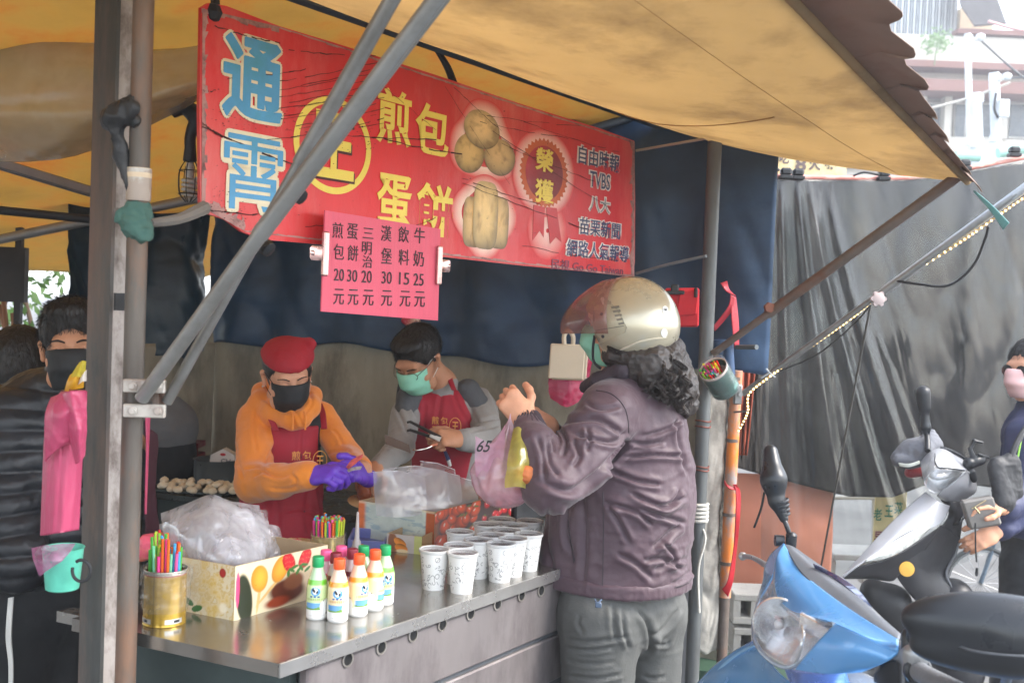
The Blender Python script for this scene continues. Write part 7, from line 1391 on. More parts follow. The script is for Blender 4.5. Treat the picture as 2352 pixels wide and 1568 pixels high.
# black crate and blue tray at the back
k = T('black_crate', 'shallow black plastic crate behind the tomato box and the bag', 'crate', PZ(1190, 1190, CT)); bc_ = PZ(1195, 1180, CT)
B().box(bc_ + UP * .04, u * .16, v * .09, UP * .04, .006).put('crate', M('crate_black', '2a2c30', .4), k); B().box(bc_ + UP * .083, u * .165, v * .095, UP * .004, .002).put('lip', M('crate_black', '2a2c30', .4), k)
bt_ = T('blue_tray', 'blue plastic tray behind the stack of flat bags', 'tray', P(1130, 1150, 3.5)); B().box(P(1130, 1160, 3.5), u * .1, v * .06, UP * .015, .004).put('tray', M('tray_blue', '4a90b8', .4), bt_)

# ---- bag hanging from the customer's fist
def bag_fn(top, mid, rx, ry, zb, n_pl=22, seed=0, squ=1.):
    top, mid = arr(top), arr(mid)
    def fn(U, V):
        a_ = U * 2 * pi; s = np.clip(V / .62, 0, 1); r_ = .012 + (1 - .012) * sm(s, 0, 1.05) ** .9; r_ = np.where(V > .62, np.sqrt(np.clip(1 - ((V - .62) / .38) ** 2, 0, 1)) * 1.0, r_)
        pl_ = 1 + .10 * np.sin(a_ * n_pl / 2 + 2 * np.sin(V * 4)) * (1 - V) + .12 * (ridge(st3(np.cos(a_) * 1.6, np.sin(a_) * 1.6, V * 5), seed) - .45)
        c = top[None, None] * (1 - V[..., None]) + mid * V[..., None]; c[..., 2] = top[2] + (zb - top[2]) * (V ** .95)
        return np.stack([c[..., 0] + np.cos(a_) * rx * r_ * pl_, c[..., 1] + np.sin(a_) * ry * r_ * pl_, c[..., 2]], -1)
    return fn
hb_ = T('takeaway_bag', 'translucent pink carrier bag marked 65 in black, hanging from the raised fist', 'carrier bag', P(1165, 960, 2.78))
zb_ = P(1160, 1160, 2.78).z
O('bag', grid(110, 70, bag_fn(P(1172, 950, 2.77), P(1156, 1160, 2.74), .088, .07, zb_, 26, 2)), film('pink_bag_film', 'fae8f0', .42, 'ecd2e0', .14, .2, 20, 1.), hb_)
O('bag_flap', patch([[P(1160, 975, 2.74), P(1130, 1020, 2.72), P(1092, 1000, 2.72)], [P(1158, 1030, 2.71), P(1125, 1050, 2.71), P(1090, 1060, 2.71)], [P(1150, 1080, 2.70), P(1120, 1090, 2.70), P(1093, 1095, 2.71)]], 10, lambda V: V + .004 * (ridge(V * 30) - .4)[..., None]), film('pink_bag_film2', 'f6dcea', .55, 'e2b4ce', .2, .3, 20), hb_)
text('handwriting', '65', M('marker_black', '15151a', .5), hb_, P(1112, 1024, 2.70), (1, 0, 0), (.15, 0, 1), .034, .030, .012, slant=.2)
fd = T('food_pack', 'reddish food packs inside the pink carrier bag', 'food', P(1160, 1130, 2.8))
O('pack', sdf([cap(P(1130, 1118, 2.8), P(1185, 1128, 2.8), .03, .03, .02), ell(P(1150, 1100, 2.8), (.03, .03, .02), None, .02)], .004, foldy(.005, 25)), M('pack_pinkred', 'c9606a', .5, dirt='e8c0b8', ds=12, da=.6), fd)
yb = T('yellow_bag', 'small yellow film bag with an orange brown food parcel, hanging beside the pink bag', 'bag', P(1200, 980, 2.76))
crsheet(yb, [[P(1178, 985, 2.73), P(1192, 980, 2.72), P(1212, 1000, 2.72)], [P(1164, 1060, 2.66), P(1194, 1055, 2.655), P(1230, 1060, 2.70)], [P(1160, 1120, 2.655), P(1196, 1118, 2.65), P(1232, 1132, 2.69)]], 60, .008, 16, 10, film('yellow_film', 'f4ecb0', .5, 'd9cf6a', .16, .4, 20), 'front_film')
O('parcel', sdf([ell(P(1206, 1088, 2.665), (.030, .012, .022), None, .01), ell(P(1218, 1098, 2.67), (.022, .012, .016), None, .01)], .003, foldy(.004, 30)), M('parcel_orange', 'b5642c', .5, dirt='8a3a1c', ds=14, da=.4), yb)

# ---- bags on the wall behind
wbg = T('hanging_bags', 'stack of cream paper bags over magenta bags hanging on the canvas wall', 'bags', P(1300, 800, 3.9))
pb_ = M('cream_paper', 'cdbfa8', .7, var=.06, bump=.15); mg = M('magenta_bag', 'b02850', .25, var=.15, bump=.4, transl=.2)
B().box(P(1302, 830, 3.85), (.062, -.0, .0), (.0, .006, 0), (.002, 0, .062), .004).put('paper_bag', pb_, wbg); B().box(P(1309, 834, 3.87), (.062, 0, 0), (0, .006, 0), (.002, 0, .06), .004).put('paper_bag', pb_, wbg)
B().tube([P(1296, 790, 3.84), P(1296, 770, 3.84), P(1306, 760, 3.84), P(1316, 772, 3.85), P(1316, 790, 3.86)], .008, 8, smooth=4).put('bag_loop', pb_, wbg)
crsheet(wbg, [[P(1262, 850, 3.9), P(1305, 850, 3.89), P(1362, 790, 3.92)], [P(1260, 895, 3.9), P(1305, 900, 3.88), P(1352, 880, 3.92)], [P(1262, 915, 3.9), P(1300, 935, 3.88), P(1340, 915, 3.9)]], 70, .015, 14, 10, mg, 'magenta_bag')
rpz = T('red_pouch', 'bright red cloth pouch pinned to the blue tarpaulin with a black clip', 'pouch', P(1560, 700, 3.8))
B().box(P(1566, 706, 3.8), (.06, 0, .003), (0, .008, 0), (-.002, 0, .068), .006).box(P(1580, 695, 3.785), (.035, 0, .004), (0, .005, 0), (.004, 0, .045), .004).put('pouch', M('red_cloth', 'c8202c', .75, var=.1, bump=.3), rpz)
B().box(P(1550, 672, 3.78), (.033, 0, .002), (0, .008, 0), (0, 0, .007), .003).box(P(1550, 662, 3.78), (.014, 0, 0), (0, .004, 0), (0, 0, .014), .005).put('clip', black, rpz)
B().box(P(1598, 672, 3.78), (.006, 0, 0), (0, .006, 0), (0, 0, .017), .003).put('clip', black, rpz)
# green tea tin with straws tied to the pole
ga = (P(1628, 832, 3.52) - P(1668, 898, 3.60)).normalized(); gc_ = P(1666, 893, 3.60); gt = T('tea_tin', 'dark green tea tin tied at a tilt to the corner pole, holding straws', 'tin', gc_)
x_ = ga.cross(Vector((0, -1, 0))).normalized(); y_ = ga.cross(x_)
def gcol(U, V): n = fbm(st3(U * 8, V * 5), 3); c = hc_('1c4a44') * (.7 + .6 * n[..., None]); c = over(c, (V > .9) * 1., hc_('c9b8b0')); return over(c, sm(n, .5, .6) * .5 * (V < .5), hc_('7ab0a8'))
fng = lambda U, V: arr(gc_) + np.cos(U * 2 * pi)[..., None] * arr(x_) * .046 + np.sin(U * 2 * pi)[..., None] * arr(y_) * .046 + V[..., None] * arr(ga) * .105
solid(O('tin', grid(64, 20, fng, gcol), prt, gt), .002, 1); B().lathe([(.045, .001), (.045, .004)], gc_, ga).put('tin_bottom', dark, gt); B().lathe([(.0445, .07), (.001, .0705)], gc_, ga, cap=False).put('inner_liner', M('liner_brown', '8a746c', .7), gt)
text('lettering', 'Green Tea', M('label_white', 'e0e4e0', .5), gt, gc_ + ga * .045 + Vector((.0, -.0475, .0)), (-ga * -1), (-ga).cross(Vector((0, -1, 0))) * -1, .085, .02, .0)
straws('', gc_ + ga * .03 - x_ * .012, .028, 40, .085, 'short coloured straws poking from the tilted green tea tin', 8, ga, .01)
O('film_wrap', grid(40, 16, lambda U, V: arr(gc_) + np.cos(U * 2 * pi)[..., None] * arr(x_) * (.049 + .004 * ridge(st3(U * 7, V * 3)))[..., None] + np.sin(U * 2 * pi)[..., None] * arr(y_) * (.049 + .004 * ridge(st3(U * 7, V * 3)))[..., None] + V[..., None] * arr(ga) * .115), wrapf, gt)

# ---- hanging from the square post
pkm = M('pink_bag_stack', 'd8587e', .3, var=.35, vs=3, bump=.5, bs=14, transl=.25, stretch=(1, 1, .3), spec=.6)
pb = T('pink_bags', 'thick sheaf of bright pink plastic bags hanging from the square post', 'plastic bags', P(150, 900, 2.0))
def pinkfn(U, V):
    px = np.interp(V, [0, .12, .35, 1], [140, 108, 100, 92])[...] + U * np.interp(V, [0, .12, .35, 1], [56, 90, 92, 90]); py = 898 + V * (332 - 14 * U); Y = 2.02 - .035 * np.sin(U * pi) + .016 * (ridge(st3(U * 3, V * 1.0), 3) - .4) * (1 - .7 * V) + .0008 * np.sin(U * 26 + V * 3)
    x = (px - 1176) / F; z_ = (784 - py) / F; D = np.stack([x, z_, -np.ones_like(x)], -1) @ np.array(CR).T; return arr(EYE) + D * (Y / D[..., 1])[..., None]
solid(O('bag_sheaf', grid(60, 70, pinkfn), pkm, pb), .018, 1)
for i_, rows_ in enumerate(([[(118, 912, 2.0), (150, 902, 1.98), (196, 898, 2.0)], [(104, 950, 1.98), (140, 944, 1.95), (198, 930, 1.98)], [(102, 1000, 1.98), (138, 985, 1.955), (190, 975, 1.98)], [(104, 1060, 1.985), (134, 1030, 1.97), (170, 1015, 1.985)]], [[(140, 905, 1.98), (165, 900, 1.96), (198, 900, 1.99)], [(150, 950, 1.965), (172, 945, 1.94), (198, 950, 1.97)], [(160, 1010, 1.97), (180, 1000, 1.945), (197, 990, 1.97)], [(174, 1066, 1.98), (184, 1060, 1.97), (194, 1045, 1.98)]])):
    solid(crsheet(pb, [[P(*q_) for q_ in r_] for r_ in rows_], 95 + i_, .012, 16, 12, pkm, 'folded_bag'), .002)
yw = T('yellow_bags', 'yellow and white plastic bags bunched above the pink ones on the square post', 'plastic bags', P(165, 870, 2.0))
for i_, (rows_, cc__) in enumerate((([[(148, 902, 2.02), (170, 895, 2.0), (192, 890, 2.02)], [(152, 880, 2.01), (172, 872, 1.99), (194, 870, 2.02)], [(160, 862, 2.02), (178, 852, 2.01), (196, 850, 2.03)]], 'e8b030'), ([[(160, 868, 2.01), (178, 866, 1.99), (196, 872, 2.01)], [(170, 850, 2.01), (184, 846, 2.0), (197, 850, 2.02)], [(182, 832, 2.03), (190, 828, 2.02), (198, 830, 2.03)]], 'd8c84a'), ([[(178, 885, 2.0), (188, 878, 1.99), (198, 876, 2.0)], [(182, 872, 2.0), (190, 864, 1.99), (198, 862, 2.0)], [(188, 862, 2.0), (194, 854, 1.99), (199, 850, 2.0)]], 'ece4dc'))):
    crsheet(yw, [[P(*q_) for q_ in r_] for r_ in rows_], 90 + i_, .008, 26, 8, M('plastic_' + cc__, cc__, .3, transl=.3), 'bag')
tcp = T('turquoise_pot', 'turquoise plastic pot hanging from a hook low on the square post', 'pot', P(138, 1320, 2.03))
c = P(143, 1352, 2.04); B().lathe([(.027, 0), (.03, .002), (.037, .075), (.039, .08), (.036, .08), (.033, .06), (.001, .02)], c, UP, 28).put('pot', M('turquoise_plastic', '5ab8a0', .4, dirt='3a8a7a', ds=10, da=.3), tcp)
crsheet(tcp, [[P(72, 1258, 2.0), P(120, 1250, 1.99), P(172, 1248, 2.0)], [P(76, 1290, 1.99), P(115, 1282, 1.97), P(160, 1268, 1.98)], [P(90, 1325, 1.99), P(108, 1310, 1.97), P(140, 1290, 1.98)]], 81, .014, 20, 9, film('pink_clear', 'f2d0e0', .4, 'e08ab8', .14, .6, 30), 'film_scrap')
hk_ = T('steel_hook', 'dark iron hook low on the side of the square post', 'hook', P(190, 1310, 2.0)); hcn = P(187, 1310, 2.0)
B().tube([hcn + Vector((.017 * cos(a_), 0, .02 * sin(a_))) for a_ in np.linspace(2.2, -3.4, 22)], .0032, 8).put('hook', dark, hk_)
pt_ = T('pink_strip', 'thin pink plastic strip hanging behind the round pole', 'plastic strip', P(338, 960, 2.4)); solid(O('strip', patch([[P(334, 955, 2.4), P(336, 1020, 2.4), P(333, 1180, 2.4)], [P(345, 955, 2.42), P(342, 1020, 2.42), P(336, 1180, 2.42)]], 6), pkm, pt_), .002)

# ---- griddle station behind the cooks' counter
gs = T('griddle_station', 'dark steel griddle table behind the serving counter', 'cooking table', P(700, 1200, 3.9))
da_, db2 = P(330, 1125, 4.15), P(1200, 1105, 3.62); da_.z = db2.z = 0; gd = (db2 - da_); gn = Vector((-gd.y, gd.x, 0)).normalized()
gmid = (da_ + db2) / 2 + gn * .2; dkg = M('griddle_dark', '23302f', .4, .4, var=.2, dirt='3a3a34', ds=4, da=.4)
B().box(gmid + UP * .445, gd / 2, gn * .19, UP * .445, .004).put('cabinet', dkg, gs); B().box(gmid + UP * .905, gd / 2, gn * .21, UP * .014, .004).put('griddle_top', M('griddle_top', '3c4240', .25, .7, var=.2, dirt='5a5044', ds=5, da=.4), gs)
gz = .919
def ong(px, py, z_=gz): return PZ(px, py, z_)
tr = T('dumpling_tray', 'dark baking tray of pale raw buns behind the woman cook', 'tray', ong(450, 1120)); tcn = P(452, 1120, 4.2); tcn.z = gz + .008
B().box(tcn, (.16, -.03, 0), (.02, .11, 0), (0, 0, .006), .003).put('tray', dkg, tr)
dgm = M('dough', 'd9cdb4', .7, var=.08, bump=.15); dm = sdf([ell((0, 0, .011), (.0165, .0155, .0115), None, .01), ell((.003, 0, .021), (.006, .003, .003), None, .004)], .004, lambda p, n: .002 * ridge(p * 60)); qd = random.Random(2); kdx = 0
rown = ['front row', 'second row', 'third row', 'back row']
for r_ in range(4):
    for i in range(9):
        c = P(368 + i * 20.5 + r_ * 5 - (r_ == 0) * 0, 1140 - r_ * 10 - i * .9 * 0, 4.06 + r_ * .05); t = O('bun', dm, dgm if kdx == 0 else None, None); t.location = (c.x + qd.uniform(-.008, .008), c.y + qd.uniform(-.012, .012), gz + .013 + (.012 if qd.random() < .25 else 0)); t.rotation_euler.z = qd.uniform(0, 3); t.scale = [qd.uniform(.85, 1.1)] * 3
        tag(t, 'pale raw bun on the dark tray behind the woman cook', 'bun', 'raw buns on the dark tray'); kdx += 1
pt = T('steel_pot', 'wide steel pot behind the woman cook', 'pot', P(490, 1110, 4.35)); pc_ = P(497, 1110, 4.42); pc_.z = gz
B().lathe([(.085, 0), (.09, .005), (.092, .085), (.096, .09), (.088, .088), (.086, .02), (.001, .01)], pc_, UP, 32).put('pot', M('pot_grey', '6b7070', .35, .6), pt)
chb = T('carton', 'white carton with red marks and grey letters on the pot behind the woman cook', 'carton', P(512, 1050, 4.4)); cc2 = P(512, 1050, 4.40)
B().prism([(-.055, -.03), (.05, -.03), (.045, .012), (0, .035), (-.05, .008)], (1, 0, 0), UP, cc2, (0, 1, 0), .05).put('carton', M('carton_white', 'cfc8c2', .6), chb); text('lettering', 'CH', M('grey_ink', '77757a', .6), chb, cc2 + Vector((.012, -.001, -.014)), (1, 0, 0), UP, .04, .018, .03)
B().ball(cc2 + Vector((0, -.001, .012)), .01, 10, (1.2, .1, .6)).put('red_mark', M('print_red', 'b02030', .5), chb)
cr = T('red_crate', 'dark red plastic crate with square openings at the back of the stall', 'crate', P(420, 1050, 4.7)); cc3 = P(418, 1045, 4.7); rcm = M('crate_red', '6e1d26', .45)
for i in range(3): B().box(cc3 + UP * (-.05 + .05 * i), (.085, 0, 0), (0, .06, 0), (0, 0, .012), .002).put('slat', rcm, cr)
for i in range(6): B().box(cc3 + Vector((-.08 + .032 * i, -.058, 0)), (.005, 0, 0), (0, .004, 0), (0, 0, .05)).put('upright', rcm, cr)
mr = T('maroon_cloth', 'dark maroon cloth hanging behind the round pole', 'cloth', P(350, 1120, 3.0)); solid(O('sheet', patch([[P(334, 965, 3.0), P(356, 1000, 3.05)], [P(332, 1100, 3.0), P(358, 1110, 3.05)], [P(330, 1240, 3.0), P(362, 1240, 3.05)]], 10, lambda V: V + .01 * (ridge(V * 12) - .4)[..., None]), M('maroon', '3a1420', .7), mr), .004)
fz = T('flatbread', 'small round flatbread with orange brown sauce by the gloved hands', 'flatbread', P(845, 1145, 3.5)); fc_ = P(835, 1152, 3.5)
B().lathe([(.001, 0), (.05, .0), (.052, .003), (.04, .006), (.001, .007)], fc_, (.1, -.25, 1), 24).put('bread', M('bread_tan', 'c9a878', .7, dirt='8a5a30', ds=14, da=.5), fz)
O('sauce', sdf([cap(P(832, 1100, 3.52), P(836, 1135, 3.5), .016, .022, .01)], .003, foldy(.003, 40)), M('sauce_brown', '8a4420', .3), fz)
pn_ = T('blue_pen', 'blue handled brush sticking out of the apron of the man cook', 'brush', P(1030, 1055, 3.95)); B().tube([P(1022, 1036, 3.93), P(1030, 1056, 3.93)], [.006, .008], 8).put('handle', M('pen_blue', '25306a', .4), pn_); B().tube([P(1030, 1056, 3.93), P(1034, 1070, 3.93)], [.007, .006], 8).put('tip', M('pen_white', 'd8d8d4', .4), pn_)
rr = T('red_scarf_bundle', 'red and cream bag ends hanging under the price card above the man cook', 'bag', P(948, 745, 4.2)); O('bag', sdf([cap(P(930, 735, 4.2), P(950, 745, 4.2), .014, .02, .01), cap(P(955, 735, 4.2), P(962, 760, 4.2), .016, .014, .01)], .004, foldy(.005, 25)), M('red_bag2', 'a82438', .4, dirt='cdbfa8', ds=10, da=.6), rr)
gb_ = T('gas_hose', 'thin dark cord hanging behind the arm of the man cook', 'cord', P(915, 870, 4.2)); B().tube([P(925, 860, 4.3), P(916, 890, 4.28), P(912, 925, 4.28)], .006, 8, smooth=4).put('cord', black, gb_)
# ============================================================ SCOOTERS, BICYCLE
Z7 = lambda X, Y_: (1607.8 + X * .41437, 918.75 + Y_ * .41437)
def S7(X, Y_, D): return P(*Z7(X, Y_), D)
def pat(name, rows, mat, par, n=7, th=.004, off=None, local=False): return solid(O(name, patch([[S7(*q) for q in r] for r in rows], n, off), mat, par), th)
bluep = M('blue_metallic', '5c9ad4', .25, .3, var=.06, vs=2, bump=.01, coat=.7, dirt='7fb0dc', ds=3, da=.2)
dkpl = M('scooter_grey_plastic', '3a3c40', .4, var=.1, bump=.08, bs=150); chrome = M('chrome', 'e0e2e4', .16, .75, var=.05, bump=.35, bs=18)
lensg = film('lens_glass', 'ffffff', .05, 'e8ecf0', .03, .05, 8)
silv = M('silver_paint', 'a9abb0', .34, .25, var=.05, vs=3, bump=.01, coat=.5)
b = T('scooter', 'pale blue scooter in the foreground with a wide triangular headlight and two black mirrors', 'scooter', (.75, 2.1, 0))
pat('front_cowl', [[(465, 795, 2.42), (520, 890, 2.36), (600, 985, 2.27), (760, 1110, 2.12), (930, 1225, 1.97), (1100, 1330, 1.84)], [(430, 860, 2.39), (470, 985, 2.31), (555, 1085, 2.20), (710, 1185, 2.06), (890, 1275, 1.93), (1100, 1368, 1.81)], [(416, 950, 2.37), (428, 1080, 2.29), (498, 1166, 2.19), (605, 1203, 2.08), (748, 1240, 1.94), (1098, 1402, 1.81)]], bluep, b, 9)
pat('side_cowl', [[(748, 1242, 1.94), (900, 1308, 1.87), (1098, 1402, 1.81)], [(655, 1340, 1.96), (840, 1390, 1.88), (1040, 1445, 1.82)], [(580, 1425, 1.99), (760, 1455, 1.91), (960, 1478, 1.85)], [(530, 1490, 2.02), (640, 1515, 1.97), (800, 1505, 1.92), ]+[ ] if False else [(530, 1490, 2.02), (700, 1512, 1.94), (905, 1500, 1.88)]], bluep, b, 9)
pat('side_cowl', [[(465, 795, 2.42), (398, 850, 2.47), (362, 925, 2.49), (352, 1000, 2.48), (324, 1090, 2.45), (298, 1185, 2.42)], [(455, 830, 2.41), (425, 890, 2.40), (416, 955, 2.37), (372, 1040, 2.37), (334, 1105, 2.37), (298, 1200, 2.34)]], bluep, b, 7)
UPR = [(418, 955, 2.37), (430, 1085, 2.29), (497, 1170, 2.19), (604, 1206, 2.08), (746, 1243, 1.94)]; LOW = [(335, 1100, 2.37), (295, 1240, 2.30), (332, 1385, 2.17), (505, 1478, 2.05), (746, 1264, 1.945)]
MID = [(372, 1035, 2.35), (350, 1190, 2.22), (430, 1290, 2.10), (560, 1320, 2.01), (748, 1254, 1.94)]
pat('headlight_lens', [UPR, MID, LOW], lensg, b, 9, .002)
pat('reflector', [[(x + 14, y + 8, d + .05) for x, y, d in UPR], [(x + 10, y, d + .13) for x, y, d in MID], [(x + 14, y - 10, d + .05) for x, y, d in LOW]], chrome, b, 14, .002, lambda V: V + .006 * np.sin(V[..., 2:3] * 260) * np.array((0, 1, 0)))
B().lathe([(.012, -.03), (.03, -.024), (.046, -.008), (.054, .012), (.05, .016), (.043, .002), (.028, -.014), (.012, -.022)], S7(440, 1235, 2.235), (-.45, -.85, .2), 32, False).put('reflector_bowl', chrome, b)
B().ball(S7(440, 1240, 2.225), .011, 14).put('bulb', M('bulb_glass', 'd8dadc', .1), b)
B().tube([S7(490, 1175, 2.17), S7(560, 1230, 2.07), S7(570, 1330, 2.02), S7(530, 1450, 2.04)], .004, 8, smooth=6).put('lamp_divider', chrome, b)
B().box(S7(640, 1262, 2.03), (.02, -.035, -.004), (.004, .004, 0), (0, 0, .016), .003).put('indicator_reflector', chrome, b)
for L_ in (UPR, LOW): B().tube([S7(*q) for q in L_], .0045, 8, smooth=8).put('headlight_rim', M('rim_silver_blue', 'a9b8c8', .2, .6), b)
pat('instrument_cover', [[(468, 800, 2.425), (560, 955, 2.30), (700, 1075, 2.17), (870, 1188, 2.02), (1102, 1330, 1.845)], [(510, 812, 2.42), (640, 925, 2.31), (790, 1035, 2.19), (930, 1150, 2.05), (1108, 1315, 1.86)], [(560, 848, 2.44), (700, 945, 2.36), (870, 1060, 2.25), (975, 1180, 2.12), (1112, 1300, 1.90)], [(600, 930, 2.55), (760, 1060, 2.48), (900, 1180, 2.36), (990, 1260, 2.2), (1115, 1330, 1.98)]], M('cover_grey', '5c6066', .35, var=.1, coat=.2), b, 8)
pat('instrument_lens', [[(640, 930, 2.30), (740, 985, 2.24), (850, 1070, 2.15), (945, 1168, 2.05)], [(628, 905, 2.30), (760, 970, 2.24), (885, 1060, 2.16), (960, 1165, 2.06)]], M('lens_violet', '2a3458', .06, spec=.9, coat=1., var=0, bump=0), b, 8, .003)
B().tube([S7(232, 864, 2.66), S7(292, 872, 2.6), S7(372, 918, 2.52)], [.0075, .0055, .0075], 10, smooth=5).ball(S7(236, 864, 2.655), .0105, 12).put('brake_lever', M('lever_alloy', 'b6b8ba', .3, .8), b)
mk = M('mirror_black', '1f2226', .32, var=.1, bump=.05, spec=.5)
O('mirror', sdf([cap(S7(392, 285, 2.52), S7(408, 440, 2.49), .0165, .0265, .02), cap(S7(408, 440, 2.49), S7(425, 560, 2.48), .0265, .018, .02), cap(S7(425, 560, 2.48), S7(465, 655, 2.47), .017, .0105, .01)], .0032), mk, b)
bb = B(); bb.tube([S7(462, 650, 2.47), S7(482, 700, 2.46), S7(500, 755, 2.46)], .0058, 10, smooth=4)
for k in range(4): q = S7(448 + k * 6, 560 + k * 24, 2.475); bb.lathe([(.0185 - .0015 * k, -.003), (.0195 - .0015 * k, 0), (.0185 - .0015 * k, .003)], q, (.35, 0, -1), 16)
bb.lathe([(.012, -.02), (.013, .014), (.007, .02)], S7(505, 780, 2.45), UP, 14).lathe([(.013, -.01), (.013, .01)], S7(440, 778, 2.46), (1, 0, 0), 14).put('mirror_stem', mk, b)
B().tube([S7(356, 510, 2.5), S7(338, 600, 2.49), S7(300, 705, 2.5)], .0028, 5, smooth=4).put('strap_end', blk_f, b)
O('mirror', sdf([ell(S7(1655, 1255, 1.60), (.138, .045, .050), frame(Vector((.25, 1, 0))) , .03), ell(S7(1650, 1400, 1.6), (.125, .04, .034), frame(Vector((.2, 1, 0))), .02), cap(S7(1430, 1300, 1.66), S7(1700, 1330, 1.6), .034, .045, .02), cap(S7(1300, 1262, 1.70), S7(1420, 1270, 1.66), .014, .026, .02)], .0035), mk, b)
pat('mirror_lip', [[(1330, 1315, 1.64), (1480, 1375, 1.56), (1640, 1402, 1.535), (1800, 1412, 1.53)], [(1332, 1322, 1.64), (1482, 1383, 1.56), (1642, 1410, 1.535), (1800, 1420, 1.53)]], M('lip_grey', '4a4d52', .4), b, 6)
B().tube([S7(1310, 1262, 1.70), S7(1240, 1246, 1.74), S7(1185, 1252, 1.77), S7(1172, 1280, 1.78), S7(1165, 1360, 1.80)], .0072, 10, smooth=5).lathe([(.014, -.02), (.015, .012), (.009, .022)], S7(1165, 1335, 1.80), UP, 14).put('mirror_stem', mk, b)
B().tube([S7(1720, 1470, 1.62), S7(1690, 1580, 1.66), S7(1660, 1700, 1.7)], .008, 10, smooth=4).put('bracket_arm', M('arm_alloy', '6a6d72', .4, .6), b)
ally = M('alloy_grey', '9a9c9e', .35, .6, var=.1)
O('master_cylinder', sdf([cap(S7(1120, 1395, 1.83), S7(1205, 1410, 1.79), .019, .02, .01), cap(S7(1190, 1400, 1.79), S7(1180, 1500, 1.79), .019, .017, .01)], .0035), ally, b)
B().tube([S7(1180, 1480, 1.80), S7(1260, 1530, 1.74), S7(1480, 1640, 1.62)], .0165, 16).put('grip', M('grip_rubber', '6f7276', .6, bump=.6, bs=200), b)
B().lathe([(.02, 0), (.024, .004), (.024, .012), (.02, .016)], S7(1195, 1490, 1.79), (S7(1480, 1640, 1.62) - S7(1180, 1480, 1.8)), 18).put('grip_collar', mk, b)
pat('switch_pod', [[(1000, 1462, 1.86), (1060, 1440, 1.84), (1110, 1430, 1.82)], [(985, 1500, 1.88), (1050, 1500, 1.85), (1120, 1500, 1.83)], [(990, 1545, 1.89), (1050, 1570, 1.86), (1120, 1580, 1.84)]], mk, b, 6, .02)
pat('leg_shield', [[(305, 1325, 2.42), (190, 1390, 2.50), (70, 1480, 2.58), (-25, 1580, 2.62)], [(370, 1420, 2.30), (280, 1465, 2.38), (150, 1530, 2.46), (40, 1640, 2.5)], [(430, 1500, 2.2), (380, 1560, 2.25), (250, 1660, 2.34), (140, 1760, 2.4)], [(520, 1580, 2.1), (460, 1660, 2.16), (340, 1780, 2.26), (240, 1900, 2.34)]], bluep, b, 9)
pat('crease_highlight', [[(300, 1352, 2.40), (190, 1412, 2.48), (105, 1490, 2.53), (60, 1580, 2.56)], [(306, 1362, 2.39), (202, 1420, 2.47), (118, 1498, 2.52), (74, 1588, 2.55)]], M('highlight_blue', '8fc4ec', .2, .4, coat=.5), b, 7, .006)  # lighter blue strip paints in the highlight along the shield's crease
pat('lower_cowl', [[(470, 1480, 2.1), (560, 1500, 2.02), (700, 1505, 1.97), (830, 1492, 1.93)], [(500, 1560, 2.12), (590, 1590, 2.06), (720, 1600, 2.02), (860, 1590, 2.0)], [(540, 1680, 2.16), (640, 1700, 2.12), (760, 1720, 2.1), (900, 1720, 2.1)]], M('violet_blue', '7d8ecf', .25, .4, var=.1, coat=.5), b, 7)
pat('plastic_wrap', [[(810, 1500, 1.93), (900, 1510, 1.9), (1000, 1560, 1.88)], [(830, 1560, 1.96), (920, 1590, 1.93), (1010, 1620, 1.9)]], M('wrap_white', 'd8dce4', .2, transl=.3, bump=.6), b, 6, .002)
# body, seat and wheels running on below the frame
O('body', sdf([cap((.62, 2.1, .85), (.66, 2.1, .45), .10, .12, .05, ((0, 1, 0), 1.3)), cap((.7, 2.1, .3), (1.05, 2.1, .28), .10, .10, .05, ((0, 1, 0), 1.5)), cap((1.2, 2.1, .45), (1.6, 2.1, .6), .14, .12, .06)], .012), bluep, b)
O('seat', sdf([cap((1.15, 2.1, .74), (1.7, 2.1, .78), .10, .09, .04, ((0, 0, 1), .6))], .01), M('seat_black', '1c1d1f', .5, bump=.2), b)
def wheel(par, c, r, ax, w_=.045, nm='wheel'):
    bb = B(); bb.tube([Vector(c) + Vector(ax).orthogonal().normalized() * 0 + (Vector((cos(k), 0, sin(k))) * r) for k in np.linspace(0, 2 * pi, 33)], w_, 10); o = bb.put(nm, M('tyre', '18191a', .8, bump=.5), par)
    B().lathe([(r * .62, -.03), (r * .66, 0), (r * .62, .03), (.03, .02), (.03, -.02)], c, ax, 24).put('rim', ally, o); return o
wheel(b, (.42, 2.1, .235), .19, (0, 1, 0)); wheel(b, (1.55, 2.1, .235), .19, (0, 1, 0))
B().tube([(.47, 2.03, .235), (.58, 2.05, .65)], .018, 10).tube([(.47, 2.17, .235), (.58, 2.15, .65)], .018, 10).put('fork', ally, b)

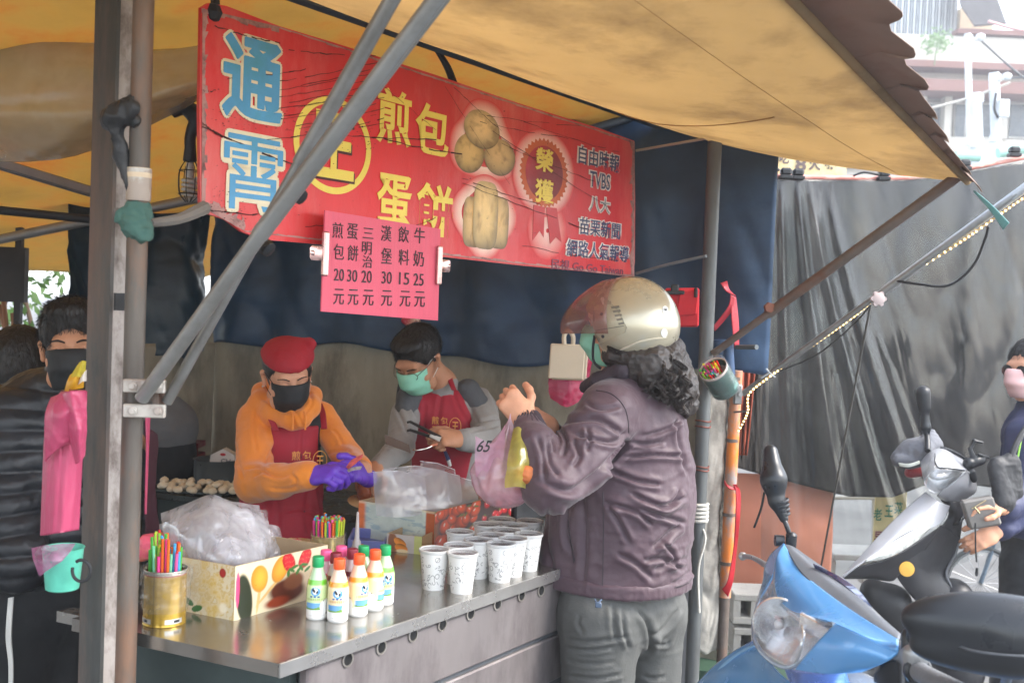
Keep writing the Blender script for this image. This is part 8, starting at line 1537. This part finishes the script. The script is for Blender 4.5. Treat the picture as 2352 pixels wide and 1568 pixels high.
# ---- silver scooter
s = T('scooter', 'silver and black scooter parked behind the blue one, with a yellow round reflector', 'scooter', (1.9, 4.1, 0))
D0 = 4.05
def W7(X, Y_, d=0.): return (X, Y_, D0 + d)
pat('handlebar_cowl', [[W7(1222, 345, .12), W7(1272, 290, .1), W7(1345, 262, .12), W7(1420, 288, .16), W7(1488, 335, .2)], [W7(1228, 380, .02), W7(1290, 320, -.02), W7(1365, 315, .0), W7(1440, 350, .06), W7(1515, 390, .12)], [W7(1240, 440, .0), W7(1310, 375, -.06), W7(1380, 378, -.04), W7(1470, 390, .0), W7(1528, 440, .1)]], silv, s, 8)
pat('handlebar_cowl', [[W7(1472, 392, .0), W7(1500, 400, .05), W7(1528, 440, .1)], [W7(1400, 460, -.02), W7(1460, 480, .02), W7(1528, 505, .1)], [W7(1318, 520, .0), W7(1400, 545, .04), W7(1475, 545, .1)], [W7(1330, 545, .06), W7(1400, 575, .08), W7(1450, 585, .12)]], silv, s, 8)
pat('headlight_lens', [[W7(1300, 300, -.03), W7(1312, 372, -.07), W7(1390, 380, -.06), W7(1472, 394, -.01)], [W7(1262, 350, -.02), W7(1270, 420, -.10), W7(1350, 440, -.10), W7(1472, 400, -.01)], [W7(1238, 410, .0), W7(1245, 475, -.03), W7(1312, 518, -.03), W7(1472, 408, -.01)]], lensg, s, 8, .002)
pat('reflector', [[W7(1302, 310, .0), W7(1314, 378, -.02), W7(1390, 385, .0), W7(1468, 398, .02)], [W7(1266, 360, .06), W7(1274, 425, .06), W7(1350, 440, .06), W7(1468, 402, .02)], [W7(1242, 412, .03), W7(1249, 470, .02), W7(1312, 512, .02), W7(1468, 406, .02)]], chrome, s, 10, .002)
pat('brow_trim', [[W7(1300, 296, -.05), W7(1312, 366, -.09), W7(1395, 374, -.08), W7(1475, 388, -.02)], [W7(1304, 294, -.05), W7(1318, 372, -.09), W7(1395, 381, -.08), W7(1475, 394, -.02)]], mk, s, 6, .006)
B().tube([S7(*W7(1332, 262, .1)), S7(*W7(1400, 284, .1)), S7(*W7(1488, 340, .16))], .006, 8, smooth=5).put('windscreen_trim', mk, s)
pat('front_shield', [[W7(1252, 508, .05), W7(1160, 585, .0), W7(1050, 690, -.06), W7(930, 820, -.12), W7(840, 920, -.16), W7(790, 972, -.18)], [W7(1320, 560, -.02), W7(1240, 640, -.08), W7(1110, 730, -.13), W7(980, 835, -.17), W7(870, 915, -.19), W7(792, 976, -.19)], [W7(1384, 585, .02), W7(1330, 685, -.06), W7(1150, 752, -.12), W7(1000, 842, -.17), W7(880, 915, -.19), W7(796, 982, -.18)]], silv, s, 9)
pat('turn_signal', [[W7(1278, 694, -.08), W7(1170, 730, -.13), W7(1020, 815, -.18), W7(915, 888, -.2)], [W7(1276, 706, -.08), W7(1180, 760, -.14), W7(1050, 840, -.19), W7(925, 888, -.2)], [W7(1262, 722, -.07), W7(1180, 795, -.13), W7(1050, 868, -.18), W7(920, 892, -.2)]], M('signal_lens', 'c9ccc8', .08, var=.4, vs=40, spec=.9, coat=1.), s, 7)
blp = M('scooter_black', '25262a', .38, var=.15, bump=.06, bs=120, spec=.5)
pat('leg_shield', [[W7(1335, 690, .0), W7(1385, 720, .04), W7(1440, 765, .12)], [W7(1230, 800, -.05), W7(1320, 840, .0), W7(1415, 845, .12)], [W7(1100, 885, -.08), W7(1230, 930, -.04), W7(1360, 955, .08)], [W7(1085, 960, -.06), W7(1230, 1040, -.04), W7(1390, 1030, .06)], [W7(1150, 1060, -.04), W7(1260, 1120, -.02), W7(1432, 1115, .06)], [W7(1260, 1170, .0), W7(1320, 1200, .0), W7(1372, 1218, .04)]], blp, s, 7)
pat('nose_underside', [[W7(792, 980, -.18), W7(880, 925, -.18), W7(1030, 880, -.15), W7(1150, 820, -.1), W7(1330, 700, -.02)], [W7(800, 986, -.15), W7(900, 975, -.14), W7(1000, 955, -.12), W7(1120, 900, -.08), W7(1250, 830, -.04)], [W7(806, 988, -.1), W7(960, 988, -.08), W7(1060, 1000, -.07), W7(1110, 960, -.06), W7(1200, 900, -.03)]], blp, s, 7)
pat('neck_cover', [[W7(1330, 545, .08), W7(1400, 560, .05), W7(1470, 560, .12)], [W7(1380, 620, .06), W7(1420, 640, .04), W7(1455, 650, .1)], [W7(1340, 700, .04), W7(1390, 725, .06), W7(1440, 765, .12)]], blp, s, 6)
pat('shield_edge', [[W7(1435, 770, .11), W7(1410, 850, .1), W7(1362, 955, .06), W7(1395, 1040, .05), W7(1432, 1115, .05)], [W7(1442, 772, .12), W7(1418, 852, .11), W7(1371, 955, .08), W7(1403, 1040, .07), W7(1440, 1115, .07)]], M('edge_grey', '5a5c60', .35), s, 7, .006)
B().lathe([(.0001, 0), (.026, .0), (.0275, .003), (.026, .006), (.0001, .007)], S7(1145, 935, D0 - .13), (-.15, -1, .15), 28).put('yellow_reflector', M('reflector_yellow', 'd9a53a', .2, bump=.6, bs=250), s)
O('front_fender', sdf([cap(S7(960, 1060, 4.1), S7(1060, 1130, 4.1), .05, .07, .03), cap(S7(1060, 1130, 4.1), S7(1120, 1260, 4.1), .07, .06, .03), cap(S7(1000, 1150, 4.1), S7(1080, 1230, 4.1), .06, .06, .03)], .007), M('fender_black', '1a1b1d', .6, bump=.3), s)
O('mirror', sdf([cap(S7(1236, -40, 4.2), S7(1244, 40, 4.2), .028, .024, .01), cap(S7(1244, 40, 4.2), S7(1250, 150, 4.2), .014, .02, .01), cap(S7(1250, 150, 4.2), S7(1260, 200, 4.2), .018, .01, .01)], .004), mk, s)
B().tube([S7(1258, 190, 4.2), S7(1262, 240, 4.18), S7(1262, 280, 4.15)], .011, 10).put('mirror_stem', mk, s)
O('rain_cover', sdf([cap(S7(1110, 320, 4.25), S7(1190, 290, 4.25), .035, .05, .02), cap(S7(1180, 300, 4.25), S7(1280, 250, 4.25), .055, .045, .02), cap(S7(1250, 290, 4.2), S7(1285, 190, 4.25), .035, .02, .02), cap(S7(1100, 330, 4.22), S7(1210, 340, 4.2), .02, .02, .01)], .005, foldy(.01, 16)), M('cover_grey_cloth', '6e7076', .8, bump=.4), s)
pat('reflective_stripe', [[W7(1100, 348, .07), W7(1160, 352, .05), W7(1216, 335, .05)], [W7(1108, 366, .07), W7(1160, 370, .05), W7(1218, 352, .05)]], M('stripe_grey', 'cdd2c8', .4), s, 5)
O('tail_red', sdf([cap(S7(1165, 400, 4.3), S7(1215, 395, 4.3), .022, .022, .01)], .005), M('tail_red', 'a03a40', .3), s)
O('lever_and_holder', sdf([cap(S7(1490, 350, 4.1), S7(1555, 330, 4.12), .022, .02, .01), cap(S7(1500, 400, 4.1), S7(1520, 440, 4.1), .018, .012, .01), cap(S7(1495, 270, 4.1), S7(1520, 330, 4.1), .008, .012, .005), cap(S7(1500, 265, 4.1), S7(1520, 225, 4.1), .007, .007, .005), cap(S7(1520, 225, 4.1), S7(1565, 235, 4.1), .006, .005, .005), cap(S7(1545, 300, 4.1), S7(1600, 318, 4.12), .006, .005, .005)], .003), mk, s)
O('body', sdf([cap(S7(1400, 1100, 4.15), (P(*Z7(1450, 1100), 4.15).x, 4.15, .35), .08, .1, .05), cap((2.0, 4.15, .3), (2.35, 4.15, .3), .1, .1, .05), cap((2.5, 4.15, .5), (2.9, 4.15, .65), .14, .12, .06)], .014), blp, s)
O('seat', sdf([cap((2.4, 4.15, .76), (2.95, 4.15, .8), .09, .08, .04)], .014), M('seat_black', '1c1d1f', .5), s)
wheel(s, (1.42, 4.12, .235), .19, (0, 1, 0)); wheel(s, (2.75, 4.12, .235), .19, (0, 1, 0))
B().tube([(1.42, 4.05, .235), S7(1060, 1130, 4.08)], .018, 8).tube([(1.42, 4.2, .235), S7(1060, 1130, 4.14)], .018, 8).put('fork', ally, s)
lp_ = B(); lp_.tube([S7(1405, 690, 4.1), S7(1440, 680, 4.08), S7(1450, 660, 4.1), S7(1470, 640, 4.12)], .006, 8, smooth=4); lp_.put('cable', mk, s)
# bicycle
bc = T('bicycle', 'bicycle standing beyond the silver scooter, its wheel showing behind the shield', 'bicycle', (P(2252, 1345, 6.1).x, 6.1, 0)); wc_ = P(2252, 1345, 6.1); wc_.z = .215
wh = B().tube([wc_ + Vector((cos(k), 0, sin(k))) * .2 for k in np.linspace(0, 2 * pi, 41)], .013, 8).put('wheel', M('tyre_grey', '3e4042', .8), bc)
B().tube([wc_ + Vector((cos(k), 0, sin(k))) * .182 for k in np.linspace(0, 2 * pi, 41)], .006, 6).put('rim', ally, wh)
sp_ = B()
for k in range(18): sp_.tube([wc_, wc_ + Vector((cos(k * pi / 9), 0, sin(k * pi / 9))) * .18], .0016, 4)
sp_.put('spokes', ally, wh)
w2 = wc_ + Vector((.75, .05, 0)); wh2 = B().tube([w2 + Vector((cos(k), 0, sin(k))) * .2 for k in np.linspace(0, 2 * pi, 41)], .013, 8).put('wheel', M('tyre_grey', '3e4042', .8), bc)
B().tube([wc_, wc_ + Vector((.12, 0, .42)), wc_ + Vector((.14, 0, .55))], .012, 8).tube([wc_ + Vector((.12, 0, .4)), wc_ + Vector((.5, 0, .35)), w2], .012, 8).tube([wc_ + Vector((.13, 0, .33)), wc_ + Vector((.42, 0, .05)), w2], .012, 8).put('frame', M('bike_frame', '5a6a78', .4), bc)

# ---- thin haze volume added to lift the shadows and veil the distance
hz = bpy.data.materials.new('haze'); hz.use_nodes = True; hn = hz.node_tree; hn.nodes.remove(hn.nodes['Principled BSDF'])
pvn = hn.nodes.new('ShaderNodeVolumePrincipled'); pvn.inputs['Color'].default_value = (.93, .95, 1, 1); pvn.inputs['Density'].default_value = .0065; pvn.inputs['Anisotropy'].default_value = .3
hn.links.new(pvn.outputs[0], hn.nodes['Material Output'].inputs['Volume'])
B().box((15, 50, 5.6), (76, 0, 0), (0, 71, 0), (0, 0, 6.6)).put('haze', hz, kind='stuff')
